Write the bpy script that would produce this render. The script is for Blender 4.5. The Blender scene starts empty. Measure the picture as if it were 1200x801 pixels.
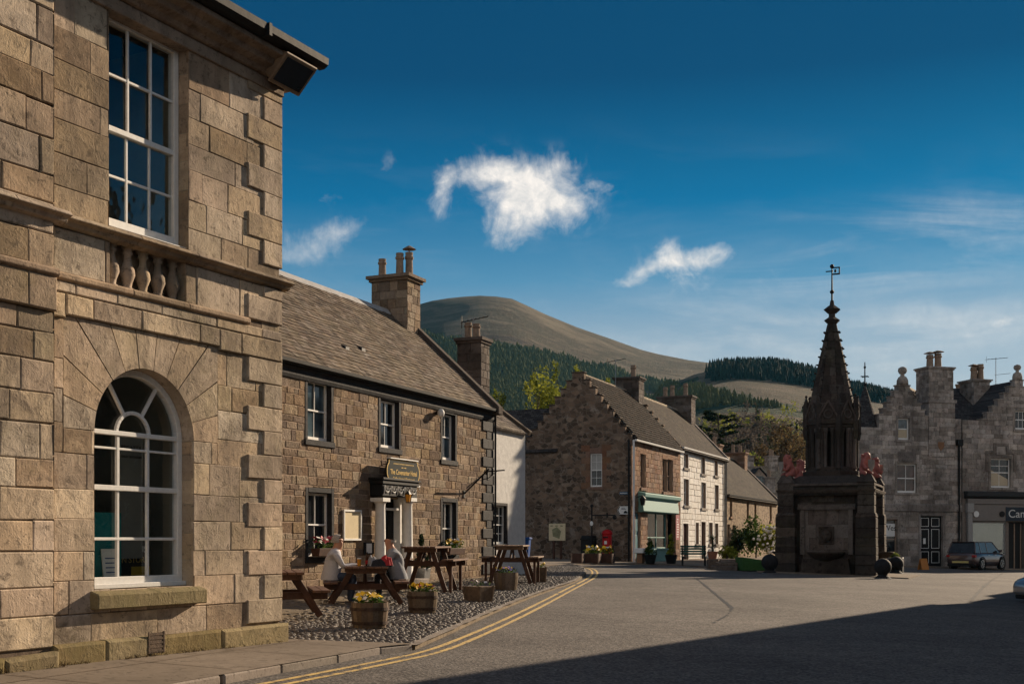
import bpy, bmesh, math, random
from math import sin, cos, tan, pi, radians, sqrt, atan2, exp
from mathutils import Vector, Matrix, noise as mnoise
R = random.Random(7)
SC = bpy.context.scene
COL = SC.collection

# ------------------------------------------------------------------ survey
# Camera at (0,0,1.6); photo measurements are turned into metres here.
F, CU, VH, CAMH = 1400.0, 600.0, 632.0, 1.6
GA, GB = -0.0342, 0.00978                      # the square falls gently to the right

def g(x, y): return GA * x + GB * y

def ground(u, v, dz=0.0):
    a, c = (u - CU) / F, (v - VH) / F
    y = (CAMH - dz) / (c + GA * a + GB)
    return Vector((a * y, y, g(a * y, y) + dz))

def at(u, v, y):
    return Vector(((u - CU) / F * y, y, CAMH - (v - VH) / F * y))

class Frame:
    """vertical facade plane: x along it, y into the building, z up"""
    def __init__(s, p, ang):
        s.p, s.a = Vector((p[0], p[1], 0)), ang
        s.d = Vector((cos(ang), sin(ang), 0)); s.i = Vector((-sin(ang), cos(ang), 0))
    def s(s, u, off=0.0):
        k = (u - CU) / F; p = s.p + s.i * off
        return (k * p.y - p.x) / (s.d.x - k * s.d.y)
    def z(s, u, v, off=0.0):
        p = s.p + s.i * off + s.d * s.s(u, off)
        return CAMH - (v - VH) / F * p.y
    def rect(s, u0, u1, v0, v1, off=0.0):
        """pixel box (v measured at the mid column) -> x0,x1,z0,z1"""
        um = (u0 + u1) / 2
        return (s.s(u0, off), s.s(u1, off), s.z(um, v1, off), s.z(um, v0, off))
    def w(s, x, y, z=0.0):
        q = s.p + s.d * x + s.i * y; return Vector((q.x, q.y, z))
    def gz(s, x, y=0.0):
        q = s.w(x, y); return g(q.x, q.y)

# ------------------------------------------------------------------ objects
def tag(o, label=None, cat=None, group=None, kind=None):
    if label: o['label'] = label
    if cat: o['category'] = cat
    if group: o['group'] = group
    if kind: o['kind'] = kind
    return o

def empty(name, loc=(0, 0, 0), rz=0.0, label=None, cat=None, group=None):
    o = bpy.data.objects.new(name, None); COL.objects.link(o)
    o.empty_display_size = 0.2
    o.location = loc; o.rotation_euler = (0, 0, rz)
    return tag(o, label, cat, group)

def frame_root(name, fr, label, cat, group=None):
    return empty(name, fr.p, fr.a, label, cat, group)

def copy_tree(o, parent=None):
    c = o.copy(); COL.objects.link(c); c.parent = parent
    for ch in list(o.children): copy_tree(ch, c)
    return c

class MB:
    def __init__(s):
        s.v, s.f, s.m, s.t, s.sm = [], [], [], [], []
        s.M = None; s.mat = 0; s.tone = 0.5; s.smooth = False
    def V(s, p):
        p = Vector(p)
        if s.M is not None: p = s.M @ p
        s.v.append(p[:]); return len(s.v) - 1
    def face(s, idx):
        s.f.append(tuple(idx)); s.m.append(s.mat); s.t.append(s.tone); s.sm.append(s.smooth)
    def poly(s, pts): s.face([s.V(p) for p in pts])
    def box(s, x0, x1, y0, y1, z0, z1):
        i = [s.V((x, y, z)) for z in (z0, z1) for y in (y0, y1) for x in (x0, x1)]
        for q in ((0, 2, 3, 1), (4, 5, 7, 6), (0, 1, 5, 4), (2, 6, 7, 3), (0, 4, 6, 2), (1, 3, 7, 5)):
            s.face([i[k] for k in q])
    def obox(s, a, b, w, h, up=(0, 0, 1)):
        """beam from a to b with width w and height h"""
        a, b = Vector(a), Vector(b); d = (b - a).normalized(); up = Vector(up)
        if abs(d.dot(up)) > .95: up = Vector((1, 0, 0))
        sx = d.cross(up).normalized() * (w / 2); uz = sx.cross(d).normalized() * (h / 2)
        i = [s.V(p + sx * k + uz * l) for p in (a, b) for k, l in ((-1, -1), (1, -1), (1, 1), (-1, 1))]
        for q in ((0, 1, 2, 3), (7, 6, 5, 4), (0, 4, 5, 1), (1, 5, 6, 2), (2, 6, 7, 3), (3, 7, 4, 0)):
            s.face([i[k] for k in q])
    def prism(s, pts, y0, y1):
        """polygon in x,z extruded from y0 to y1"""
        n = len(pts)
        a = [s.V((x, y0, z)) for x, z in pts]; b = [s.V((x, y1, z)) for x, z in pts]
        s.face(a); s.face(b[::-1])
        for i in range(n): s.face((a[i], b[i], b[(i + 1) % n], a[(i + 1) % n]))
    def prismx(s, pts, x0, x1):
        """polygon in y,z extruded along x"""
        n = len(pts)
        a = [s.V((x0, y, z)) for y, z in pts]; b = [s.V((x1, y, z)) for y, z in pts]
        s.face(a[::-1]); s.face(b)
        for i in range(n): s.face((a[i], a[(i + 1) % n], b[(i + 1) % n], b[i]))
    def prismz(s, pts, z0, z1):
        n = len(pts)
        a = [s.V((x, y, z0)) for x, y in pts]; b = [s.V((x, y, z1)) for x, y in pts]
        s.face(a[::-1]); s.face(b)
        for i in range(n): s.face((a[i], a[(i + 1) % n], b[(i + 1) % n], b[i]))
    def frustum(s, c, r0, r1, z0, z1, n=8, rot=0.0, cap=True, sx=1.0, sy=1.0):
        a = []; b = []
        for k in range(n):
            t = rot + 2 * pi * k / n
            a.append(s.V((c[0] + r0 * sx * cos(t), c[1] + r0 * sy * sin(t), z0)))
            b.append(s.V((c[0] + r1 * sx * cos(t), c[1] + r1 * sy * sin(t), z1)))
        for k in range(n): s.face((a[k], a[(k + 1) % n], b[(k + 1) % n], b[k]))
        if cap: s.face(a[::-1]); s.face(b)
    def lathe(s, c, prof, n=12, rot=0.0, cap=True):
        """prof: (r, z) pairs, z relative to c.z"""
        rings = []
        for r, z in prof:
            rings.append([s.V((c[0] + r * cos(rot + 2 * pi * k / n), c[1] + r * sin(rot + 2 * pi * k / n), c[2] + z)) for k in range(n)])
        for a, b in zip(rings, rings[1:]):
            for k in range(n): s.face((a[k], a[(k + 1) % n], b[(k + 1) % n], b[k]))
        if cap: s.face(rings[0][::-1]); s.face(rings[-1])
    def tube(s, pts, r, n=6, r1=None):
        pts = [Vector(p) for p in pts]; rings = []
        N = len(pts)
        for i, p in enumerate(pts):
            d = (pts[min(i + 1, N - 1)] - pts[max(i - 1, 0)]).normalized()
            up = Vector((0, 0, 1)) if abs(d.z) < .9 else Vector((1, 0, 0))
            a = d.cross(up).normalized(); b = a.cross(d)
            rr = r if r1 is None else r + (r1 - r) * i / max(1, N - 1)
            rings.append([s.V(p + a * rr * cos(2 * pi * k / n) + b * rr * sin(2 * pi * k / n)) for k in range(n)])
        for a, b in zip(rings, rings[1:]):
            for k in range(n): s.face((a[k], b[k], b[(k + 1) % n], a[(k + 1) % n]))
        s.face(rings[0]); s.face(rings[-1][::-1])
    def ball(s, c, r, nu=12, nv=8, sx=1, sy=1, sz=1):
        prof = []
        top = s.V((c[0], c[1], c[2] + r * sz)); bot = s.V((c[0], c[1], c[2] - r * sz))
        rings = []
        for j in range(1, nv):
            t = pi * j / nv
            rings.append([s.V((c[0] + r * sx * sin(t) * cos(2 * pi * k / nu), c[1] + r * sy * sin(t) * sin(2 * pi * k / nu), c[2] + r * sz * cos(t))) for k in range(nu)])
        for k in range(nu):
            s.face((top, rings[0][k], rings[0][(k + 1) % nu])); s.face((bot, rings[-1][(k + 1) % nu], rings[-1][k]))
        for a, b in zip(rings, rings[1:]):
            for k in range(nu): s.face((a[k], b[k], b[(k + 1) % nu], a[(k + 1) % nu]))
    def build(s, name, mats, parent=None, bevel=0.0, recalc=True, loc=None, smooth=False, seg=1):
        me = bpy.data.meshes.new(name); me.from_pydata(s.v, [], s.f); me.update()
        if not isinstance(mats, (list, tuple)): mats = [mats]
        for m in mats: me.materials.append(m)
        me.polygons.foreach_set('material_index', s.m)
        at_ = me.attributes.new('tone', 'FLOAT', 'FACE'); at_.data.foreach_set('value', s.t)
        if smooth or any(s.sm): me.polygons.foreach_set('use_smooth', [smooth or q for q in s.sm])
        if recalc:
            bm = bmesh.new(); bm.from_mesh(me)
            bmesh.ops.recalc_face_normals(bm, faces=bm.faces); bm.to_mesh(me); bm.free()
        o = bpy.data.objects.new(name, me); COL.objects.link(o)
        if parent is not None: o.parent = parent
        if loc is not None: o.location = loc
        if bevel > 0:
            b = o.modifiers.new('Bevel', 'BEVEL'); b.width = bevel; b.segments = seg; b.limit_method = 'ANGLE'; b.angle_limit = radians(40)
        return o

# ------------------------------------------------------------------ materials
class NT:
    def __init__(s, name):
        s.m = bpy.data.materials.new(name); s.m.use_nodes = True
        s.t = s.m.node_tree; s.t.nodes.clear()
    def n(s, typ, **kw):
        nd = s.t.nodes.new(typ)
        for k, v in kw.items():
            if k.startswith('i_'): nd.inputs[k[2:].replace('_', ' ')].default_value = v
            else: setattr(nd, k, v)
        return nd
    def l(s, a, b): s.t.links.new(a, b)
    def val(s, x, sock):
        if hasattr(x, 'links') or hasattr(x, 'is_linked'): s.l(x, sock)
        else: sock.default_value = x
    def math(s, op, a, b=0.0, c=None, clamp=False):
        nd = s.n('ShaderNodeMath', operation=op, use_clamp=clamp); s.val(a, nd.inputs[0]); s.val(b, nd.inputs[1])
        if c is not None: s.val(c, nd.inputs[2])
        return nd.outputs[0]
    def mix(s, fac, a, b, mode='MIX'):
        nd = s.n('ShaderNodeMix', data_type='RGBA', blend_type=mode)
        s.val(fac, nd.inputs[0]); s.val(a, nd.inputs[6]); s.val(b, nd.inputs[7]); return nd.outputs[2]
    def noise(s, vec, scale, detail=4, rough=.6, dist=0.0):
        nd = s.n('ShaderNodeTexNoise', i_Scale=scale, i_Detail=detail, i_Roughness=rough, i_Distortion=dist)
        if vec is not None: s.l(vec, nd.inputs['Vector'])
        return nd.outputs['Fac']
    def ramp(s, fac, stops, interp='LINEAR'):
        nd = s.n('ShaderNodeValToRGB'); cr = nd.color_ramp; cr.interpolation = interp
        while len(cr.elements) < len(stops): cr.elements.new(.5)
        for e, (p, c) in zip(cr.elements, stops):
            e.position = p; e.color = c if len(c) == 4 else (*c, 1)
        s.val(fac, nd.inputs[0]); return nd.outputs[0]
    def coord(s, kind='Object'): return s.n('ShaderNodeTexCoord').outputs[kind]
    def mapping(s, vec, scale=(1, 1, 1), rot=(0, 0, 0), loc=(0, 0, 0)):
        nd = s.n('ShaderNodeMapping'); s.l(vec, nd.inputs[0])
        nd.inputs['Scale'].default_value = scale; nd.inputs['Rotation'].default_value = rot; nd.inputs['Location'].default_value = loc
        return nd.outputs[0]
    def out(s, col, rough=.85, bump=None, bstr=.3, bdist=.02, metal=0.0, spec=None):
        p = s.n('ShaderNodeBsdfPrincipled'); o = s.n('ShaderNodeOutputMaterial')
        s.val(col if hasattr(col, 'is_linked') or len(col) == 4 else (*col, 1), p.inputs['Base Color'])
        s.val(rough, p.inputs['Roughness']); p.inputs['Metallic'].default_value = metal
        if spec is not None: p.inputs['Specular IOR Level'].default_value = spec
        if bump is not None:
            b = s.n('ShaderNodeBump', i_Strength=bstr, i_Distance=bdist); s.val(bump, b.inputs['Height']); s.l(b.outputs[0], p.inputs['Normal'])
        s.l(p.outputs[0], o.inputs[0]); s.p = p
        return s.m

def c4(c): return (*c, 1) if len(c) == 3 else c

def plain(name, col, rough=.6, var=.15, scale=8.0, bump=.15, metal=0.0, spec=.15, dist=.01):
    """a painted or bare surface with slight mottling and unevenness"""
    t = NT(name); co = t.coord()
    n1 = t.noise(co, scale, 5, .65); n2 = t.noise(co, scale * 6, 3, .6)
    dk = tuple(x * (1 - var * 1.6) for x in col); lt = tuple(min(1, x * (1 + var)) for x in col)
    c = t.ramp(t.math('ADD', t.math('MULTIPLY', n1, .7), t.math('MULTIPLY', n2, .3)), [(.3, dk), (.7, lt)])
    return t.out(c, rough, t.math('ADD', n1, t.math('MULTIPLY', n2, .5)), bump, dist, metal, spec)

def stone(name, stops, scale=3.0, stain=(.12, .09, .07), stain_amt=.5, bstr=.5, bdist=.02, green=0.0, rough=.9, grain=45, pits=True):
    """stone whose colour is picked per block ('tone'), mottled, with stains and worn faces"""
    t = NT(name); co = t.coord()
    a = t.n('ShaderNodeAttribute', attribute_name='tone').outputs['Fac']
    big = t.noise(co, scale * .28, 5, .65, .4); mid = t.noise(co, scale * 1.7, 6, .7, .6); fine = t.noise(co, grain, 4, .7)
    k = t.math('ADD', t.math('ADD', t.math('MULTIPLY', a, .58), t.math('MULTIPLY', mid, .95)), t.math('ADD', t.math('MULTIPLY', fine, .25), -.42))
    c = t.ramp(k, stops)
    hue = t.n('ShaderNodeHueSaturation'); fr = t.math('FRACT', t.math('MULTIPLY', a, 7.31)); t.l(t.math('ADD', .492, t.math('MULTIPLY', fr, .016)), hue.inputs['Hue']); t.l(t.math('ADD', .78, t.math('MULTIPLY', t.math('FRACT', t.math('MULTIPLY', a, 13.7)), .36)), hue.inputs['Saturation']); t.l(c, hue.inputs['Color']); c = hue.outputs[0]
    sm = t.ramp(t.math('ADD', t.math('MULTIPLY', big, .75), t.math('MULTIPLY', mid, .35)), [(.5, (0, 0, 0)), (.72, (1, 1, 1))])
    c = t.mix(t.math('MULTIPLY', sm, stain_amt), c, c4(stain))
    spk = t.noise(t.mapping(co, loc=(5, 9, 2)), scale * 4.2, 6, .75, .5)
    c = t.mix(t.math('MULTIPLY', t.ramp(spk, [(.54, (0, 0, 0)), (.64, (1, 1, 1))]), .62), c, c4(tuple(x * .55 for x in stain)))
    if green:
        gn = t.ramp(t.noise(t.mapping(co, loc=(3, 1, 7)), scale * .5, 5, .7), [(.5, (0, 0, 0)), (.7, (1, 1, 1))])
        c = t.mix(t.math('MULTIPLY', gn, green), c, (.16, .15, .05, 1))
    strat = t.noise(t.mapping(co, scale=(28, 28, 5)), 1.6, 3, .6, .8)
    run = t.noise(t.mapping(co, scale=(2.4, 2.4, .35)), 1.6, 4, .65, .3)
    c = t.mix(t.math('MULTIPLY', t.ramp(run, [(.5, (0, 0, 0)), (.75, (1, 1, 1))]), stain_amt * .55), c, c4(stain))
    h = t.math('ADD', t.math('ADD', t.math('MULTIPLY', mid, t.math('ADD', .25, t.math('MULTIPLY', fr, .9))), t.math('MULTIPLY', fine, .35)), t.math('MULTIPLY', strat, .35))
    if pits:
        vo = t.n('ShaderNodeTexVoronoi', i_Scale=scale * 7); t.l(co, vo.inputs['Vector'])
        pt = t.ramp(vo.outputs['Distance'], [(.12, (0, 0, 0)), (.3, (1, 1, 1))])
        h = t.math('ADD', h, t.math('MULTIPLY', t.math('MULTIPLY', pt, t.ramp(mid, [(.45, (0, 0, 0)), (.62, (1, 1, 1))])), .3))
    return t.out(c, rough, h, bstr, bdist, spec=.08)

def rubble(name, stops, mortar, sc=3.2, bstr=.8, stain=.4, flat=1.5, white=0.0):
    """random rubble masonry: stones by voronoi cell, set in mortar"""
    t = NT(name); co = t.coord()
    sep = t.n('ShaderNodeSeparateXYZ'); t.l(co, sep.inputs[0]); cb = t.n('ShaderNodeCombineXYZ')
    t.l(t.math('ADD', sep.outputs[0], sep.outputs[1]), cb.inputs[0]); t.l(t.math('MULTIPLY', sep.outputs[2], flat), cb.inputs[1])
    vec = cb.outputs[0]
    wob = t.n('ShaderNodeTexNoise', i_Scale=3.0, i_Detail=3.0); t.l(vec, wob.inputs['Vector'])
    vv = t.n('ShaderNodeVectorMath', operation='MULTIPLY_ADD'); t.l(wob.outputs['Color'], vv.inputs[0]); vv.inputs[1].default_value = (.22, .22, 0); t.l(vec, vv.inputs[2])
    v1 = t.n('ShaderNodeTexVoronoi', i_Scale=sc, feature='F1'); t.l(vv.outputs[0], v1.inputs['Vector'])
    v2 = t.n('ShaderNodeTexVoronoi', i_Scale=sc, feature='DISTANCE_TO_EDGE'); t.l(vv.outputs[0], v2.inputs['Vector'])
    sp = t.n('ShaderNodeSeparateColor'); t.l(v1.outputs['Color'], sp.inputs[0])
    mid = t.noise(co, 6, 6, .7); big = t.noise(co, .8, 5, .65); fine = t.noise(co, 40, 3, .6)
    c = t.ramp(t.math('ADD', t.math('MULTIPLY', sp.outputs[0], .7), t.math('MULTIPLY', mid, .35)), stops)
    edge = t.ramp(t.math('ADD', v2.outputs['Distance'], t.math('MULTIPLY', t.math('ADD', mid, -.5), .12)), [(.02, (0, 0, 0)), (.07, (1, 1, 1))])
    c = t.mix(edge, c4(mortar), c)
    sm = t.ramp(big, [(.5, (0, 0, 0)), (.7, (1, 1, 1))])
    c = t.mix(t.math('MULTIPLY', sm, stain), c, (.06, .045, .035, 1))
    if white:
        wn = t.ramp(t.noise(t.mapping(co, loc=(9, 2, 4)), 1.1, 6, .75), [(.58, (0, 0, 0)), (.66, (1, 1, 1))])
        c = t.mix(t.math('MULTIPLY', wn, white), c, (.38, .33, .28, 1))
    h = t.math('ADD', t.math('MULTIPLY', edge, .8), t.math('ADD', t.math('MULTIPLY', mid, .6), t.math('MULTIPLY', fine, .2)))
    return t.out(c, .92, h, bstr, .03, spec=.06)

def tiles(name, c1, c2, w, h, axis='x', bstr=.7, moss=0.0):
    """slates laid in broken courses; needs uv-free local coords: x along eaves, distance up the slope from y and z"""
    t = NT(name); co = t.coord()
    sep = t.n('ShaderNodeSeparateXYZ'); t.l(co, sep.inputs[0]); cb = t.n('ShaderNodeCombineXYZ')
    t.l(sep.outputs[0 if axis == 'x' else 1], cb.inputs[0]); t.l(t.math('MULTIPLY', sep.outputs[2], 1.42), cb.inputs[1])
    wob = t.n('ShaderNodeTexNoise', i_Scale=2.0, i_Detail=4.0); t.l(cb.outputs[0], wob.inputs['Vector'])
    vv = t.n('ShaderNodeVectorMath', operation='MULTIPLY_ADD'); t.l(wob.outputs['Color'], vv.inputs[0]); vv.inputs[1].default_value = (.07, .07, 0); t.l(cb.outputs[0], vv.inputs[2])
    br = t.n('ShaderNodeTexBrick', offset=.5, squash=1.0); t.l(vv.outputs[0], br.inputs['Vector'])
    br.inputs['Color1'].default_value = (0, 0, 0, 1); br.inputs['Color2'].default_value = (1, 1, 1, 1); br.inputs['Mortar'].default_value = (0, 0, 0, 1)
    br.inputs['Scale'].default_value = 1; br.inputs['Mortar Size'].default_value = .012; br.inputs['Brick Width'].default_value = w; br.inputs['Row Height'].default_value = h
    n1 = t.noise(co, 1.1, 6, .7); n2 = t.noise(co, 14, 4, .7)
    k = t.math('ADD', t.math('MULTIPLY', br.outputs['Color'], .45), t.math('ADD', t.math('MULTIPLY', n1, .35), t.math('MULTIPLY', n2, .3)))
    c = t.ramp(k, [(.25, c1), (.8, c2)])
    c = t.mix(br.outputs['Fac'], c, (.02, .017, .015, 1))
    if moss:
        c = t.mix(t.math('MULTIPLY', t.ramp(n1, [(.52, (0, 0, 0)), (.68, (1, 1, 1))]), moss), c, (.2, .18, .1, 1))
    saw = t.math('FRACT', t.math('DIVIDE', t.n('ShaderNodeSeparateXYZ').outputs[1], h))
    s2 = t.t.nodes[-1] if False else None
    sp2 = t.n('ShaderNodeSeparateXYZ'); t.l(vv.outputs[0], sp2.inputs[0])
    saw = t.math('SUBTRACT', 1.0, t.math('FRACT', t.math('DIVIDE', sp2.outputs[1], h)))
    hgt = t.math('ADD', t.math('MULTIPLY', saw, 1.0), t.math('ADD', t.math('MULTIPLY', br.outputs['Color'], .35), t.math('MULTIPLY', n2, .35)))
    hgt = t.math('SUBTRACT', hgt, t.math('MULTIPLY', br.outputs['Fac'], .9))
    return t.out(c, .9, hgt, bstr, .03, spec=.05)

def leafmat(name, stops, rough=.8, through=.35):
    t = NT(name)
    a = t.n('ShaderNodeAttribute', attribute_name='tone').outputs['Fac']
    c = t.ramp(a, stops)
    d = t.n('ShaderNodeBsdfPrincipled'); t.l(c, d.inputs['Base Color']); d.inputs['Roughness'].default_value = rough; d.inputs['Specular IOR Level'].default_value = .04
    tr = t.n('ShaderNodeBsdfTranslucent'); t.l(c, tr.inputs[0])
    mx = t.n('ShaderNodeMixShader'); mx.inputs[0].default_value = through; t.l(d.outputs[0], mx.inputs[1]); t.l(tr.outputs[0], mx.inputs[2])
    o = t.n('ShaderNodeOutputMaterial'); t.l(mx.outputs[0], o.inputs[0]); return t.m

def glass_clear(name, tint=(.8, .85, .85)):
    t = NT(name)
    tr = t.n('ShaderNodeBsdfTransparent'); tr.inputs[0].default_value = (*tint, 1)
    gl = t.n('ShaderNodeBsdfGlossy'); gl.inputs['Roughness'].default_value = .03; gl.inputs['Color'].default_value = (.9, .9, .9, 1)
    bp = t.n('ShaderNodeBump', i_Strength=.16, i_Distance=.03); t.l(t.noise(t.coord(), 2.6, 2), bp.inputs['Height']); t.l(bp.outputs[0], gl.inputs['Normal'])
    ge = t.n('ShaderNodeNewGeometry'); dt = t.n('ShaderNodeVectorMath', operation='DOT_PRODUCT'); t.l(ge.outputs['Incoming'], dt.inputs[0]); t.l(ge.outputs['Normal'], dt.inputs[1])
    fr = t.math('ADD', t.math('MULTIPLY', t.math('POWER', t.math('SUBTRACT', 1.0, t.math('ABSOLUTE', dt.outputs['Value'])), 5.0), .9), .10, clamp=True)
    mx = t.n('ShaderNodeMixShader'); t.l(fr, mx.inputs[0]); t.l(tr.outputs[0], mx.inputs[1]); t.l(gl.outputs[0], mx.inputs[2])
    o = t.n('ShaderNodeOutputMaterial'); t.l(mx.outputs[0], o.inputs[0]); return t.m

def glass_dark(name, col=(.015, .017, .02), rough=.06):
    t = NT(name); n = t.noise(t.coord(), 1.7, 3)
    c = t.ramp(n, [(.35, tuple(x * .5 for x in col)), (.7, tuple(x * 1.8 for x in col))])
    return t.out(c, rough, n, .06, .02, spec=.5)
M = {}
# --- stones
M['ashlar'] = stone('warm_sandstone_ashlar', [(.0, (.15, .108, .076)), (.28, (.365, .28, .195)), (.6, (.59, .465, .335)), (1, (.76, .62, .47))], 3.0, (.145, .114, .088), .95, .5, .016, .22)
M['ashlar_dirty'] = stone('smoke_stained_ashlar', [(.0, (.11, .078, .053)), (.28, (.30, .222, .152)), (.6, (.48, .37, .26)), (1, (.66, .53, .39))], 2.6, (.10, .078, .06), .95, .5, .016, .1)
M['ashlar_green'] = stone('mossy_sandstone', [(.05, (.13, .10, .055)), (.5, (.27, .21, .115)), (.95, (.38, .30, .18))], 3.0, (.13, .11, .065), .55, .45, .02, .32)
M['mortar'] = plain('dark_mortar', (.17, .125, .09), .95, .3, 12, .5)
M['hotelstone'] = stone('squared_whinstone', [(.05, (.085, .06, .045)), (.35, (.20, .142, .095)), (.65, (.31, .232, .155)), (.95, (.46, .36, .25))], 4.0, (.10, .07, .055), .45, .9, .03, 0)
M['hotelmortar'] = plain('pale_lime_mortar', (.36, .265, .195), .95, .3, 14, .5)
M['gablestone'] = rubble('dark_rubble_stone', [(.1, (.045, .034, .026)), (.45, (.135, .095, .068)), (.75, (.22, .15, .105)), (1, (.31, .245, .185))], (.23, .18, .14), 3.4, .9, .45, 1.5, .55)
M['redstone'] = stone('red_sandstone_blocks', [(.05, (.13, .07, .045)), (.4, (.24, .135, .085)), (.95, (.36, .24, .16))], 4, (.09, .06, .045), .4, .7, .03)
M['cottagestone'] = rubble('cottage_rubble', [(.1, (.12, .085, .06)), (.5, (.27, .2, .135)), (1, (.40, .31, .22))], (.34, .27, .2), 4.2, .7, .25, 1.6)
M['greystone'] = stone('grey_sandstone', [(.05, (.12, .102, .09)), (.4, (.34, .295, .258)), (.95, (.64, .565, .51))], 1.4, (.05, .041, .036), .9, .55, .03, 0)
M['greymortar'] = plain('grey_mortar', (.20, .17, .15), .95, .25, 10, .4)
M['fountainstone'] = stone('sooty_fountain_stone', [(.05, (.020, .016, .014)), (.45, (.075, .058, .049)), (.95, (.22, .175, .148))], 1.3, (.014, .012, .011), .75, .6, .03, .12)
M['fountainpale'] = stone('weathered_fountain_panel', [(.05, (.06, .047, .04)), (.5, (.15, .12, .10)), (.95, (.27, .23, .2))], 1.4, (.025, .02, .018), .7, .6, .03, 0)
M['harl'] = plain('white_harling', (.60, .59, .57), .95, .14, 5, .9, dist=.02)
M['whitewash'] = stone('whitewashed_stone', [(.0, (.60, .57, .52)), (.5, (.74, .71, .66)), (1, (.84, .81, .76))], 3, (.5, .44, .38), .35, .5, .02)
M['whitejoint'] = plain('painted_joint_brown', (.30, .22, .165), .9, .25, 9, .3)
# --- roofs
M['slate'] = tiles('brown_grey_slate', (.075, .06, .05), (.235, .195, .16), .23, .15, 'x', .9, .3)
M['slate_brown'] = tiles('dark_brown_slate', (.021, .017, .014), (.066, .05, .038), .25, .17, 'x', .9, .15)
M['slate_dark'] = tiles('dark_slate', (.025, .024, .027), (.075, .07, .07), .25, .16, 'x', .7)
M['slate_y'] = tiles('brown_slate_side', (.03, .026, .026), (.09, .08, .075), .25, .16, 'y', .7)
M['slate_lit'] = tiles('sunlit_slate', (.22, .17, .12), (.42, .34, .25), .25, .16, 'x', .9, .2)  # paler slate with the sunlight put into its colour
M['pantile'] = tiles('old_pantile', (.02, .0155, .013), (.062, .046, .034), .24, .2, 'x', 1.0, .15)
M['lead'] = plain('ridge_zinc', (.36, .35, .34), .5, .2, 6, .2)
# --- paint, metal, wood
M['black'] = plain('black_gloss_paint', (.016, .016, .017), .6, .3, 10, .25, spec=.12)
M['blackstone'] = plain('black_painted_stone', (.026, .025, .027), .75, .4, 9, .7, spec=.12, dist=.015)
M['white'] = plain('white_window_paint', (.74, .73, .70), .45, .08, 20, .12)
M['stuccowhite'] = plain('white_column_paint', (.72, .71, .68), .6, .08, 8, .2)
M['iron'] = plain('black_iron', (.018, .017, .017), .5, .25, 20, .2, .3)
M['galv'] = plain('weathered_metal', (.25, .25, .25), .45, .2, 12, .2, .7)
M['gold'] = plain('gold_lettering', (.62, .42, .12), .5, .1, 30, .05)
M['signgreen'] = plain('dark_green_sign', (.008, .014, .011), .7, .2, 8, .1, spec=.08)
M['benchwood'] = plain('dark_stained_wood', (.075, .038, .026), .62, .35, 5, .35)
M['benchgrey'] = plain('sunbleached_wood', (.22, .155, .115), .75, .3, 6, .4)
M['barrelwood'] = plain('old_oak_staves', (.15, .105, .07), .8, .35, 9, .5)
M['teal'] = plain('pale_teal_paint', (.15, .29, .265), .55, .1, 7, .15)
M['tealdark'] = plain('teal_door_paint', (.03, .13, .16), .5, .15, 7, .15)
M['benchteal'] = plain('green_bench_paint', (.03, .10, .085), .55, .2, 9, .2)
M['red'] = plain('post_office_red', (.42, .012, .014), .35, .1, 8, .1)
M['lionred'] = plain('red_lion_paint', (.36, .125, .105), .6, .25, 9, .3)
M['blueplastic'] = plain('blue_bin_plastic', (.012, .06, .22), .45, .12, 10, .1)
M['greenskip'] = plain('green_planter_paint', (.04, .105, .03), .6, .2, 8, .2)
M['paper'] = plain('cream_paper', (.62, .52, .34), .8, .1, 3, .05)
M['white_sign'] = plain('white_sign_board', (.72, .72, .70), .5, .06, 10, .05)
M['soil'] = plain('potting_soil', (.05, .035, .025), .95, .3, 20, .8)
M['potclay'] = plain('chimney_clay', (.26, .19, .14), .85, .3, 9, .3)
M['terracotta'] = plain('terracotta_pot', (.30, .13, .08), .85, .2, 9, .3)
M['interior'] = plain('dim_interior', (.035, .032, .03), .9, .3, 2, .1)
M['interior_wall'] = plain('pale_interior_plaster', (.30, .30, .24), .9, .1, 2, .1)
M['blind'] = plain('tan_roller_blind', (.50, .42, .30), .8, .08, 3, .1)
M['glass'] = glass_clear('window_glass')
M['glassd'] = glass_dark('dark_window_glass')
M['glassblue'] = glass_dark('sky_window_glass', (.05, .075, .09), .05)
M['curtain'] = plain('pale_curtain', (.42, .41, .39), .9, .15, 6, .2)
M['skin'] = plain('skin', (.42, .22, .15), .5, .12, 14, .1)
M['shirt'] = plain('pale_striped_shirt', (.44, .435, .46), .85, .08, 30, .3)
M['jumper'] = plain('grey_jumper', (.24, .245, .26), .9, .12, 25, .4)
M['jeans'] = plain('blue_denim', (.05, .07, .13), .9, .2, 25, .3)
M['darkcloth'] = plain('dark_trousers', (.025, .025, .03), .9, .2, 20, .3)
M['redcloth'] = plain('red_jacket_lining', (.35, .03, .035), .8, .2, 20, .3)
M['hairgrey'] = plain('grey_hair', (.36, .33, .30), .8, .3, 40, .6)
M['shoe'] = plain('dark_leather', (.03, .022, .018), .5, .2, 20, .2)
M['beer'] = plain('amber_beer', (.55, .24, .03), .15, .1, 4, .02)
M['bottle'] = plain('brown_bottle', (.035, .014, .006), .12, .1, 4, .02)
M['tan_letters'] = plain('pale_sign_letters', (.62, .62, .60), .5, .05, 20, .02)
M['orange'] = plain('orange_sign', (.55, .22, .06), .6, .1, 8, .1)
M['bark'] = plain('tree_bark', (.10, .075, .055), .95, .35, 6, .9, dist=.03)
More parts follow.
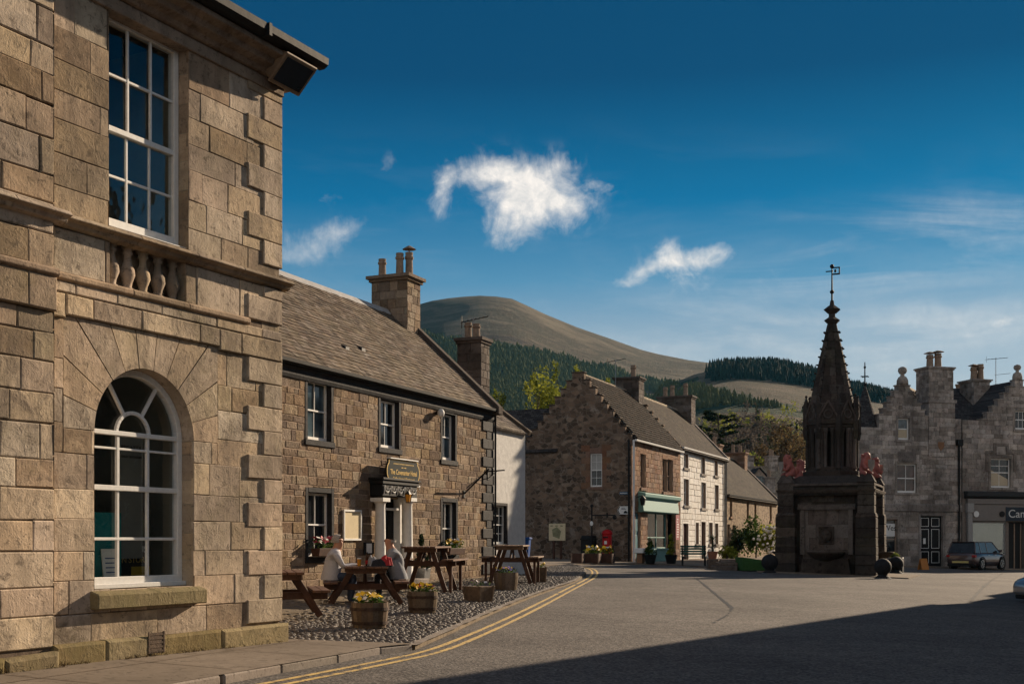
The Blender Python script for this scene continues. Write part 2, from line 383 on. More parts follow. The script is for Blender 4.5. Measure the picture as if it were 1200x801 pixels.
# car paint and parts
t = NT('aubergine_car_paint'); M['carpaint'] = t.out((.075, .05, .05), .3, None); t.p.inputs['Coat Weight'].default_value = .7; t.p.inputs['Metallic'].default_value = .35
t = NT('silver_car_paint'); M['carsilver'] = t.out((.30, .30, .31), .28, None); t.p.inputs['Coat Weight'].default_value = .7; t.p.inputs['Metallic'].default_value = .5
M['rubber'] = plain('tyre_rubber', (.018, .018, .018), .8, .2, 20, .3)
M['rim'] = plain('alloy_rim', (.5, .5, .5), .3, .08, 10, .05, .8)
M['lampred'] = plain('tail_lamp_red', (.35, .02, .02), .2, .1, 10, .02)
M['plate'] = plain('yellow_plate', (.6, .5, .2), .5, .05, 10, .02)
# foliage
M['leaf'] = leafmat('green_leaves', [(0, (.018, .04, .01)), (.5, (.045, .085, .02)), (1, (.10, .14, .035))])
M['leafyellow'] = leafmat('spring_yellow_leaves', [(0, (.09, .11, .014)), (.5, (.21, .225, .03)), (1, (.34, .34, .055))])
M['leafdark'] = leafmat('dark_conifer_needles', [(0, (.008, .015, .008)), (.5, (.017, .028, .013)), (1, (.035, .05, .022))])
M['leafbrown'] = leafmat('budding_brown_twigs', [(0, (.05, .035, .02)), (.5, (.11, .075, .04)), (1, (.17, .13, .06))])
M['leafpurple'] = leafmat('bare_purple_twigs', [(0, (.05, .04, .035)), (.5, (.085, .07, .06)), (1, (.13, .11, .09))])
M['leafbright'] = leafmat('fresh_green_leaves', [(0, (.05, .075, .012)), (.5, (.10, .14, .025)), (1, (.19, .21, .05))])
M['conifer'] = leafmat('plantation_conifers', [(0, (.065, .075, .030)), (.5, (.105, .116, .045)), (1, (.14, .145, .058))], .9, .35)
M['pet_yellow'] = plain('yellow_petals', (.75, .48, .03), .6, .15, 30, .1)
M['pet_purple'] = plain('violet_petals', (.22, .13, .42), .6, .2, 30, .1)
M['pet_red'] = plain('red_petals', (.45, .06, .08), .6, .2, 30, .1)
M['pet_white'] = plain('white_petals', (.7, .66, .62), .6, .1, 30, .1)
# ------------------------------------------------------------------ wall, window and roof builders
def top_at(segs, x):
    for xa, xb, za, zb in segs:
        if xa - 1e-6 <= x <= xb + 1e-6: return za + (zb - za) * (x - xa) / max(1e-9, xb - xa)
    return segs[-1][3]

def wallgrid(mb, segs, z0, holes, y=0.0, depth=.25, reveal=True):
    """outer skin of a wall with openings cut out and reveals going in"""
    for xa, xb, za, zb in segs:
        xs = sorted({xa, xb} | {q for h in holes for q in h[:2] if xa < q < xb})
        for a, b in zip(xs, xs[1:]):
            m = (a + b) / 2
            ta, tb = top_at([(xa, xb, za, zb)], a), top_at([(xa, xb, za, zb)], b)
            hs = sorted([h for h in holes if h[0] <= m <= h[1]], key=lambda h: h[2])
            z = z0
            for h in hs:
                if h[2] > z: mb.poly([(a, y, z), (b, y, z), (b, y, h[2]), (a, y, h[2])])
                z = h[3]
            mb.poly([(a, y, z), (b, y, z), (b, y, tb), (a, y, ta)])
    if reveal:
        for h in holes:
            a, b, c, d = h[:4]
            mb.poly([(a, y, c), (a, y + depth, c), (a, y + depth, d), (a, y, d)])
            mb.poly([(b, y, c), (b, y, d), (b, y + depth, d), (b, y + depth, c)])
            mb.poly([(a, y, d), (a, y + depth, d), (b, y + depth, d), (b, y, d)])
            mb.poly([(a, y, c), (b, y, c), (b, y + depth, c), (a, y + depth, c)])

def sub_rect(rects, h):
    out = []
    for a, b, c, d in rects:
        if h[0] >= b or h[1] <= a or h[2] >= d or h[3] <= c: out.append((a, b, c, d)); continue
        if h[0] > a: out.append((a, h[0], c, d))
        if h[1] < b: out.append((h[1], b, c, d))
        m0, m1 = max(a, h[0]), min(b, h[1])
        if h[2] > c: out.append((m0, m1, c, h[2]))
        if h[3] < d: out.append((m0, m1, h[3], d))
    return out

def block(mb, a, b, c, d, y, proj, j, rough, rnd, ch=.012):
    """one dressed stone: chamfered, corners a little off true"""
    w = lambda: rnd.uniform(-rough, rough)
    p = -proj + rnd.uniform(-rough, rough) * .5
    o = [(a + j + w(), c + j + w()), (b - j + w(), c + j + w()), (b - j + w(), d - j + w()), (a + j + w(), d - j + w())]
    cx, cz = (a + b) / 2, (c + d) / 2
    inn = [(x + ch * (1 if x < cx else -1), z + ch * (1 if z < cz else -1)) for x, z in o]
    A = [mb.V((x, y + .02, z)) for x, z in o]; B = [mb.V((x, y + p + ch * .8, z)) for x, z in o]
    C = [mb.V((x, y + p + rnd.uniform(-rough, rough) * .3, z)) for x, z in inn]
    for P, Q in ((A, B), (B, C)):
        for k in range(4): mb.face((P[k], P[(k + 1) % 4], Q[(k + 1) % 4], Q[k]))
    mb.face(C)

def blocks(mb, x0, x1, z0, z1, holes=(), ch=(.27, .35), bl=(.4, .95), j=.004, y=0.0, proj=.014, rough=.004, seed=1, courses=None, tone=(.05, .95), chm=.012, minw=.06):
    rnd = random.Random(seed); z = z0; k = 0
    while z < z1 - .02:
        h = courses[k % len(courses)] if courses else rnd.uniform(*ch)
        zt = min(z1, z + h)
        if z1 - zt < h * .4: zt = z1
        x = x0 - rnd.uniform(0, bl[0])
        while x < x1:
            l = rnd.uniform(*bl); xe = x + l
            if x1 - xe < bl[0] * .45: xe = x1
            a, b = max(x, x0), min(xe, x1)
            if b - a > .02:
                rs = [(a, b, z, zt)]
                for q in holes: rs = sub_rect(rs, q)
                tn = rnd.uniform(*tone)
                for r in rs:
                    if r[1] - r[0] > minw * .4 and r[3] - r[2] > .03:
                        mb.tone = tn; block(mb, *r, y, proj + rnd.uniform(-1, 1) * rough, j, rough, rnd, chm)
            x = xe
        z = zt; k += 1
    mb.tone = .5

def sash(root, x0, x1, z0, z1, y, cols=2, ru=1, rl=1, fw=.05, bar=.022, frame=None, glass=None, split=.5, name='window', label=None, depth=.09, blind=None, arch=False):
    """sliding sash: stiles, rails and bars as one mesh, its pane a sub-part"""
    fr = frame or M['white']; gl = glass or M['glassd']
    mb = MB(); w = x1 - x0; h = z1 - z0; zm = z0 + h * split
    mb.box(x0, x0 + fw, y, y + depth, z0, z1); mb.box(x1 - fw, x1, y, y + depth, z0, z1)
    mb.box(x0 + fw, x1 - fw, y, y + depth, z1 - fw, z1); mb.box(x0 + fw, x1 - fw, y + .002, y + depth, z0, z0 + fw * 1.5)
    xi0, xi1 = x0 + fw, x1 - fw
    if rl: mb.box(xi0, xi1, y + .004, y + depth * .9, zm - fw * .4, zm + fw * .4)
    for part, (a, b), r in (('u', (zm + fw * .4, z1 - fw), ru), ('l', (z0 + fw * 1.5, zm - fw * .4), rl)):
        if r == 0: continue
        yo = y + (.014 if part == 'u' else .034)
        for k in range(1, cols):
            xc = xi0 + (xi1 - xi0) * k / cols; mb.box(xc - bar / 2, xc + bar / 2, yo, yo + .03, a, b)
        for k in range(1, r):
            zc = a + (b - a) * k / r; mb.box(xi0, xi1, yo + .004, yo + .034, zc - bar / 2, zc + bar / 2)
    o = mb.build(name, fr, root, bevel=.005)
    if label: o['label'] = label
    p = MB(); rp = random.Random(int(x0 * 997 + z0 * 131) & 9999)
    for (a, b), r in (((zm, z1 - .02), max(1, ru)), ((z0 + .02, zm), max(1, rl))):
        for i in range(cols):
            for j in range(r):
                xa, xb = xi0 + (xi1 - xi0) * i / cols, xi0 + (xi1 - xi0) * (i + 1) / cols; za, zb = a + (b - a) * j / r, a + (b - a) * (j + 1) / r; e = [y + .048 + rp.uniform(-.004, .004) for _ in range(3)]
                p.poly([(xa, e[0], za), (xb, e[1], za), (xb, e[1] + e[2] - e[0], zb), (xa, e[2], zb)])
    p.build('pane', gl, o)
    if blind is not None:
        bmt, fr0 = blind
        q = MB(); q.box(xi0, xi1, y + .075, y + .08, z0 + h * (1 - fr0), z1 - fw); q.build('blind', bmt, o)
    return o

def surround(win, x0, x1, z0, z1, mat, mw=.13, proj=.025, sill=.14, sp=.05, rv=.2, tone=.5):
    """stone margin round an opening x0..x1,z0..z1 (the opening itself)"""
    mb = MB(); mb.tone = tone
    mb.box(x0 - mw, x0 + .006, -proj, rv, z0, z1 + mw); mb.box(x1 - .006, x1 + mw, -proj, rv, z0, z1 + mw)
    mb.box(x0 + .006, x1 - .006, -proj - .002, rv, z1 - .006, z1 + mw)
    mb.build('surround', mat, win, bevel=.012)
    s = MB(); s.tone = tone; s.box(x0 - mw - .03, x1 + mw + .03, -sp - proj, rv, z0 - sill, z0 - .002); s.build('sill', mat, win, bevel=.012)

def slope(mb, x0, x1, ya, za, yb, zb, th=.1):
    """roof slab from eave (ya,za) to ridge (yb,zb)"""
    n = Vector((0, -(zb - za), yb - ya)).normalized() * th
    if n.z < 0: n = -n
    mb.prismx([(ya, za), (yb, zb), (yb + n.y, zb + n.z), (ya + n.y, za + n.z)], x0, x1)

def gable_roof(root, x0, x1, depth, ze, zr, mat, ov=.25, th=.09, name='roof', ridge=None):
    D = depth / 2; k = (zr - ze) / D
    mb = MB(); slope(mb, x0, x1, -ov, ze - ov * k, D, zr, th); slope(mb, x0, x1, depth + ov, ze - ov * k, D, zr, th)
    o = mb.build(name, mat, root)
    if ridge is not None:
        r = MB(); r.prismx([(D - .16, zr - .06), (D, zr + th + .1), (D + .16, zr - .06)], x0 + .01, x1 - .01); r.build('ridge', ridge, o)
    return o

def shell(mb, x0, x1, depth, z0, ze, zr=None, front=False):
    """back and end walls (gabled if zr)"""
    D = depth / 2
    mb.poly([(x0, depth, z0), (x1, depth, z0), (x1, depth, ze), (x0, depth, ze)])
    for x in (x0, x1):
        pts = [(x, .02, z0), (x, depth, z0), (x, depth, ze)]
        if zr: pts.append((x, D, zr))
        pts.append((x, .02, ze)); mb.poly(pts)

def pot(mb, c, h, r, cowl=False):
    mb.lathe(c, [(r * 1.15, 0), (r * 1.2, h * .08), (r * .95, h * .12), (r * .85, h * .7), (r * 1.05, h * .74), (r * 1.1, h * .82), (r * .9, h * .86), (r * .95, h), (r * .7, h), (r * .7, h * .8)], 12)
    if cowl:
        mb.frustum((c[0], c[1]), .02, .02, c[2] + h, c[2] + h + .12, 6)
        mb.lathe((c[0], c[1], c[2] + h + .1), [(r * 1.7, 0), (r * .6, .09), (.02, .12)], 12)

def chimney(root, x0, x1, y0, y1, z0, z1, mat, mort, pots, seed=1, cope=.14, ph=.75, pr=.15, bl=(.25, .55), cowl=(), pm=None):
    mb = MB(); mb.mat = 1; mb.box(x0 + .02, x1 - .02, y0 + .02, y1 - .02, z0, z1); mb.mat = 0
    keep = mb.M
    for (rot, a0, a1, yy) in ((0, x0, x1, y0), (1, y0, y1, x1), (2, -x1, -x0, -y1), (3, -y1, -y0, x0)):
        mb.M = Matrix.Rotation(rot * pi / 2, 4, 'Z')
        blocks(mb, a0, a1, z0, z1, (), (.2, .3), bl, .004, yy if rot in (0,) else (-yy if rot == 1 else yy), .012, .004, seed + rot)
    mb.M = keep
    mb.tone = .35; mb.box(x0 - cope * .5, x1 + cope * .5, y0 - cope * .5, y1 + cope * .5, z1, z1 + .09)
    mb.tone = .45; mb.box(x0 - cope, x1 + cope, y0 - cope, y1 + cope, z1 + .092, z1 + .19)
    o = mb.build('chimney', [mat, mort], root)
    for k, (px, py) in enumerate(pots):
        q = MB(); q.smooth = False; pot(q, (px, py, z1 + .19), ph * (1 + .12 * ((k * 7) % 3 - 1)), pr, k in cowl)
        q.build('chimney_pot', pm or M['potclay'], o)
    return o

FONT = None
def text(parent, s, size, loc, rot=(pi / 2, 0, 0), mat=None, ex=.004, align='CENTER', sx=1.0, name='lettering', bold=0.0):
    cu = bpy.data.curves.new(name, 'FONT'); cu.body = s; cu.size = size; cu.extrude = ex; cu.offset = size * bold
    cu.align_x = align; cu.align_y = 'CENTER'; cu.materials.append(mat)
    tmp = bpy.data.objects.new('tmp', cu); COL.objects.link(tmp)
    dg = bpy.context.evaluated_depsgraph_get(); me = bpy.data.meshes.new_from_object(tmp.evaluated_get(dg))
    bpy.data.objects.remove(tmp)
    o = bpy.data.objects.new(name, me); COL.objects.link(o); o.parent = parent
    o.location = loc; o.rotation_euler = rot; o.scale = (sx, 1, 1)
    return o

def leaves(mb, c, rad, n, size, rnd, lumps=6, fill=.55, tone=(.1, .9), flat=.0):
    """small leaf faces gathered in clumps through a crown's volume"""
    cl = []
    for k in range(lumps):
        t, p = rnd.uniform(0, 2 * pi), rnd.uniform(-.7, 1)
        q = sqrt(max(0, 1 - p * p)); r = rnd.uniform(.35, .95)
        cl.append((Vector((c[0] + rad[0] * q * cos(t) * r * .8, c[1] + rad[1] * q * sin(t) * r * .8, c[2] + rad[2] * p * r * .8)), rnd.uniform(.28, .55), rnd.uniform(*tone)))
    for k in range(n):
        cc, rr, tn = rnd.choice(cl)
        d = Vector((rnd.gauss(0, 1), rnd.gauss(0, 1), rnd.gauss(0, 1))).normalized() * (rnd.random() ** .45) * rr
        p = cc + Vector((d.x * rad[0], d.y * rad[1], d.z * rad[2]))
        a = Vector((rnd.gauss(0, 1), rnd.gauss(0, 1), rnd.gauss(0, 1) * (1 - flat))).normalized()
        b = a.cross(Vector((rnd.gauss(0, 1), rnd.gauss(0, 1), rnd.gauss(0, 1)))).normalized()
        s = size * rnd.uniform(.6, 1.3)
        mb.tone = min(1, max(0, tn + rnd.uniform(-.22, .22)))
        mb.poly([p - a * s * .5, p + b * s * .35, p + a * s * .6, p - b * s * .35])

def branch(mb, p, d, l, r, depth, rnd, tips, spread=.6, up=.15):
    p = Vector(p); d = Vector(d).normalized(); pts = [p.copy()]
    for k in range(4):
        d = (d + Vector((rnd.gauss(0, .12), rnd.gauss(0, .12), rnd.gauss(0, .08) + up * .25))).normalized(); p = p + d * (l / 4); pts.append(p.copy())
    mb.tube(pts, r, 6 if depth > 1 else 4, r * .55)
    if depth <= 0: tips.append(p); return
    for k in range(rnd.choice((2, 3, 3))):
        nd = (d + Vector((rnd.gauss(0, spread), rnd.gauss(0, spread), rnd.gauss(0, spread * .6) + up))).normalized()
        branch(mb, pts[rnd.choice((2, 3, 4))], nd, l * rnd.uniform(.6, .8), r * .55, depth - 1, rnd, tips, spread, up)
# ================================================================== town hall (left foreground)
LB = Frame(ground(327, 750, .1), atan2(F, 745))
HF = Frame(ground(577, 675, .08), atan2(F, 600))
ST = Frame(ground(740, 658, .05), atan2(F, 600))
def town_hall():
    root = frame_root('town_hall', LB, 'two storey sandstone town hall with tall arched window and stone balusters at the left', 'building')
    S, Z = LB.s, LB.z
    gz = LB.gz(0); zb = gz - .6
    xL = S(57); xF = xL - 7.0
    zp = Z(327, 729); ztop = Z(327, 112)
    # openings
    ax0, ax1, az0, _ = LB.rect(110, 226, 440, 689); ax0, ax1 = S(110), S(226)
    az0 = Z(168, 688); ar = (ax1 - ax0) / 2; acz = Z(168, 432) - ar; axc = (ax0 + ax1) / 2
    wx0, wx1 = S(127), S(220); wz0, wz1 = Z(170, 277), Z(170, 27)
    bx0, bx1 = S(128), S(217); bz1, bz0 = Z(170, 290), Z(170, 345)
    # bands
    z_str1, z_str0 = Z(200, 292), Z(200, 304)          # sill string course
    z_m1, z_m0 = Z(200, 351), Z(200, 360)              # lower moulding
    z_b0 = Z(200, 399)                                 # underside of the band course
    wall = MB()
    holes = [(ax0, ax1, az0, acz + ar), (wx0, wx1, wz0, wz1), (bx0, bx1, bz0, bz1)]
    wall.mat = 1
    wallgrid(wall, [(xL, 0, ztop + .6, ztop + .6)], zb, holes, .004, .3, reveal=False)
    # arch spandrels of the mortar skin and the reveals
    n = 24
    arcp = [(axc - ar * cos(pi * k / n), acz + ar * sin(pi * k / n)) for k in range(n + 1)]
    for (xa, za), (xb, zbb) in zip(arcp, arcp[1:]):
        wall.poly([(xa, .004, za), (xb, .004, zbb), (xb, .004, acz + ar), (xa, .004, acz + ar)])
    wall.mat = 0
    rv = .26; rnd = random.Random(3)
    for (xa, za), (xb, zbb) in zip(arcp, arcp[1:]):
        wall.tone = .45; wall.poly([(xa, -.008, za), (xa, rv, za), (xb, rv, zbb), (xb, -.008, zbb)])
    z = az0
    while z < acz:
        h = min(acz - z, rnd.uniform(.27, .36)); wall.tone = rnd.uniform(.2, .7)
        for x in (ax0, ax1): wall.poly([(x, -.008, z), (x, rv, z), (x, rv, z + h - .006), (x, -.008, z + h - .006)])
        z += h
    wall.tone = .4
    for a, b, c, d, r in ((wx0, wx1, wz0, wz1, .24), (bx0, bx1, bz0, bz1, .22)):
        z = c
        while z < d:
            h = min(d - z, rnd.uniform(.27, .36)); wall.tone = rnd.uniform(.15, .6)
            for x in (a, b): wall.poly([(x, -.008, z), (x, r, z), (x, r, z + h - .006), (x, -.008, z + h - .006)])
            z += h
        wall.poly([(a, -.008, d), (b, -.008, d), (b, r, d), (a, r, d)]); wall.poly([(a, -.008, c), (b, -.008, c), (b, r, c), (a, r, c)])
    wall.poly([(bx0, .22, bz0), (bx1, .22, bz0), (bx1, .22, bz1), (bx0, .22, bz1)])
    vo = .40                                            # voussoir ring
    hb = [(ax0, ax1, az0, acz), (axc - ar - vo, axc + ar + vo, acz, acz + ar + vo), (wx0, wx1, wz0, wz1), (bx0, bx1, bz0, bz1)]
    blocks(wall, xL, 0, zp - .02, z_b0, hb, (.27, .36), (.42, .95), .002, 0, .011, .005, 11, [.3, .34, .29, .33, .3, .36], chm=.007)
    blocks(wall, xL, 0, z_b0, z_m0, hb, (.27, .36), (.5, .9), .004, 0, .05, .004, 12, [.25, .3])
    blocks(wall, xL, 0, z_m1, z_str0, hb, (.3, .4), (.5, 1.0), .002, 0, .011, .006, 13, [z_str0 - z_m1])
    wall.mat = 2
    blocks(wall, xL, 0, z_str1, ztop, hb, (.27, .36), (.42, .95), .002, 0, .011, .005, 14, [.3, .32, .34, .29], chm=.007)
    wall.mat = 0
    # voussoirs
    nv = 11; rnd = random.Random(5)
    def ringpt(t, r): return (axc - r * cos(t), acz + r * sin(t))
    X0, X1, Z1 = axc - ar - vo, axc + ar + vo, acz + ar + vo
    def outer(t):
        dx, dz = -cos(t), sin(t); k = 1e9
        if abs(dx) > 1e-6: k = min(k, (ar + vo) / abs(dx))
        if dz > 1e-6: k = min(k, (ar + vo) / dz)
        return (axc + dx * k, acz + dz * k)
    for k in range(nv):
        t0, t1 = pi * k / nv + .006, pi * (k + 1) / nv - .006
        wall.tone = rnd.uniform(.3, .65); p = -.011 + rnd.uniform(-.003, .003)
        ts = [t0 + (t1 - t0) * q / 4 for q in range(5)]
        inn = [ringpt(t, ar + .002) for t in ts]; outp = [outer(t) for t in ts]
        corners = []
        for t in (atan2(1, 1), pi - atan2(1, 1)):
            if t0 < t < t1: corners.append(t)
        ol = sorted([(t, outer(t)) for t in ts + corners])
        poly = [(x, p, z) for x, z in inn] + [(x + (.004 if x < axc else -.004), p, z - .003) for t, (x, z) in reversed(ol)]
        wall.poly(poly)
        q = [(x, .02, z) for x, _, z in poly]
        ia = [wall.V(a) for a in poly]; ib = [wall.V(a) for a in q]
        for i in range(len(ia)): wall.face((ia[i], ib[i], ib[(i + 1) % len(ia)], ia[(i + 1) % len(ia)]))
    # projecting bay further left
    wall.mat = 1; wall.box(xF, xL - .006, -.058, .3, zb, ztop + .6); wall.mat = 0
    zz = [zp - .02, z_b0 + .05, z_m0, z_str0, ztop]
    blocks(wall, xF, xL, zp - .02, z_b0 + .03, (), (.27, .36), (.35, .8), .004, -.07, .012, .006, 21, [.31, .28, .35, .3])
    blocks(wall, xF, xL, z_b0 + .03, z_m0, (), (.27, .36), (.5, .9), .004, -.07, .06, .005, 22, [.27, .3])
    wall.mat = 2
    blocks(wall, xF, xL, z_m1, ztop, (), (.27, .36), (.35, .85), .004, -.07, .012, .008, 23, [.33, .3, .27, .36])
    wall.mat = 0
    # return face of that bay
    for k in range(22):
        z0 = zp + k * .31
        if z0 > ztop: break
        wall.tone = rnd.uniform(.2, .8); wall.poly([(xL, -.08, z0), (xL, .01, z0), (xL, .01, z0 + .3), (xL, -.08, z0 + .3)])
    # other walls
    wall.tone = .4
    shell(wall, xF, 0, 9, zb, ztop + .6)
    w = wall.build('wall', [M['ashlar'], M['mortar'], M['ashlar_dirty']], root)
    # plinth of big worn blocks
    pl = MB(); blocks(pl, xL - .02, .07, zb, zp, [], (.5, .6), (.6, 1.15), .006, -.03, .085, .01, 31, [zp - zb], (.2, .8), .03)
    blocks(pl, xF, xL - .02, zb, zp - .06, [], (.5, .6), (.7, 1.3), .006, -.12, .09, .012, 32, [zp - zb], (.2, .8), .04)
    pl.tone = .4; pl.box(0.005, .07, -.03, 9, zb, zp - .01)
    pl.build('plinth', M['ashlar_green'], root)
    vg = MB(); vx = S(174); vz = Z(174, 753)
    for k in range(5): vg.box(vx - .10, vx + .10, -.122, -.112, vz - .09 + k * .045, vz - .09 + k * .045 + .02)
    vg.box(vx - .12, vx - .10, -.124, -.11, vz - .1, vz + .13); vg.box(vx + .10, vx + .12, -.124, -.11, vz - .1, vz + .13); vg.box(vx - .1, vx + .1, -.118, -.116, vz - .1, vz + .12)
    vg.build('vent_grille', M['hooprust0'], root)
    # quoins: long and short by turns
    q = MB(); z = zp + .02; k = 0; rnd = random.Random(8); q.tone = .4; q.box(S(307), .001, .001, .012, zp, ztop)
    xl, xs_ = S(288.5), S(307)
    while z < ztop - .1:
        h = .292; x0 = xl if k % 2 == 0 else xs_
        lo = z; hi = min(z + h, ztop)
        if not (lo < z_str1 + .01 and hi > z_m0 - .02):
            q.tone = rnd.uniform(.25, .85); block(q, x0, 0.03, lo, hi, -.0, .034, .003, .005, rnd, .009)
            q.tone = rnd.uniform(.25, .6); q.box(.003, .03, -.024, .42 if k % 2 else .66, lo + .004, hi - .004)
        z += h; k += 1
    for lo, hi in ((z_m1, z_m1 + .3), (z_m1 + .3, z_str0)):
        x0 = xl if lo == z_m1 else xs_
        q.tone = .6; block(q, x0, .03, lo, hi, 0, .034, .003, .005, rnd, .009)
    q.build('quoins', M['ashlar'], root)
    # string courses
    s = MB(); rnd = random.Random(9)
    def course(prof, x0, x1, yo=0.0, step=1.1):
        x = x0
        while x < x1 - .02:
            xe = min(x1, x + step * rnd.uniform(.7, 1.3))
            s.tone = rnd.uniform(.2, .7); s.prismx([(a + yo, b) for a, b in prof], x + .002, xe - .002); x = xe
    p1 = [(.02, z_str0), (-.07, z_str0 + .02), (-.09, z_str0 + .06), (-.15, z_str0 + .075), (-.16, z_str1 - .03), (-.12, z_str1 + .01), (.02, z_str1 + .04)]
    course(p1, xL + .02, .13); course(p1, xF, xL + .1, -.08)
    p2 = [(.02, z_m0 - .015), (-.06, z_m0), (-.085, z_m0 + .02), (-.085, z_m1 - .02), (-.05, z_m1), (.02, z_m1 + .01)]
    course(p2, xL + .02, xl - .01); course(p2, xF, xL + .02, -.08)
    s.build('string_course', M['ashlar_dirty'], root, bevel=.006)
    # window sill of the arch
    sl = MB(); sl.tone = .4; sl.prismx([(-.13, az0 - .2), (.3, az0 - .2), (.3, az0 - .01), (-.02, az0 - .012), (-.13, az0 - .045)], ax0 - .06, ax1 + .10)
    sl.build('arch_sill', M['ashlar_green'], root, bevel=.012)
    # balusters
    nb = 5
    for k in range(nb):
        xc = bx0 + (bx1 - bx0) * (k + .55) / nb
        b = MB(); H = bz1 - bz0; r = .075; b.tone = .45 + .1 * (k % 3); b.smooth = True
        b.lathe((xc, .1, bz0), [(r, 0), (r, H * .07), (r * .6, H * .11), (r * .7, H * .2), (r * 1.12, H * .36), (r * 1.02, H * .48), (r * .55, H * .66), (r * .5, H * .78), (r * .85, H * .82), (r * .62, H * .87), (r, H * .93), (r, H)], 14)
        b.build('baluster', M['ashlar'], root)
    # cornice, frieze and gutter
    c = MB(); c.tone = .3
    zc = ztop
    cx1 = .24
    c.box(xF, 0.042, -.05, .3, zc - .02, zc + .12)
    c.tone = .0
    prof = [(.02, zc + .122), (-.10, zc + .122), (-.14, zc + .17), (-.24, zc + .20), (-.27, zc + .26), (-.38, zc + .28), (-.39, zc + .34), (.02, zc + .34)]
    c.prismx(prof, xF, cx1)
    c.box(.002, cx1, .02, 9.3, zc + .122, zc + .34)
    c.build('cornice', M['ashlar_dirty'], root, bevel=.008)
    gt = MB(); gt.prismx([(-.38, zc + .35), (-.46, zc + .35), (-.52, zc + .39), (-.53, zc + .47), (-.38, zc + .47)], xF, cx1 + .08)
    x = xF + .5
    while x < cx1: gt.box(x, x + .05, -.54, -.40, zc + .34, zc + .485); x += 1.15
    gt.build('gutter', M['black'], root)
    rf = MB(); slope(rf, xF, cx1 + .05, -.42, zc + .42, 4.6, zc + 2.9, .08); slope(rf, xF, cx1 + .05, 9.4, zc + .42, 4.6, zc + 2.9, .08)
    rf.build('roof', M['slate_dark'], root)
    ge = MB(); ge.tone = .4; ge.prismx([(0, zc + .3), (9, zc + .3), (4.6, zc + 2.8)], -.4, -.1); ge.build('gable_end', M['ashlar'], root)
    # rooms behind the glass
    cr = MB(); cr.box(wx0 + .1, wx0 + .34, .5, .56, wz0, wz1 - .8); cr.box(wx0 + .42, wx0 + .5, .62, .68, wz0, wz0 + 1.0); cr.build('pale_shutter', M['curtain'], root)
    rm = MB()
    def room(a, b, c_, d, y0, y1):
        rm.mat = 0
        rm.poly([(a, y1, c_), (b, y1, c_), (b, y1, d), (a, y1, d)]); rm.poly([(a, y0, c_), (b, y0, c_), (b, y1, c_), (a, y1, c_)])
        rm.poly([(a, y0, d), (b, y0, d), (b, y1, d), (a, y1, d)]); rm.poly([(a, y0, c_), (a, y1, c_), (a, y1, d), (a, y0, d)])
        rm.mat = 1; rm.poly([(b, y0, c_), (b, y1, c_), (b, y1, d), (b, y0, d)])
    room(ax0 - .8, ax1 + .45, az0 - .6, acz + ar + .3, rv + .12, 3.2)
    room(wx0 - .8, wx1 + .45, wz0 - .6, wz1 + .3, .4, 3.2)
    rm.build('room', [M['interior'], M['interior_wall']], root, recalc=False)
    # upper sash window (3 x 4 panes)
    w1 = sash(root, wx0 + .005, wx1 - .005, wz0 + .02, wz1 - .02, .13, 3, 2, 2, .075, .03, M['white'], M['glass'], .47, 'sash_window', 'tall white twelve pane sash window above the balusters')
    si = MB(); si.box(wx0, wx1, .02, .14, wz0 - .02, wz0 + .018); si.build('window_sill', M['white'], w1)
    # arched window
    f = MB(); y0, y1 = .16, .25
    def bar(a, b, w, ya=y0, yb=y1):
        (xa, za), (xb, zb_) = a, b; l = sqrt((xb - xa) ** 2 + (zb_ - za) ** 2); nx, nz = -(zb_ - za) / l * w / 2, (xb - xa) / l * w / 2
        f.prism([(xa + nx, za + nz), (xb + nx, zb_ + nz), (xb - nx, zb_ - nz), (xa - nx, za - nz)], ya, yb)
    def ring(cx, cz, r0, r1, t0, t1, ya, yb, n=20):
        for k in range(n):
            a, b = t0 + (t1 - t0) * k / n, t0 + (t1 - t0) * (k + 1) / n
            f.prism([(cx + r0 * cos(a), cz + r0 * sin(a)), (cx + r1 * cos(a), cz + r1 * sin(a)), (cx + r1 * cos(b), cz + r1 * sin(b)), (cx + r0 * cos(b), cz + r0 * sin(b))], ya, yb)
    fw = .07; zb0 = az0 + .02
    f.box(ax0, ax0 + fw, y0, y1, zb0, acz); f.box(ax1 - fw, ax1, y0, y1, zb0, acz)
    ring(axc, acz, ar - fw, ar, 0, pi, y0, y1)
    f.box(ax0 + fw, ax1 - fw, y0 - .01, y1, zb0, zb0 + .1)
    f.box(ax0 - .0, ax1, y0 - .06, y0 - .012, zb0 - .02, zb0 + .03)
    wi = ax1 - ax0 - 2 * fw; xa = ax0 + fw
    zt = acz + .02                                          # transom at springing
    zmid = Z(168, 572); zlow = Z(168, 631)
    f.box(xa, ax1 - fw, y0 + .005, y1 - .01, zt - .025, zt + .025)
    f.box(xa, ax1 - fw, y0 + .003, y1 - .01, zmid - .028, zmid + .028)
    f.box(xa, ax1 - fw, y0 + .02, y0 + .055, zlow - .016, zlow + .016)
    for k in (1, 2):
        xc = xa + wi * k / 3
        f.box(xc - .017, xc + .017, y0 + .022, y0 + .06, zb0 + .1, zmid - .028)
        f.box(xc - .02, xc + .02, y0 + .02, y0 + .058, zmid + .028, zt - .025)
    f.box(xa, ax1 - fw, y0 + .024, y0 + .05, zmid + (zt - zmid) * .97 - .16, zmid + (zt - zmid) * .97 - .135)
    ir = wi / 6 + .02; ring(axc, acz + .02, ir - .02, ir + .02, 0, pi, y0 + .015, y0 + .055, 14)
    for t in (radians(58), radians(122)):
        bar((axc + ir * cos(t), acz + .02 + ir * sin(t)), (axc + (ar - fw) * cos(t), acz + (ar - fw) * sin(t)), .036, y0 + .018, y0 + .056)
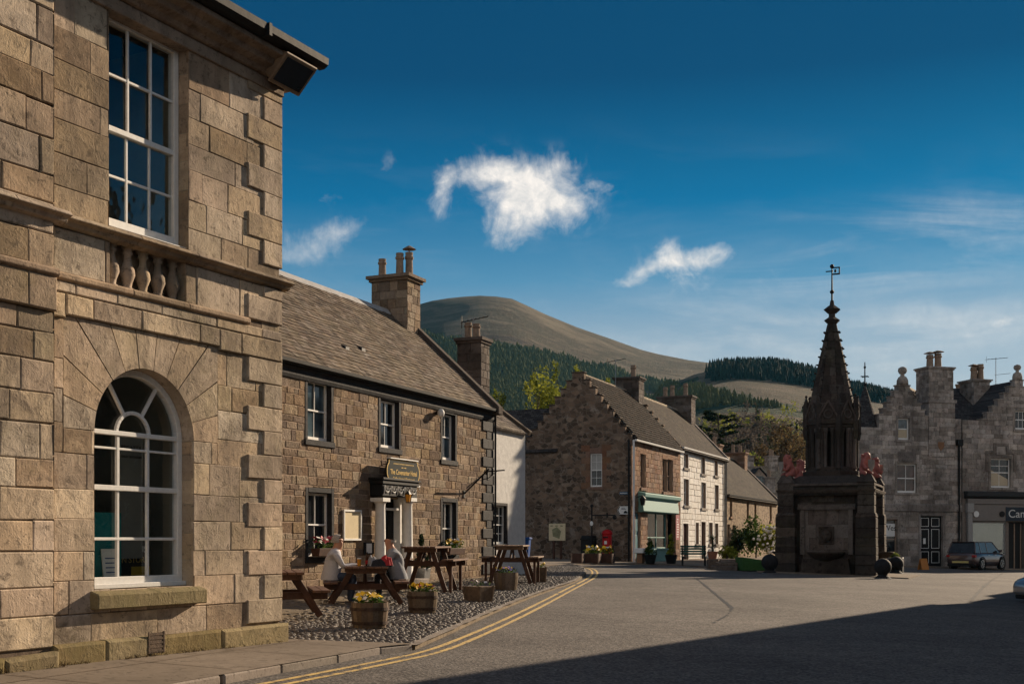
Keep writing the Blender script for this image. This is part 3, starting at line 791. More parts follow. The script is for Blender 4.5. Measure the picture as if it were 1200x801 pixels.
    fo = f.build('arch_window', M['white'], root, bevel=.005)
    fo['label'] = 'round headed white window with radiating bars'
    gp = MB(); gp.poly([(x, y0 + .064, z) for x, z in [(ax0 + .03, zb0 + .05), (ax1 - .03, zb0 + .05)] + [(axc + (ar - .03) * cos(pi * k / 20), acz + (ar - .03) * sin(pi * k / 20)) for k in range(21)]])
    gp.build('pane', M['glass'], fo)
    return dict(ax0=ax0, ax1=ax1, az0=az0, acz=acz, ar=ar, zc=zc, wx0=wx0, wx1=wx1, wz0=wz0, wz1=wz1)
M['hooprust0'] = plain('rusty_vent', (.12, .085, .06), .8, .4, 20, .5)
TH = town_hall()

def in_town_hall():
    t = TH; W = t['ax1'] - t['ax0']
    # hanging banner with writing
    def panel(name, x0, x1, z0, z1, y, mat, label, cat, lean=0.0):
        root = empty(name, LB.w((x0 + x1) / 2, y, z0), LB.a, label, cat)
        h = z1 - z0; w = x1 - x0
        b = MB(); b.box(-w / 2, w / 2, 0, .015, 0, h); o = b.build('panel', mat, root)
        if lean: root.rotation_euler = (lean, 0, LB.a)
        return root, w, h
    S = LB.s
    x0, x1 = S(140, .55), S(167, .55); z1 = LB.z(150, 512, .55); z0 = LB.z(150, 560, .55)
    r, w, h = panel('shop_banner', x0, x1, z0 - .9, z1, .55, M['whitejoint2'], 'grey banner lettered REGATTA hanging inside the arched window', 'banner')
    text(r, 'REGATTA', w * .2, (0, -.004, h - .12), mat=M['black'], ex=.002)
    text(r, 'GREAT OUTDOORS', w * .1, (0, -.004, h - .22), mat=M['black'], ex=.002)
    x0, x1 = S(112, .42), S(142, .42); za = LB.z(125, 600, .42)
    r, w, h = panel('teal_banner', x0 - .1, x1, t['az0'] + .05, za, .42, M['tealban'], 'plain teal board standing low at the left of the arched window', 'banner')
    x0, x1 = S(138, .62), S(176, .62); za = LB.z(160, 570, .62)
    r, w, h = panel('poster_board', x0, x1, t['az0'] + .05, za, .62, M['posterdark'], 'dark poster with hills lettered FIND US IN STORE in the arched window', 'poster')
    text(r, 'FIND', w * .22, (-w * .2, -.004, h * .33), mat=M['white_sign'], ex=.002); text(r, 'US', w * .22, (w * .26, -.004, h * .33), mat=M['white_sign'], ex=.002)
    text(r, 'IN', w * .2, (-w * .34, -.004, h * .22), mat=M['gold'], ex=.002); text(r, 'STORE', w * .2, (w * .12, -.004, h * .22), mat=M['gold'], ex=.002)
    b = MB(); b.box(-w * .1, w / 2 - .01, -.006, -.001, 0.01, h * .15); b.build('yellow_strip', M['posteryellow'], r)
    hl = MB(); hl.prism([(-w / 2 + .01, h * .45), (w / 2 - .01, h * .42), (w / 2 - .01, h * .62), (w * .1, h * .68), (-w * .2, h * .6), (-w / 2 + .01, h * .66)], -.006, -.001); hl.build('hill_picture', M['posterhill'], r)
    x0 = S(127, .33)
    r, w, h = panel('price_card', x0 - .05, x0 + .17, t['az0'] + .03, t['az0'] + .42, .33, M['white_sign'], 'small pale card propped on the sill inside the arched window', 'card', -.12)
    b = MB()
    for k in range(5): b.box(-w * .35, w * (.3 - .08 * (k % 2)), -.003, -.001, h * (.2 + .13 * k), h * (.2 + .13 * k) + .012)
    b.build('printed_lines', M['blueplastic'], r)
M['whitejoint2'] = plain('grey_banner_cloth', (.20, .20, .18), .8, .1, 4, .05)
M['tealban'] = plain('teal_board', (.02, .19, .20), .6, .08, 4, .05)
M['posterdark'] = plain('dark_poster', (.02, .022, .02), .4, .2, 4, .02)
M['posteryellow'] = plain('poster_yellow', (.42, .27, .02), .5, .05, 4, .02)
M['posterhill'] = plain('poster_moor', (.07, .075, .02), .5, .5, 3, .02)
in_town_hall()

def flood_light():
    x0, z = -.40, LB.z(312, 100)
    root = empty('flood_light', LB.w(x0, -.08, z), LB.a, 'boxy flood lamp bracketed under the eaves at the town hall corner', 'lamp')
    h = MB(); h.M = Matrix.Translation((.27, -.10, .0)) @ Matrix.Rotation(radians(-45), 4, 'X')
    # x along the wall, local -y up the face outwards, local -z the lit side
    h.box(-.27, .27, -.36, .0, .0, .17); h.box(-.30, .30, -.39, .03, -.03, -.001)
    for k in range(4): h.box(-.2 + k * .12, -.17 + k * .12, -.32, -.04, .17, .21)
    M_ = h.M; o = h.build('housing', M['lamphouse'], root, bevel=.012)
    gl = MB(); gl.M = M_; gl.box(-.25, .25, -.34, -.02, -.037, -.031); gl.build('lamp_glass', M['glassd'], o)
    b = MB(); b.tube([(.2, .08, .1), (.24, -.05, .12), (.27, -.1, .12)], .022, 6); b.box(.12, .30, .03, .07, .02, .2); b.build('bracket', M['iron'], root)
M['lamphouse'] = plain('brown_lamp_housing', (.22, .16, .11), .6, .2, 9, .2)
flood_light()
# ================================================================== hotel
def depth_of(fr, x, u):
    """how far in from the facade, at x along it, a point seen in column u lies"""
    k = (u - CU) / F; q = fr.w(x, 0)
    return (k * q.y - q.x) / (fr.i.x - k * fr.i.y)

def flowers(mb, c, rx, ry, n, rnd, cols=(1, 2), h=.12, leaf=0, size=.05):
    """leaf tufts and petals over a box or tub; material 0 leaves, others petals"""
    for k in range(n * 3):
        mb.mat = leaf; mb.tone = rnd.random()
        x, y = c[0] + rnd.uniform(-rx, rx), c[1] + rnd.uniform(-ry, ry)
        z = c[2] + rnd.uniform(-.01, h * .8); s = size * rnd.uniform(.7, 1.4)
        a = Vector((rnd.gauss(0, 1), rnd.gauss(0, 1), rnd.gauss(.4, .6))).normalized(); b = a.cross(Vector((rnd.gauss(0, 1), rnd.gauss(0, 1), rnd.gauss(0, 1)))).normalized(); p = Vector((x, y, z))
        mb.poly([p - a * s * .4, p + b * s * .3, p + a * s, p - b * s * .3])
    for k in range(n):
        mb.mat = rnd.choice(cols); x, y = c[0] + rnd.uniform(-rx, rx) * .95, c[1] + rnd.uniform(-ry, ry) * .95
        z = c[2] + h * rnd.uniform(.55, 1.1); s = size * rnd.uniform(.55, .9)
        nrm = Vector((rnd.gauss(0, .5), rnd.gauss(-.3, .5), rnd.gauss(.8, .3))).normalized()
        a = nrm.orthogonal().normalized(); b = nrm.cross(a); p = Vector((x, y, z))
        mb.poly([p + (a * cos(t) + b * sin(t)) * s * (1 if i % 2 else .75) for i, t in enumerate([2 * pi * q / 8 for q in range(8)])])
PET = [M['leaf'], M['pet_yellow'], M['pet_purple'], M['pet_red'], M['pet_white']]

M['skewstone'] = stone('dark_coping_stone', [(.05, (.05, .038, .03)), (.5, (.115, .09, .07)), (.95, (.2, .16, .125))], 3, (.04, .03, .025), .6, .6, .02)
def hotel():
    root = frame_root('hotel', HF, 'two storey stone hotel with black quoins, white columned doorway and slate roof', 'building')
    fr = HF; zb = -1.2
    xL = fr.s(330) - 5.5
    ze = fr.z(577, 484)                                   # eaves
    D = depth_of(fr, -.15, 467)
    q = fr.w(0, D); zr = CAMH - (373 - VH) / F * q.y
    wins = dict(U1=(360, 387.5, 446, 516), U2=(445.5, 467, 469, 525), U3=(518, 533, 485, 539), L1=(360.5, 388, 577, 652), L2=(518, 534, 588, 650))
    op = {k: (fr.s(v[0]), fr.s(v[1]), fr.z((v[0] + v[1]) / 2, v[3]), fr.z((v[0] + v[1]) / 2, v[2])) for k, v in wins.items()}
    dx0, dx1 = fr.s(450), fr.s(471); dz0, dz1 = fr.gz(fr.s(460)) + .1, fr.z(460, 584)
    holes = list(op.values()) + [(dx0, dx1, zb, dz1)]
    # two bays more to the left, hidden by the town hall from here
    w = MB(); w.mat = 1; wallgrid(w, [(xL, 0, ze, ze)], zb, holes, .0, .22, True); w.mat = 0
    hb = [(a - .11, b + .11, c - .1, d + .11) for a, b, c, d in list(op.values())] + [(dx0, dx1, zb, dz1)]
    blocks(w, xL, 0, zb, ze - .02, hb, (.12, .27), (.16, .62), .009, 0, .012, .007, 41, None, (.0, 1.0), .008, .1)
    w.tone = .3; w.mat = 0; shell(w, xL, 0, 2 * D, zb, ze, zr)
    w.build('wall', [M['hotelstone'], M['hotelmortar']], root)
    for k, (a, b, c, d) in op.items():
        s = sash(root, a + .005, b - .005, c + .01, d - .01, .11, 2, 1, 1, .05, .024, M['white'], M['glassblue'] if k in ('U1', 'U3') else M['glassd'], .5, 'window')
        surround(s, a, b, c, d, M['blackstone'], .11, .02, .14, .03, .20)
        if k[0] == 'U':
            cu = MB(); cu.box(a + .06, a + (b - a) * .42, .185, .2, c + .1, d - .06); cu.build('curtain', M['curtain'], s)
    # quoins painted black
    qn = MB(); z = fr.z(575, 672); k = 0; rnd = random.Random(4)
    xq0, xq1 = fr.s(564.5), fr.s(569.5)
    hq = (ze - .05 - z) / 18
    while k < 18:
        lg = k % 2 == 0; x0 = xq0 if lg else xq1
        block(qn, x0, .03, z + .004, z + hq * (1.12 if lg else .88) - .004, 0, .05 if lg else .03, .002, .003, rnd, .012)
        qn.box(.004, .035, -.03, .3 if lg else .18, z + .006, z + hq * (1.12 if lg else .88) - .006)
        z += hq * (1.12 if lg else .88); k += 1
    qn.build('quoins', M['blackstone'], root)
    # eaves course, gutter, roof
    ev = MB(); ev.prismx([(.02, ze - .28), (-.04, ze - .28), (-.07, ze - .2), (-.07, ze - .08), (-.12, ze - .04), (-.12, ze + .02), (.02, ze + .02)], xL, .06); ev.build('eaves_course', M['blackstone'], root, bevel=.008)
    gt = MB(); gt.prismx([(-.12, ze + .0), (-.2, ze - .01), (-.25, ze + .03), (-.26, ze + .1), (-.12, ze + .1)], xL, .1); gt.build('gutter', M['black'], root)
    dp = MB(); dp.tube([(fr.s(577) - .02 + .09, -.07, zb), (fr.s(577) + .07, -.07, ze)], .035, 8); dp.build('downpipe', M['black'], root)
    kk = (zr - ze) / D
    rf = MB(); rnd = random.Random(2)
    slope(rf, xL, -.12, -.16, ze + .03, D, zr, .05); slope(rf, xL, -.12, 2 * D + .16, ze + .03, D, zr, .05)
    ro = rf.build('roof', M['slate'], root)
    # real slates laid on the street slope
    sl = MB(); L = sqrt(D * D + (zr - ze) ** 2); ny, nz = -(zr - ze) / L, D / L
    r = 0; d = 0.02
    while d < L - .1:
        h = .165 - .05 * d / L; x = xL + rnd.uniform(0, .2)
        while x < -.14:
            wd = rnd.uniform(.15, .3); xe = min(x + wd, -.13)
            y0, z0 = -.16 + (D + .16) * d / L, ze + .03 + (zr - ze - .03) * d / L
            e = min(L, d + h * 2); y1, z1 = -.16 + (D + .16) * e / L, ze + .03 + (zr - ze - .03) * e / L
            o0 = .075 + rnd.uniform(0, .014); o1 = .055; dj = rnd.uniform(-.012, .012)
            sl.tone = rnd.random()
            a = [(x + .003, y0 + ny * o0 + dj * .7, z0 + nz * o0 + dj * .7), (xe - .003, y0 + ny * o0 + dj * .7, z0 + nz * o0 + dj * .7), (xe - .003, y1 + ny * o1, z1 + nz * o1), (x + .003, y1 + ny * o1, z1 + nz * o1)]
            b = [(px, py - ny * .02, pz - nz * .02) for px, py, pz in a[:2]]
            ia = [sl.V(p) for p in a]; ib = [sl.V(p) for p in b]
            sl.face(ia); sl.face((ia[0], ib[0], ib[1], ia[1]))
            x = xe
        d += h; r += 1
    sl.build('slates', M['slatestone'], ro, recalc=False)
    rd = MB(); rd.prismx([(D - .17, zr - .05), (D - .02, zr + .14), (D + .02, zr + .14), (D + .17, zr - .05)], xL, -.85); rd.build('ridge', M['lead'], ro)
    sk = MB(); sk.tone = .15
    for y0, z0 in ((-.2, ze + .02), (2 * D + .2, ze + .02)):
        sk.obox((-.03, y0, z0 + .12), (-.03, D, zr + .14), .3, .2)
    sk.box(-.2, .14, -.3, -.05, ze - .06, ze + .2)
    sk.build('skew', M['skewstone'], root, bevel=.02)
    for u, v in ((401, 414), (420, 415)):
        # vents on the slope
        best = min(((abs(CAMH - (v - VH) / F * fr.w(fr.s(u, t * D), t * D).y - (ze + t * (zr - ze))), t) for t in [i / 100 for i in range(101)]))
        t = best[1]; x = fr.s(u, t * D); y = t * D; z = ze + t * (zr - ze)
        vb = MB(); vb.prismx([(y - .16, z - .02), (y - .16, z + .16), (y - .04, z + .22), (y + .16, z + .22)], x - .09, x + .09)
        vb.box(x - .16, x + .16, y - .26, y - .1, z - .06, z - .0)
        vb.build('roof_vent', M['iron'], ro)
    # chimney at the gable
    ztop = CAMH - (333 - VH) / F * fr.w(-.4, D).y
    pd = depth_of(fr, -.4, 448)
    chimney(root, -.88, .0, D - .70, D + .56, zr - 1.3, ztop, M['hotelstone'], M['mortar'],
            [(-.45, depth_of(fr, -.45, 448)), (-.6, depth_of(fr, -.6, 468.5)), (-.25, depth_of(fr, -.25, 479.5))], 51, .14, .72, .13, cowl=(2,))
    # portico
    def col(name, u, yo):
        x = fr.s(u, yo); g0 = fr.gz(x, yo) + .08; zt = fr.z(u, 583, yo); b = MB(); H = zt - g0; r = .145; b.smooth = True
        b.lathe((x, yo, g0), [(r * 1.35, 0), (r * 1.35, .1), (r * 1.2, .13), (r * 1.15, .2), (r, .24), (r * .98, H * .4), (r * .86, H - .22), (r * .9, H - .2), (r * .9, H - .17), (r * 1.1, H - .12), (r * 1.2, H - .1)], 20)
        b.smooth = False; b.box(x - r * 1.3, x + r * 1.3, yo - r * 1.3, yo + r * 1.3, zt - .1, zt)
        b.build(name, M['stuccowhite'], root, bevel=.004); return x, zt
    yo = -.19
    cx0, zt0 = col('column', 445.5, yo); cx1, zt1 = col('column', 477.5, yo)
    ct = max(zt0, zt1)
    cz1 = fr.z(463, 563, yo)
    en = MB(); en.box(cx0 - .2, cx1 + .2, yo - .18, .0, ct, cz1 - .12); en.box(cx0 - .25, cx1 + .25, yo - .22, .0, cz1 - .118, cz1 - .02); en.box(cx0 - .29, cx1 + .29, yo - .26, .0, cz1 - .018, cz1 + .04)
    eo = en.build('door_canopy', M['black'], root, bevel=.01)
    fe = MB(); n = 5                                       # painted swags along the frieze
    L_ = cx1 - cx0 + .3; zc = (ct + cz1 - .12) / 2
    for k in range(n):
        xc = cx0 - .15 + L_ * (k + .5) / n; rr = L_ / n * .36
        pts = [(xc - rr * cos(pi * i / 10), yo - .195, zc + .06 - rr * .9 * sin(pi * i / 10)) for i in range(11)]
        fe.tube(pts, .017, 5); fe.ball((xc - rr - .02, yo - .195, zc + .09), .03, 8, 6); fe.tube([(xc - rr - .03, yo - .195, zc + .08), (xc - rr - .03, yo - .195, zc - .1)], .012, 5)
        fe.ball((xc, yo - .195, zc + .03), .026, 8, 6)
    fe.build('frieze_swags', M['stuccowhite'], eo)
    dr = MB(); dr.box(dx0, dx1, .2, .26, dz0 - .1, dz1); 
    for a, b in ((.12, .46), (.54, .88)):
        for c_, d_ in ((.08, .4), (.46, .9)):
            X0, X1 = dx0 + (dx1 - dx0) * a, dx0 + (dx1 - dx0) * b; H = dz1 - dz0
            dr.box(X0, X1, .185, .2, dz0 + H * c_, dz0 + H * d_)
    do = dr.build('door', M['black'], root, bevel=.008)
    jb = MB(); jb.box(dx0 - .005, dx0 + .1, .0, .2, dz0 - .1, dz1); jb.box(dx1 - .1, dx1 + .005, .0, .2, dz0 - .1, dz1); jb.box(dx0 + .1, dx1 - .1, .02, .19, dz1 - .3, dz1 - .24); jb.build('door_frame', M['stuccowhite'], do, bevel=.006)
    kn = MB(); kn.ball((dx0 + (dx1 - dx0) * .6, .16, dz0 + 1.0), .035, 8, 6); kn.build('door_knob', M['gold'], do)
    st = MB(); g0 = fr.gz(fr.s(460)); st.box(cx0 - .3, cx1 + .3, -.7, .2, zb, g0 + .17); st.build('doorstep', M['greystone'], root, bevel=.02)
    return dict(root=root, ze=ze, zr=zr, D=D, op=op, yo=yo, cx0=cx0, cx1=cx1, cz1=cz1)
M['slatestone'] = stone('brown_roof_slates', [(.1, (.058, .043, .033)), (.5, (.135, .103, .079)), (.9, (.235, .185, .145))], 2.2, (.2, .17, .11), .35, .5, .012, 0)
HT = hotel()

def hotel_sign():
    fr = HF; yo = HT['yo'] - .12
    x0, x1 = fr.s(453, yo), fr.s(492, yo); z1, z0 = fr.z(472, 539, yo), fr.z(472, 567, yo)
    xc = (x0 + x1) / 2; w = x1 - x0; h = z1 - z0
    root = empty('hotel_sign', fr.w(xc, yo, z0), fr.a, 'dark hotel name board with gold lettering above the white columned doorway', 'sign')
    def outline(k):
        W, H = w / 2 * k, h / 2 * (1 - (1 - k) * 1.6); c = h / 2; pts = []
        q = W - h * .16
        prof = [(q, -H), (q, -H * .72)] + [(q + (W - q) * cos(t) * 1.0, H * .62 * sin(t)) for t in [radians(d) for d in range(-60, 61, 15)]] + [(q, H * .72), (q, H)]
        pts = prof + [(-x, z) for x, z in reversed(prof)]
        return [(x, z + c) for x, z in pts]
    b = MB(); b.prism(outline(1.0), 0, .05); o = b.build('board', M['black'], root, bevel=.004)
    r = MB(); A, B = outline(.985), outline(.95)
    for k in range(len(A)):
        n = (k + 1) % len(A); r.poly([(A[k][0], -.004, A[k][1]), (A[n][0], -.004, A[n][1]), (B[n][0], -.004, B[n][1]), (B[k][0], -.004, B[k][1])])
    r.build('gilt_edge', M['gold'], o)
    p = MB(); p.prism(outline(.94), -.004, -.001); p.build('green_field', M['signgreen'], o)
    text(root, 'The Covenanter Hotel', h * .285, (0, -.007, h * .47), mat=M['gold'], bold=.012, ex=.003, sx=w * .80 / (h * .285 * 9.3))
    text(root, 'Coffee House & Restaurant', h * .17, (0, -.007, h * .21), mat=M['gold'], bold=.014, ex=.003, sx=w * .68 / (h * .17 * 11.8))
    d = MB()
    for k in range(17): d.box(-w * .3 + k * w * .036, -w * .3 + k * w * .036 + w * .02, -.008, -.004, h * .8, h * .845)
    d.box(-w * .07, -w * .015, -.008, -.004, h * .665, h * .70); d.box(w * .015, w * .07, -.008, -.004, h * .665, h * .70)
    d.build('small_gold_line', M['gold'], root)
    s = MB(); s.box(-w * .46, w * .46, -.05, .09, -.05, -.004); s.box(-w * .42, w * .42, -.04, .09, h + .004, h + .035); s.build('white_ledge', M['stuccowhite'], root, bevel=.004)
    ir = MB()
    for sx in (-1, 1):
        ir.tube([(sx * w * .5, .03, -.12)] + [(sx * (w * .55 + .1 * sin(t)), .06, -.02 + .16 * t / 3) for t in (0.2, .8, 1.5, 2.2, 3)], .012, 5)
        ir.tube([(sx * w * .3, .05, h * .8), (sx * w * .3, -yo, h * .8)], .014, 5)
    ir.build('scroll_bracket', M['iron'], root)
hotel_sign()

def hotel_bits():
    fr = HF; S, Z = fr.s, fr.z
    # notice board
    x0, x1, z0, z1 = fr.rect(400.5, 421.5, 597, 633); w = x1 - x0; h = z1 - z0
    r = empty('notice_board', fr.w((x0 + x1) / 2, -.02, z0), fr.a, 'large cream menu board in a pale frame on the hotel wall', 'notice board')
    b = MB(); b.box(-w / 2, w / 2, -.05, 0, 0, .05); b.box(-w / 2, w / 2, -.05, 0, h - .05, h); b.box(-w / 2, -w / 2 + .05, -.05, 0, .05, h - .05); b.box(w / 2 - .05, w / 2, -.05, 0, .05, h - .05); b.build('board_frame', M['stuccowhite'], r, bevel=.006)
    b = MB(); b.box(-w / 2 + .05, w / 2 - .05, -.02, -.01, .05, h - .05); b.build('paper', M['paper'], r)
    x0, x1, z0, z1 = fr.rect(425, 436.5, 635, 649); w = x1 - x0; h = z1 - z0
    r = empty('wall_notice', fr.w((x0 + x1) / 2, -.02, z0), fr.a, 'small white notice in a dark frame left of the hotel doorway', 'notice')
    b = MB(); b.box(-w / 2, w / 2, -.03, 0, 0, h); b.build('backing', M['black'], r, bevel=.005)
    b = MB(); b.box(-w * .3, w * .25, -.036, -.031, h * .1, h * .9); b.build('paper', M['white_sign'], r)
    # lantern under the canopy
    yo = HT['yo'] - .3; x = S(478.5, yo); z = Z(478.5, 588, yo)
    r = empty('lantern', fr.w(x, yo, z), fr.a, 'small glazed lantern hanging by the right hand column of the hotel doorway', 'lamp')
    b = MB(); b.frustum((0, 0), .10, .02, .2, .3, 4, pi / 4); b.frustum((0, 0), .07, .08, -.02, .0, 4, pi / 4); b.tube([(0, 0, .3), (0, .05, .4), (0, .28, .42)], .012, 5)
    for k in range(4):
        t = pi / 4 + k * pi / 2; b.tube([(.06 * cos(t), .06 * sin(t), 0), (.095 * cos(t), .095 * sin(t), .2)], .008, 4)
    b.build('lantern_frame', M['iron'], r); b = MB(); b.frustum((0, 0), .055, .088, .005, .195, 4, pi / 4); b.build('lantern_glass', M['beer'], r)
    # flagpole and bracket
    r = empty('flagpole', fr.w(S(543), 0, Z(543, 579)), fr.a, 'bare black flagpole slanting up from the hotel wall near the quoins', 'flagpole')
    b = MB(); b.tube([(0, 0, 0), (.18, -.75, .75)], .025, 7); b.build('pole', M['iron'], r); b = MB(); b.box(-.06, .06, -.04, 0, -.1, .12); b.build('wall_plate', M['iron'], r, bevel=.005)
    r = empty('sign_bracket', fr.w(S(570), -.05, Z(570, 552)), fr.a, 'bare black iron arm sticking straight out at the hotel corner quoins', 'bracket')
    b = MB(); b.tube([(0, 0, 0), (.1, -.52, .03)], .022, 6); b.tube([(0, 0, -.22), (.06, -.3, .02)], .012, 5); b.build('arm', M['iron'], r); b = MB(); b.box(-.05, .05, -.02, .03, -.26, .06); b.build('wall_plate', M['iron'], r, bevel=.004)
    # white lamp between upper windows
    r = empty('security_lamp', fr.w(S(510), -.02, Z(510, 484)), fr.a, 'round white security lamp high on the hotel wall left of the last upper window', 'lamp')
    b = MB(); b.smooth = True; b.ball((0, -.16, 0), .1, 12, 8, 1, 1, 1.2); b.build('lamp_head', M['stuccowhite'], r)
    b = MB(); b.box(-.05, .05, -.1, 0, -.05, .05); b.build('mount', M['iron'], r, bevel=.005)
    # window boxes
    rnd = random.Random(12)
    for k, key in (('L1', 'L1'), ('L2', 'L2')):
        a, b_, c, d = HT['op'][key]; w = b_ - a + (.1 if key == 'L2' else -.1)
        r = empty('window_box', fr.w((a + b_) / 2, -.17, c + .0), fr.a, 'window box of red and white flowers on the hotel sill near the seated men' if key == 'L1' else 'window box of pale yellow flowers on the hotel sill beside the black quoins', 'window box', 'flower boxes on the hotel sills')
        b = MB(); b.prismx([(-.1, .02), (.09, .02), (.12, .2), (-.13, .2)], -w / 2, w / 2); b.build('box', M['benchwood'], r, bevel=.008)
        b = MB(); flowers(b, (0, 0, .2), w / 2, .1, 46, rnd, (3, 4, 3) if key == 'L1' else (1, 4, 1), .24, 0, .07); b.build('flowers', PET, r)
    # clipped shrub by the door
    p = ground(494, 681, .08)
    r = empty('potted_shrub', p, 0, 'clipped green shrub in a square pot right of the hotel doorway', 'plant')
    b = MB(); b.frustum((0, 0), .22, .27, 0, .36, 4, pi / 4 + HF.a); b.build('pot', M['galv'], r, bevel=.01)
    b = MB(); b.frustum((0, 0), .25, .25, .3, .335, 4, pi / 4 + HF.a); b.build('soil', M['soil'], r)
    b = MB()
    for k in range(8): leaves(b, (0, 0, .42 + k * .11), (.26 - .027 * k, .26 - .027 * k, .14), 130, .06, rnd, 4)
    b.tube([(0, 0, .3), (0, 0, 1.0)], .02, 5); b.build('foliage', M['leafdark'], r)
hotel_bits()

def aerial(name, p, h, rz, label, arm=.9, bars=7, second=False):
    r = empty(name, p, rz, label, 'aerial')
    b = MB(); b.tube([(0, 0, 0), (0, 0, h)], .022, 6); b.build('mast', M['galv'], r)
    b = MB(); a0 = h - .06
    b.tube([(-arm * .45, 0, a0 - .12), (arm * .55, 0, a0 + .12)], .016, 5)
    for k in range(bars):
        t = -.42 + k * .95 / (bars - 1); l = .22 - .016 * k
        b.tube([(arm * t, -l, a0 + t * .24), (arm * t, l, a0 + t * .24)], .009, 4)
    b.tube([(-arm * .45, 0, a0 - .32), (-arm * .45, 0, a0 + .1)], .012, 4)
    if second: b.tube([(-.1, 0, h * .55), (arm * .7, 0, h * .62)], .014, 5)
    b.build('antenna', M['iron'], r)
    return r

# ================================================================== white harled house next to the hotel
def white_house():
    fr = Frame(HF.w(0.03, .12)[:2], HF.a)
    root = frame_root('harled_house', fr, 'low white harled house with slate roof tucked in beside the hotel', 'building')
    x1 = fr.s(615.5); ze = fr.z(596, 503); zb = -1.0
    D = depth_of(fr, x1, 557); zr = CAMH - (462 - VH) / F * fr.w(x1, D).y
    o = fr.rect(576, 593.5, 592, 637); o = (max(o[0], .12), o[1], o[2], o[3])
    w = MB(); wallgrid(w, [(0, x1, ze, ze)], zb, [o], 0, .2); shell(w, 0, x1, 2 * D, zb, ze, zr)
    w.build('wall', M['harl'], root)
    s = sash(root, o[0], o[1], o[2], o[3], .1, 4, 2, 2, .045, .022, M['white'], M['glassd'], .5)
    surround(s, *o, M['blackstone'], .09, .012, .1, .02, .18)
    gable_roof(root, 0, x1 - .1, 2 * D, ze, zr, M['slate'], .12, .07, ridge=M['lead'])
    sk = MB(); sk.tone = .5
    for y0 in (-.18, 2 * D + .18): sk.obox((x1 - .02, y0, ze - .03), (x1 - .02, D, zr + .1), .26, .17)
    sk.build('skew', M['skewstone'], root, bevel=.02)
    zt = CAMH - (399 - VH) / F * fr.w(x1 - .3, D).y
    y0, y1 = depth_of(fr, x1, 573.5), depth_of(fr, x1 - .7, 536)
    chimney(root, x1 - .7, x1, y0, y1, ze + .4, zt - .15, M['fountainpale'], M['mortar'], [(x1 - .4, y0 + (y1 - y0) * .34), (x1 - .4, y0 + (y1 - y0) * .7)], 61, .1, .55, .13)
    q = fr.w(x1 - .35, y0 + (y1 - y0) * .5, zt)
    a = aerial('television_aerial', (q.x, q.y, zt), CAMH - (372 - VH) / F * q.y - zt, .3, 'thin television aerial on the chimney of the white harled house')
white_house()

# ================================================================== shop with crow stepped gable
GF = Frame(ST.p[:2], ST.a - pi / 2)                       # gable plane; x runs towards the street corner, inward is along the street
RG = Matrix.Rotation(-pi / 2, 4, 'Z')
def crowsteps(mb, W, ze, zr, n, over=.28, y0=-.0, y1=.32, tone=(.1, .5), seed=3, cap=.07, xoff=0.0):
    """stepped coping stones on a gable spanning x from -W to 0 (+xoff)"""
    rnd = random.Random(seed); segs = []
    for k in range(n):
        xa, xb = -W / 2 * (1 - k / n), -W / 2 * (1 - (k + 1) / n)
        z = ze + (zr - ze) * (k + 1) / n + over
        for s in (-1, 1):
            a, b = (xa, xb) if s < 0 else (-xb, -xa)
            segs.append((a - W / 2 + xoff, b - W / 2 + xoff, z))
            mb.tone = rnd.uniform(*tone); e = .05
            mb.box(a - W / 2 + xoff - (e if s < 0 else 0), b - W / 2 + xoff + (e if s > 0 else 0), y0 - .04, y1 + .04, z, z + cap)
    return segs

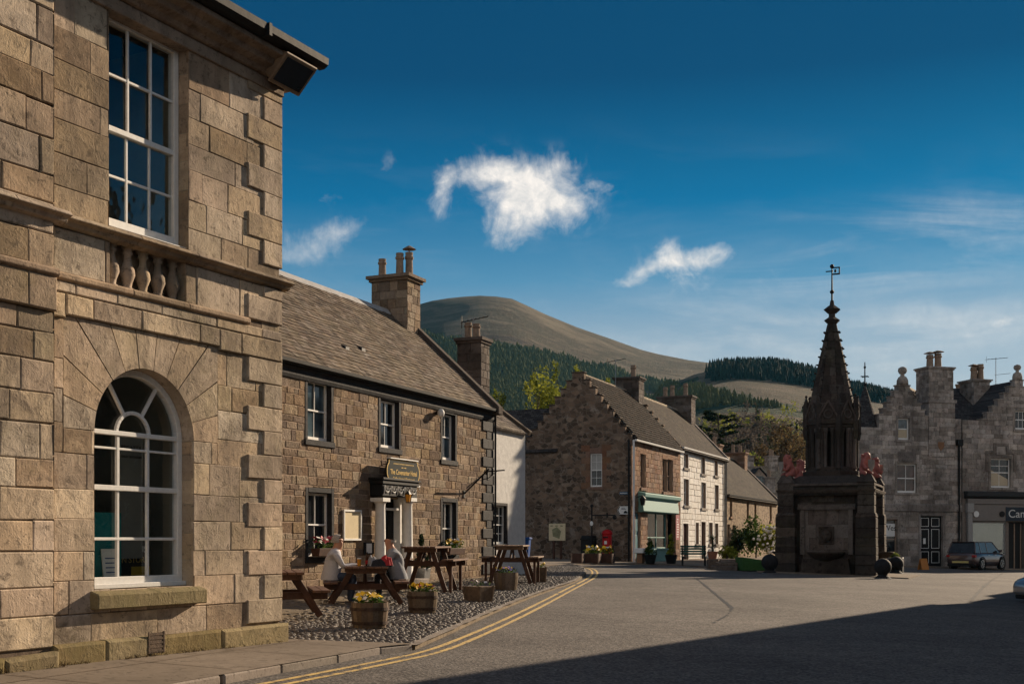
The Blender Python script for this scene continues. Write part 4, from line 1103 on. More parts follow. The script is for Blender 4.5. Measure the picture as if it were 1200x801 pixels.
def shop():
    root = frame_root('corner_shop', ST, 'old stone house with crow stepped gable and teal shopfront', 'building')
    zb = -1.3
    ze = ST.z(740, 515); W = -GF.s(617); 
    zr = GF.z(679, 436) - .15
    L = ST.s(797)
    # gable
    w = MB(); w.M = RG
    o = (GF.s(691.5), GF.s(705.5), GF.z(698, 570), GF.z(698, 531))
    n = 9; cs = MB(); cs.M = RG
    segs = crowsteps(cs, W, ze - .35, zr - .1, n, .22)
    wall_segs = sorted((a, b, z, z) for a, b, z in segs)
    wallgrid(w, wall_segs, zb, [o], 0, .18)
    for a, b, z in segs:                                    # thickness of the steps
        w.poly([(a, 0, z), (b, 0, z), (b, .32, z), (a, .32, z)]); 
        for x in (a, b): w.poly([(x, 0, z - .8), (x, 0, z), (x, .32, z), (x, .32, z - .8)])
        w.poly([(a, .32, z - .9), (b, .32, z - .9), (b, .32, z), (a, .32, z)])
    w.M = None
    wins = [(750.5, 756, 532, 571), (776.5, 781.5, 538, 576), (782.5, 788, 538.5, 576.5)]
    ops = [ST.rect(*q) for q in wins]
    sw = (ST.s(759), ST.s(781), ST.z(770, 643), ST.z(770, 600)); d1 = (ST.s(744.5), ST.s(750), zb, ST.z(747, 600)); d2 = (ST.s(782), ST.s(791.5), zb, ST.z(787, 600))
    wall2 = MB(); wall2.mat = 1; wallgrid(wall2, [(0, L, ze, ze)], zb, ops + [sw, d1, d2], .012, .22)
    wall2.mat = 0; hb = [(a - .05, b + .05, c - .05, d + .05) for a, b, c, d in ops + [sw, d1, d2]]
    blocks(wall2, 0, L, zb, ze, hb, (.2, .32), (.25, .7), .006, 0, .018, .008, 71, None, (0, 1))
    wall2.tone = .4; D = W / 2
    wall2.poly([(0, W, zb), (L, W, zb), (L, W, ze), (0, W, ze)])
    wall2.poly([(L, 0, zb), (L, W, zb), (L, W, ze), (L, D, zr), (L, 0, ze)])
    w.build('gable', M['gablestone'], root)
    wall2.build('street_wall', [M['redstone'], M['hotelmortar']], root)
    cs.build('crow_steps', M['skewstone'], root, bevel=.015)
    # gable window with red margins; transforms through a small child frame
    gr = empty('gable_window', (0, 0, 0), -pi / 2); gr.parent = root
    gm = MB(); gm.M = RG
    bpy.data.objects.remove(gr)
    x0, x1, z0, z1 = o
    s = MB(); s.M = RG; fw = .06
    for a, b, c, d in ((x0, x0 + fw, z0, z1), (x1 - fw, x1, z0, z1), (x0 + fw, x1 - fw, z1 - fw, z1), (x0 + fw, x1 - fw, z0, z0 + fw * 1.4), (x0 + fw, x1 - fw, (z0 + z1) / 2 - .03, (z0 + z1) / 2 + .03)):
        s.box(a, b, .07, .15, c, d)
    xm = (x0 + x1) / 2; s.box(xm - .012, xm + .012, .09, .12, z0 + fw * 1.4, z1 - fw)
    for zz in (z0 + (z1 - z0) * .27, z0 + (z1 - z0) * .75): s.box(x0 + fw, x1 - fw, .094, .124, zz - .012, zz + .012)
    so = s.build('window', M['white'], root, bevel=.005)
    p = MB(); p.M = RG; p.box(x0 + fw, x1 - fw, .128, .134, z0 + .03, z1 - .03); p.build('pane', M['glassd'], so)
    p = MB(); p.M = RG; p.box(x0 + fw, x1 - fw, .1255, .127, z0 + (z1 - z0) * .52, z1 - fw); p.build('blind', M['curtain'], so)
    su = MB(); su.M = RG
    rnd = random.Random(5); z = z0 - .1; k = 0
    while z < z1 + .3:
        lw = (.5, .25)[k % 2]; h = .33
        for sd in (-1, 1):
            su.tone = rnd.uniform(.1, .5); a, b = (x0 - lw, x0 - .002) if sd < 0 else (x1 + .002, x1 + lw)
            su.box(a, b, -.012, .1, z + .006, z + h - .006)
        z += h; k += 1
    su.tone = .3; su.box(x0 - .001, x1 + .001, -.013, .1, z1, z1 + .3); su.box(x0 - .1, x1 + .1, -.06, .1, z0 - .16, z0 - .003)
    su.build('surround', M['redstone'], so, bevel=.01)
    # street windows
    for k, (a, b, c, d) in enumerate(ops):
        s = sash(root, a + .01, b - .01, c + .01, d - .01, .14, 1, 1, 1, .06, .02, M['whitejoint'], M['glassd'], .5)
        sl = MB(); sl.tone = .3; sl.box(a - .12, b + .12, -.09, .1, c - .17, c - .003); sl.build('sill', M['redstone'], s, bevel=.01)
        lt = MB(); lt.tone = .35; lt.box(a - .12, b + .12, -.025, .1, d + .003, d + .26); lt.build('lintel', M['redstone'], s, bevel=.01)
    # roof
    mb = MB(); slope(mb, .2, L - .2, -.16, ze - .02, D, zr, .08); slope(mb, .2, L - .2, W + .16, ze - .02, D, zr, .08)
    ro = mb.build('roof', M['pantile'], root)
    # roll tiles on the street slope
    tl = MB(); Ls = sqrt(D * D + (zr - ze) ** 2); ny, nz = -(zr - ze) / Ls, D / Ls; rnd = random.Random(6)
    x = .3
    nrow = 22
    while x < L - .3:
        for r in range(nrow):
            t0, t1 = r / nrow, (r + 1.15) / nrow; t1 = min(1, t1)
            tl.tone = rnd.random(); pts0 = []; pts1 = []
            for q in range(4):
                xx = x + .22 * q / 3; hh = (0, .05, .06, .0)[q]
                for T, P, e in ((t0, pts0, .035), (t1, pts1, .0)):
                    P.append((xx, -.16 + (D + .16) * T + ny * (.09 + hh + e), ze - .02 + (zr - ze + .02) * T + nz * (.09 + hh + e)))
            for q in range(3): tl.poly([pts0[q], pts0[q + 1], pts1[q + 1], pts1[q]])
            tl.poly(pts0 + [(pts0[3][0], pts0[3][1] - ny * .07, pts0[3][2] - nz * .07), (pts0[0][0], pts0[0][1] - ny * .07, pts0[0][2] - nz * .07)])
        x += .22
    tl.build('pantiles', M['pantilestone'], ro, recalc=False)
    rd = MB(); rd.tone = .6; rd.prismx([(D - .16, zr), (D, zr + .2), (D + .16, zr)], .2, L - 1.2); rd.build('ridge', M['slate_lit'], ro)
    gt = MB(); gt.prismx([(-.14, ze - .06), (-.26, ze - .05), (-.28, ze + .04), (-.14, ze + .04)], .1, L); gt.build('gutter', M['stuccowhite'], root)
    # far gable steps
    cs = MB(); cs.M = Matrix.Translation((L - .3, 0, 0)) @ RG
    sg = crowsteps(cs, W, ze - .35, zr - .1, 9, .25, 0, .3, (.05, .3), 8)
    for a, b, z in sg: cs.box(a, b, 0, .3, z - .8, z)
    cs.build('crow_steps', M['gablestone'], root)
    # chimney on the far gable
    zt = CAMH - (447 - VH) / F * ST.w(L - .4, D).y
    chimney(root, L - 1.15, L - .05, D - .75, D + .75, zr - 1.0, zt, M['fountainpale'], M['mortar'], [(L - .6, D - .25)], 75, .12, .85, .17)
    q = ST.w(L - 1.4, D + .6); za = CAMH - (447 - VH) / F * q.y
    aerial('television_aerial', (q.x, q.y, zr - .3), CAMH - (421 - VH) / F * q.y - zr + .3, .2, 'television aerial on the mast beside the corner shop chimney', 1.1)
    # shopfront
    sf = MB(); fy = -.32; x0, x1 = ST.s(754.5, fy), ST.s(796, fy); zt, zm, zl = ST.z(775, 580, fy), ST.z(775, 586, fy), ST.z(775, 601, fy)
    sf.prismx([(-.0, zl), (fy + .06, zl), (fy, zl + .06), (fy + .08, zm), (-.0, zm)], x0, x1)
    sf.prismx([(-.0, zm + .002), (fy + .04, zm + .002), (fy - .1, zm + .1), (fy - .12, zt), (-.0, zt + .1)], x0 - .06, x1 + .06)
    fo = sf.build('fascia', M['teal'], root, bevel=.012)
    st_ = MB(); a, b = ST.s(765.5, -.45), ST.s(783.5, -.45); zs = ST.z(774, 644, -.45)
    st_.box(a, b, -.45, 0, zb, zs); st_.box(a - .08, b + .08, -.52, 0, zs + .002, zs + .08); st_.build('stall_riser', M['teal'], root, bevel=.01)
    wf = MB(); a, b, c, d = sw
    for xa, xb, za, zb2 in ((a, a + .08, c, d), (b - .08, b, c, d), (a + .08, b - .08, d - .1, d), (a + .08, b - .08, c, c + .1)): wf.box(xa, xb, .05, .15, za, zb2)
    wf.box((a + b) / 2 - .035, (a + b) / 2 + .035, .06, .14, c + .1, d - .1); wf.box(a + .08, b - .08, .064, .136, c + (d - c) * .3, c + (d - c) * .3 + .06)
    wo = wf.build('shop_window', M['teal'], root, bevel=.008)
    p = MB(); p.box(a + .05, b - .05, .1, .106, c, d); p.build('pane', M['glassd'], wo)
    # goods behind the glass seen as pale shapes
    for d_, nm, mt in ((d1, 'side_door', M['tealdark']), (d2, 'shop_door', M['iron'])):
        a, b, c, e = d_; q = MB(); yy = .1 if nm == 'side_door' else .35
        q.box(a + .04, b - .04, yy, yy + .06, zb, e - .05)
        for k in range(2): q.box(a + .14, b - .14, yy - .02, yy, e - 1.0 - 1.0 * k, e - .2 - 1.0 * k)
        q.build(nm, mt, root, bevel=.008)
    dp = MB(); dp.tube([(.06, -.1, zb), (.06, -.1, ze)], .06, 8); dp.build('downpipe', M['stuccowhite'], root)
    dp = MB(); dp.M = RG; dp.tube([(-.12, -.08, zb), (-.12, -.08, ze)], .05, 8); dp.build('downpipe', M['iron'], root)
    # wing behind the gable
    a0 = GF.s(645); a1 = -W - 5.0; zw = GF.z(622, 531); zq = GF.z(640, 479)
    wg = MB(); wg.M = RG; ow = (GF.s(625), GF.s(629.5), GF.z(627, 572), GF.z(627, 541))
    wallgrid(wg, [(a1, -W + .02, zw, zw)], zb, [ow], .1, .15); wg.build('wing_wall', M['gablestone'], root)
    wr = MB(); wr.M = RG; slope(wr, a1, -W + 1.8, -.1, zw, 2.4, zq + .25, .08); slope(wr, a1, -W + 1.8, 4.9, zw, 2.4, zq + .25, .08); wr.build('wing_roof', M['slate_y'], root)
    wn = MB(); wn.M = RG; a, b, c, d = ow; wn.box(a, b, .12, .2, c, d); wn.build('wing_window', M['curtain'], root)
    return dict(W=W, ze=ze, zr=zr, L=L, D=D)
M['pantilestone'] = stone('weathered_pantiles', [(.1, (.022, .017, .013)), (.5, (.05, .037, .028)), (.9, (.10, .074, .056))], 2.2, (.05, .04, .03), .5, .5, .012, 0)
SH = shop()
# ================================================================== painted house and cottage row beyond the shop
def simple_windows(root, wins, ops, fr, frame, glass, sill, y=.16, cols=2, sillw=.1, bl=None):
    for k, (a, b, c, d) in enumerate(ops):
        s = sash(root, a + .01, b - .01, c + .01, d - .01, y, cols, 1, 1, .06, .025, frame, glass, .5)
        sl = MB(); sl.tone = .4; sl.box(a - sillw, b + sillw, -.09, .1, c - .16, c - .003); sl.build('sill', sill, s, bevel=.01)

def painted_house():
    x0, x1 = ST.s(797), ST.s(850.5)
    fr = Frame(ST.w(x0 + .04, 0)[:2], ST.a); L = x1 - x0 - .06
    root = frame_root('painted_house', fr, 'three storey white painted stone house with brown joint lines', 'building')
    ze = fr.z(800, 525); zb = -1.5; D = 3.1
    R_ = lambda *q: fr.rect(*q)
    ops = [R_(801, 806.5, 528.5, 548), R_(821.3, 826, 532, 555), R_(836.8, 841, 537, 557), R_(801, 807, 561, 592), R_(821.5, 827, 565, 595), R_(837.3, 842, 568, 596),
           R_(815, 818.7, 612, 637), R_(830.5, 835, 612, 637), R_(837.5, 841.5, 613, 637)]
    ops[0] = (ops[0][0], ops[0][1], ops[0][2], min(ops[0][3], ze - .3))
    ops = [(a, b, c, min(d, ze - .25)) for a, b, c, d in ops]
    drs = [(fr.s(800.3), fr.s(806.5), zb, fr.z(803, 613)), (fr.s(821.7), fr.s(826.7), zb, fr.z(824, 611))]
    w = MB(); w.mat = 1; wallgrid(w, [(0, L, ze, ze)], zb, ops + drs, .012, .24); w.mat = 0
    hb = [(a - .12, b + .12, c - .1, d + .14) for a, b, c, d in ops + drs]
    blocks(w, 0, L, zb, ze, hb, (.3, .42), (.5, 1.1), .015, 0, .01, .008, 81, None, (.2, 1))
    w.tone = .5; shell(w, 0, L, 2 * D, zb, ze, ze + 3.4)
    for a, b, c, d in ops + drs:
        for q in ((a - .12, a, c, d), (b, b + .12, c, d), (a - .12, b + .12, d + .002, d + .14)): w.tone = .9; w.box(q[0], q[1], -.02, .02, q[2], q[3])
    w.build('wall', [M['whitewash'], M['whitejoint']], root)
    simple_windows(root, None, ops, fr, M['white'], M['glassd'], M['greystone'])
    for a, b, c, d in drs:
        q = MB(); q.box(a, b, .16, .22, zb, d); q.box(a + .1, b - .1, .14, .16, d - 1.0, d - .15); q.box(a + .1, b - .1, .14, .16, d - 2.0, d - 1.1); q.build('door', M['doorred'], root, bevel=.008)
    zr = ze + 3.3
    gable_roof(root, .0, L - .15, 2 * D, ze, zr, M['slate_brown'], .2, .1, ridge=M['slate_lit'])
    sk = MB(); sk.tone = .7
    for y0 in (-.2, 2 * D + .2): sk.obox((L - .06, y0, ze), (L - .06, D, zr + .12), .26, .16)
    sk.build('skew', M['greystone'], root, bevel=.02)
    gt = MB(); gt.prismx([(-.12, ze - .04), (-.24, ze - .03), (-.26, ze + .06), (-.12, ze + .06)], 0, L); gt.build('gutter', M['stuccowhite'], root)
    dp = MB(); dp.tube([(L - .6, -.08, zb), (L - .6, -.08, ze)], .06, 6); dp.tube([(L - .15, -.08, zb), (L - .15, -.08, ze)], .045, 6); dp.build('downpipe', M['galv'], root)
    nb = MB(); q = fr.rect(798, 800.3, 527, 532); nb.box(.02, .42, -.05, -.0, q[2], q[3]); nb.build('alarm_box', M['white_sign'], root, bevel=.01)
    zt = CAMH - (468 - VH) / F * fr.w(L - .5, D).y
    y0, y1 = D - 1.0, D + 1.35
    chimney(root, L - 1.2, L - .1, y0, y1, zr - 1.1, zt, M['fountainpale'], M['mortar'], [(L - .6, y1 - .35), (L - .6, y1 - .85), (L - .6, y0 + .55)], 85, .12, .8, .17)
M['doorred'] = plain('dark_red_door', (.07, .022, .02), .5, .2, 8, .1)
painted_house()

def cottage_row():
    x0, x1 = ST.s(850.8), ST.s(911.5)
    fr = Frame(ST.w(x0 + .04, 0)[:2], ST.a); L = x1 - x0
    root = frame_root('stone_cottage', fr, 'long low rubble stone cottage with narrow windows and a brown tiled roof', 'building')
    ze = fr.z(880, 584); zb = -1.5; D = 3.4
    R_ = lambda *q: fr.rect(*q)
    ops = [R_(855.2, 858.2, 582, 605), R_(875, 877.6, 587.5, 607), R_(884, 886.4, 589, 608), R_(902, 904.4, 592, 610),
           R_(865.4, 869, 621, 632), R_(875, 877.6, 622, 632), R_(884.4, 887, 623, 634)]
    ops = [(a, b, c, min(d, ze - .1)) for a, b, c, d in ops]
    drs = [(fr.s(852.3), fr.s(855.4), zb, fr.z(854, 614)), (fr.s(858.6), fr.s(862.3), zb, fr.z(860, 615))]
    w = MB(); wallgrid(w, [(0, L, ze, ze)], zb, ops + drs, 0, .24); shell(w, 0, L, 2 * D, zb, ze, ze + 3.3); w.build('wall', M['cottagestone'], root)
    simple_windows(root, None, ops, fr, M['whitejoint'], M['glassd'], M['redstone'], .14, 1)
    for a, b, c, d in drs:
        q = MB(); q.box(a, b, .16, .22, zb, d); q.box(a + .15, b - .15, .14, .16, d - 1.0, d - .2); q.build('door', M['doorred'], root, bevel=.01)
    zr = ze + 3.5
    gable_roof(root, 0, L - .15, 2 * D, ze, zr, M['slate_brown'], .2, .1, ridge=M['slate_lit'])
    sk = MB(); sk.tone = .2
    for y0 in (-.2, 2 * D + .2): sk.obox((L - .06, y0, ze), (L - .06, D, zr + .12), .3, .2)
    sk.build('skew', M['greystone'], root, bevel=.02)
    gt = MB(); gt.prismx([(-.12, ze - .04), (-.24, ze - .03), (-.26, ze + .06), (-.12, ze + .06)], 0, L); gt.build('gutter', M['iron'], root)
    for xx, u, v, n in ((fr.s(866) + 5.0, 864, 530, 1), (L - .7, 884, 545, 2)):
        q = fr.w(xx, D); zt = CAMH - (v - VH) / F * q.y
        chimney(root, xx - .6, xx + .5, D - .9, D + .9, zr - 1, max(zt, zr + .5), M['redstone'], M['mortar'], [(xx, D - .4 + .6 * k) for k in range(n)], 91 + n, .12, .7, .16)
cottage_row()

def far_terrace():
    for (u0, u1, v, yb, vr, lab, rz, seed) in ((876, 935, 575, 128.0, 546, 'grey roofed house with a pointed dormer far behind the fountain', .12, 1), (895, 960, 596, 121.0, 572, 'low slate roof peeping out between cottage and fountain', -.05, 2)):
        p0, p1 = at(u0, v, yb), at(u1, v, yb); L = (p1 - p0).length
        root = empty('distant_house', (p0.x, p0.y, 0), rz, lab, 'building')
        ze, zr = p0.z, at(u0, vr, yb + 3).z
        w = MB(); w.box(0, L, 0, 7, -2, ze); w.build('wall', M['greystone'], root)
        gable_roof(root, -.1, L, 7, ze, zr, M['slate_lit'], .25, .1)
        if seed == 1:
            xd = (at(892, v, yb).x - p0.x); zd = at(892, 566, yb).z; d = MB()
            wd = .85; d.prism([(xd - wd, zd), (xd + wd, zd), (xd + wd, zd + .7), (xd, zd + 1.6), (xd - wd, zd + .7)], .5, 3.3); do = d.build('dormer', M['greystone'], root)
            r = MB()
            for s in (-1, 1): r.obox((xd + s * (wd + .25) / 2 + s * .02, .3, 0), (xd + s * (wd + .25) / 2 + s * .02, 3.3, 0), .01, .01)
            r = MB()
            for s in (-1, 1):
                r.poly([(xd, .2, zd + 1.75), (xd + s * (wd + .25), .2, zd + .6), (xd + s * (wd + .25), 3.3, zd + .6), (xd, 3.3, zd + 1.75)])
            r.build('dormer_roof', M['slate_dark'], do)
            g_ = MB(); g_.box(xd - .4, xd + .4, .44, .5, zd + .1, zd + .8); g_.build('pane', M['glassblue'], do)
        for xx in (.6, L * .62):
            chimney(root, xx, xx + 1.0, 2.7, 4.3, zr - .8, zr + 1.0, M['greystone'], M['mortar'], [(xx + .5, 3.2), (xx + .5, 3.9)], 95 + seed)
far_terrace()

# ================================================================== stone fountain
def octa(mb, r, z0, z1, r1=None): mb.frustum((0, 0), r / cos(pi / 8), (r if r1 is None else r1) / cos(pi / 8), z0, z1, 8, pi / 8)
FP = ground(966.5, 673)
FROT = radians(-23.2)
def fountain():
    fy = FP.y; k = fy / F
    half = 56.5 * k * 1.02
    c = FP + Vector((-sin(FROT), cos(FROT), 0)) * half
    gz = g(c.x, c.y)
    root = empty('stone_fountain', (c.x, c.y, gz), FROT, 'dark stone spired market fountain with red lions standing in the square', 'fountain')
    kc = c.y / F
    def H(v, off=0.0): return CAMH - (v - VH) / F * (c.y + off) - gz
    hb = half; base = MB(); rnd = random.Random(9)
    zc0, zc1 = H(580, -half * .9), H(566, -half * .8)          # cornice
    core = half * .78
    # core with recessed panel on each face, buttresses at the corners
    for r in range(4):
        base.M = Matrix.Rotation(r * pi / 2, 4, 'Z')
        base.tone = .3
        blocks(base, -core * .72, core * .72, -.4, zc0, [(-core * .62, core * .62, .55, zc0 - .55)], (.38, .5), (.5, 1.0), .004, -core * .98, .02, .006, 100 + r, None, (.05, .6))
    base.M = None; base.mat = 0
    base.tone = .2; base.box(-core * .96, core * .96, -core * .96, core * .96, -.4, zc0)
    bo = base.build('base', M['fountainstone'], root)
    for r in range(4):
        p = MB(); p.M = Matrix.Rotation(r * pi / 2, 4, 'Z'); yy = -core * .97
        blocks(p, -core * .62, core * .62, .55, zc0 - .55, [], (.5, .6), (.5, 1.1), .003, yy, .03, .006, 120 + r, None, (.1, .9))
        for sx in (-1, 1):
            p.tone = .75; p.box(sx * core * .62 - .1, sx * core * .62 + .1, yy - .12, yy, .9, zc0 - .55)
        p.tone = .45; p.prismx([(yy - .16, zc0 - .62), (yy - .16, zc0 - .5), (yy, zc0 - .35), (yy, zc0 - .62)], -core * .74, core * .74)
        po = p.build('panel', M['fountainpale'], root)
        q = MB(); q.M = Matrix.Rotation(r * pi / 2, 4, 'Z')          # spout mask and bowl
        zs = H(627, -half)
        q.smooth = True; q.ball((0, yy - .1, zs), .26, 12, 8, 1, .7, 1.15); q.smooth = False
        q.box(-.34, .34, yy - .08, yy, zs - .4, zs + .4); q.tube([(0, yy - .2, zs - .1), (0, yy - .42, zs - .16)], .05, 6)
        q.ball((-.1, yy - .26, zs + .08), .05, 6, 5); q.ball((.1, yy - .26, zs + .08), .05, 6, 5)
        q.build('spout_mask', M['fountainstone'], po, bevel=.03)
        b = MB(); b.M = Matrix.Rotation(r * pi / 2, 4, 'Z'); b.smooth = True
        b.lathe((0, yy - .25, H(657, -half)), [(.3, 0), (.55, .12), (.8, .32), (.85, .4), (.75, .4), (.6, .26), (.0, .2)], 18); b.smooth = False
        b.prism([(-1.15, -.3), (1.15, -.3), (1.0, H(657, -half) + .1), (-1.0, H(657, -half) + .1)], yy - .5, yy)
        b.build('basin', M['fountainstone'], root)
    for sx in (-1, 1):
        for sy in (-1, 1):
            b = MB(); cx, cy = sx * half * .80, sy * half * .80; w = half * .205
            b.tone = .25; rr = random.Random(int(sx * 3 + sy * 7 + 20))
            z = -.4; tops = [H(640, -half), H(603, -half), zc1 + .02]
            for j, (zt, ww) in enumerate(zip(tops, (w * 1.0, w * .97, w * .8))):
                zz = z
                while zz < zt - .02:
                    h = min(zt - zz, rr.uniform(.38, .5)); b.tone = rr.uniform(.1, .75)
                    ox, oy = cx + sx * (ww - w), cy + sy * (ww - w)
                    b.box(cx - ww + sx * (w - w), cx + ww, cy - ww, cy + ww, zz + .004, zz + h - .004); zz += h
                z = zt
                if j < 2: b.tone = .5; b.frustum((cx, cy), ww * 1.42, (w * .97 if j == 0 else w * .8) * 1.41, zt - .003, zt + .12, 4, pi / 4)
            b.frustum((cx, cy), w * .9 * 1.41, w * .45 * 1.41, zc1 + .02, zc1 + .4, 4, pi / 4)
            b.build('buttress', M['fountainstone'], root, bevel=.025)
    cm = MB(); e = half * .97
    for z0, z1, q0, q1, tn in ((zc0, zc0 + .12, .9, .97, .3), (zc0 + .122, zc0 + .26, .97, 1.0, .5), (zc0 + .262, zc1 - .12, .93, .9, .25), (zc1 - .118, zc1, .96, .96, .6), (zc1 + .002, zc1 + .38, .86, .58, .3)):
        cm.tone = tn; cm.frustum((0, 0), half * q0 * 1.414, half * q1 * 1.414, z0, z1, 4, pi / 4)
    cm.build('cornice', M['fountainstone'], root, bevel=.02)
    # octagonal lantern of shafts
    z0 = zc1 + .38; z1 = H(503); z2 = H(482); R8 = 27.2 * kc
    lt = MB(); lt.tone = .35
    octa(lt, R8 * 1.16, z0 - .2, z0 + .22); octa(lt, R8 * 1.06, z0 + .222, z0 + .42, R8 * .98)
    lt.build('lantern_base', M['fountainstone'], root, bevel=.02)
    lt = MB(); lt.tone = .35; octa(lt, R8 * 1.0, z1, z1 + .16); octa(lt, R8 * 1.06, z1 + .162, z1 + .34); lt.build('lantern_head', M['fountainstone'], root, bevel=.02)
    for q in range(8):
        t = pi / 8 + q * pi / 4; p = MB(); p.M = Matrix.Rotation(t, 4, 'Z'); r = R8 / cos(pi / 8)
        p.tone = .3; p.box(r * .72, r * .93, -r * .125, r * .125, z0 + .3, z1)
        p.smooth = True
        for s in (-1, 1): p.lathe((r * .80, s * r * .18, z0 + .3), [(.13, 0), (.13, .08), (.085, .16), (.085, z1 - z0 - .62), (.14, z1 - z0 - .42), (.15, z1 - z0 - .3)], 8)
        p.lathe((r * .98, 0, z0 + .3), [(.13, 0), (.13, .08), (.085, .16), (.085, z1 - z0 - .62), (.14, z1 - z0 - .42), (.15, z1 - z0 - .3)], 8)
        p.build('lantern_shaft', M['fountainpale'] if q % 2 else M['fountainstone'], root)
    # gablets with trefoil mouldings and corner pinnacles
    gl = MB()
    for q in range(8):
        t = q * pi / 4; gl.M = Matrix.Rotation(t - pi / 2 + pi, 4, 'Z'); rr = R8 * 1.04; w = R8 * tan(pi / 8) * 1.02
        gl.tone = .4
        gl.prism([(-w, z1 + .3), (w, z1 + .3), (w * .95, z1 + .5), (0, z2 + .35), (-w * .95, z1 + .5)], -rr, -rr + .3)
        gl.tone = .7
        for s in (-1, 1): gl.obox((s * w, -rr - .03, z1 + .42), (0, -rr - .03, z2 + .40), .09, .07)
        gl.tone = .6; gl.M = gl.M @ Matrix.Translation((0, -rr - .03, z1 + .62)) @ Matrix.Rotation(pi / 2, 4, 'X')
        gl.tube([(w * .42 * cos(a), w * .42 * sin(a), 0) for a in [i * pi / 6 for i in range(13)]], .04, 5)
    gl.build('gablets', M['fountainstone'], root)
    for q in range(8):
        t = pi / 8 + q * pi / 4; r = R8 * 1.11; p = MB(); cx, cy = r * cos(t), r * sin(t)
        p.tone = .3; p.frustum((cx, cy), .15, .15, z1 - .15, z2 + .15, 4, t); p.frustum((cx, cy), .2, .2, z2 + .15, z2 + .24, 4, t); p.frustum((cx, cy), .14, .02, z2 + .24, z2 + .66, 4, t); p.ball((cx, cy, z2 + .68), .06, 6, 5)
        p.frustum((cx, cy), .10, .17, z1 - .5, z1 - .15, 4, t)
        p.build('pinnacle', M['fountainstone'], root)
    # spire in courses, crockets on its edges
    zs0, zs1 = z1 + .34, H(380); rs0, rs1 = 28.3 * kc, 5.0 * kc
    sp = MB(); N = 11; rnd = random.Random(3)
    for j in range(N):
        a, b = j / N, (j + 1) / N; za, zb_ = zs0 + (zs1 - zs0) * a, zs0 + (zs1 - zs0) * b; ra, rb = rs0 + (rs1 - rs0) * a, rs0 + (rs1 - rs0) * b
        for q in range(8):
            t0, t1 = (pi / 8 + q * pi / 4), (pi / 8 + (q + 1) * pi / 4); f8 = 1 / cos(pi / 8); ns = 2 if j < 7 else 1; off = .0 if j % 2 else .22
            A0, A1 = Vector((ra * f8 * cos(t0), ra * f8 * sin(t0), za + .008)), Vector((ra * f8 * cos(t1), ra * f8 * sin(t1), za + .008))
            B0, B1 = Vector((rb * f8 * cos(t0), rb * f8 * sin(t0), zb_ - .008)), Vector((rb * f8 * cos(t1), rb * f8 * sin(t1), zb_ - .008))
            cut = [0] + ([.5 + off * .5] if ns == 2 else []) + [1]
            for u0, u1 in zip(cut, cut[1:]):
                e0, e1 = u0 + .008, u1 - .008; sp.tone = rnd.uniform(.05, .8)
                o = Vector((cos((t0 + t1) / 2), sin((t0 + t1) / 2), 0)) * rnd.uniform(0, .02)
                sp.poly([A0.lerp(A1, e0) + o, A0.lerp(A1, e1) + o, B0.lerp(B1, e1) + o, B0.lerp(B1, e0) + o])
    sp.tone = .0; sp.frustum((0, 0), (rs0 - .03) / cos(pi / 8), (rs1 - .02) / cos(pi / 8), zs0, zs1, 8, pi / 8)
    cr = sp
    for q in range(8):
        t = pi / 8 + q * pi / 4
        for j in range(1, 12):
            a = j / 12; r = (rs0 + (rs1 - rs0) * a) / cos(pi / 8) + .05; z = zs0 + (zs1 - zs0) * a
            cr.tone = .3; cr.ball((r * cos(t), r * sin(t), z), .058, 5, 4, 1.2, 1.2, .8)
    so = sp.build('spire', M['fountainstone'], root)
    fn = MB(); r = rs1
    fn.tone = .3
    for a, b, z0_, z1_ in ((r * 1.0, r * 1.9, 0, .18), (r * 1.9, r * .9, .18, .32), (r * .8, r * .75, .32, .5), (r * 1.0, r * 2.0, .5, .68), (r * 2.0, r * .8, .68, .86), (r * .6, r * .4, .86, 1.1)):
        fn.frustum((0, 0), a, b, zs1 + z0_, zs1 + z1_, 8, pi / 8)
    fn.build('finial', M['fountainstone'], so)
    zv = H(312); vn = MB(); vn.tube([(0, 0, zs1 + .6), (0, 0, zv)], .055, 6, .03); vn.ball((0, 0, zs1 + 1.5), .1, 8, 6); vn.ball((0, 0, zv), .1, 8, 6)
    zq = H(321); vn.box(.03, .36, -.01, .01, zq - .05, zq + .02); vn.box(.03, .36, -.01, .01, zq + .25, zq + .31); vn.box(.3, .36, -.01, .01, zq - .05, zq + .3); vn.box(.1, .2, -.01, .01, zq + .06, zq + .2); vn.tube([(-.28, 0, zq + .13), (.05, 0, zq + .13)], .03, 5)
    vn.M = Matrix.Rotation(.4, 4, 'Z'); vn.build('weather_vane', M['iron'], root)
    return dict(c=c, gz=gz, half=half, zc1=zc1)
FT = fountain()

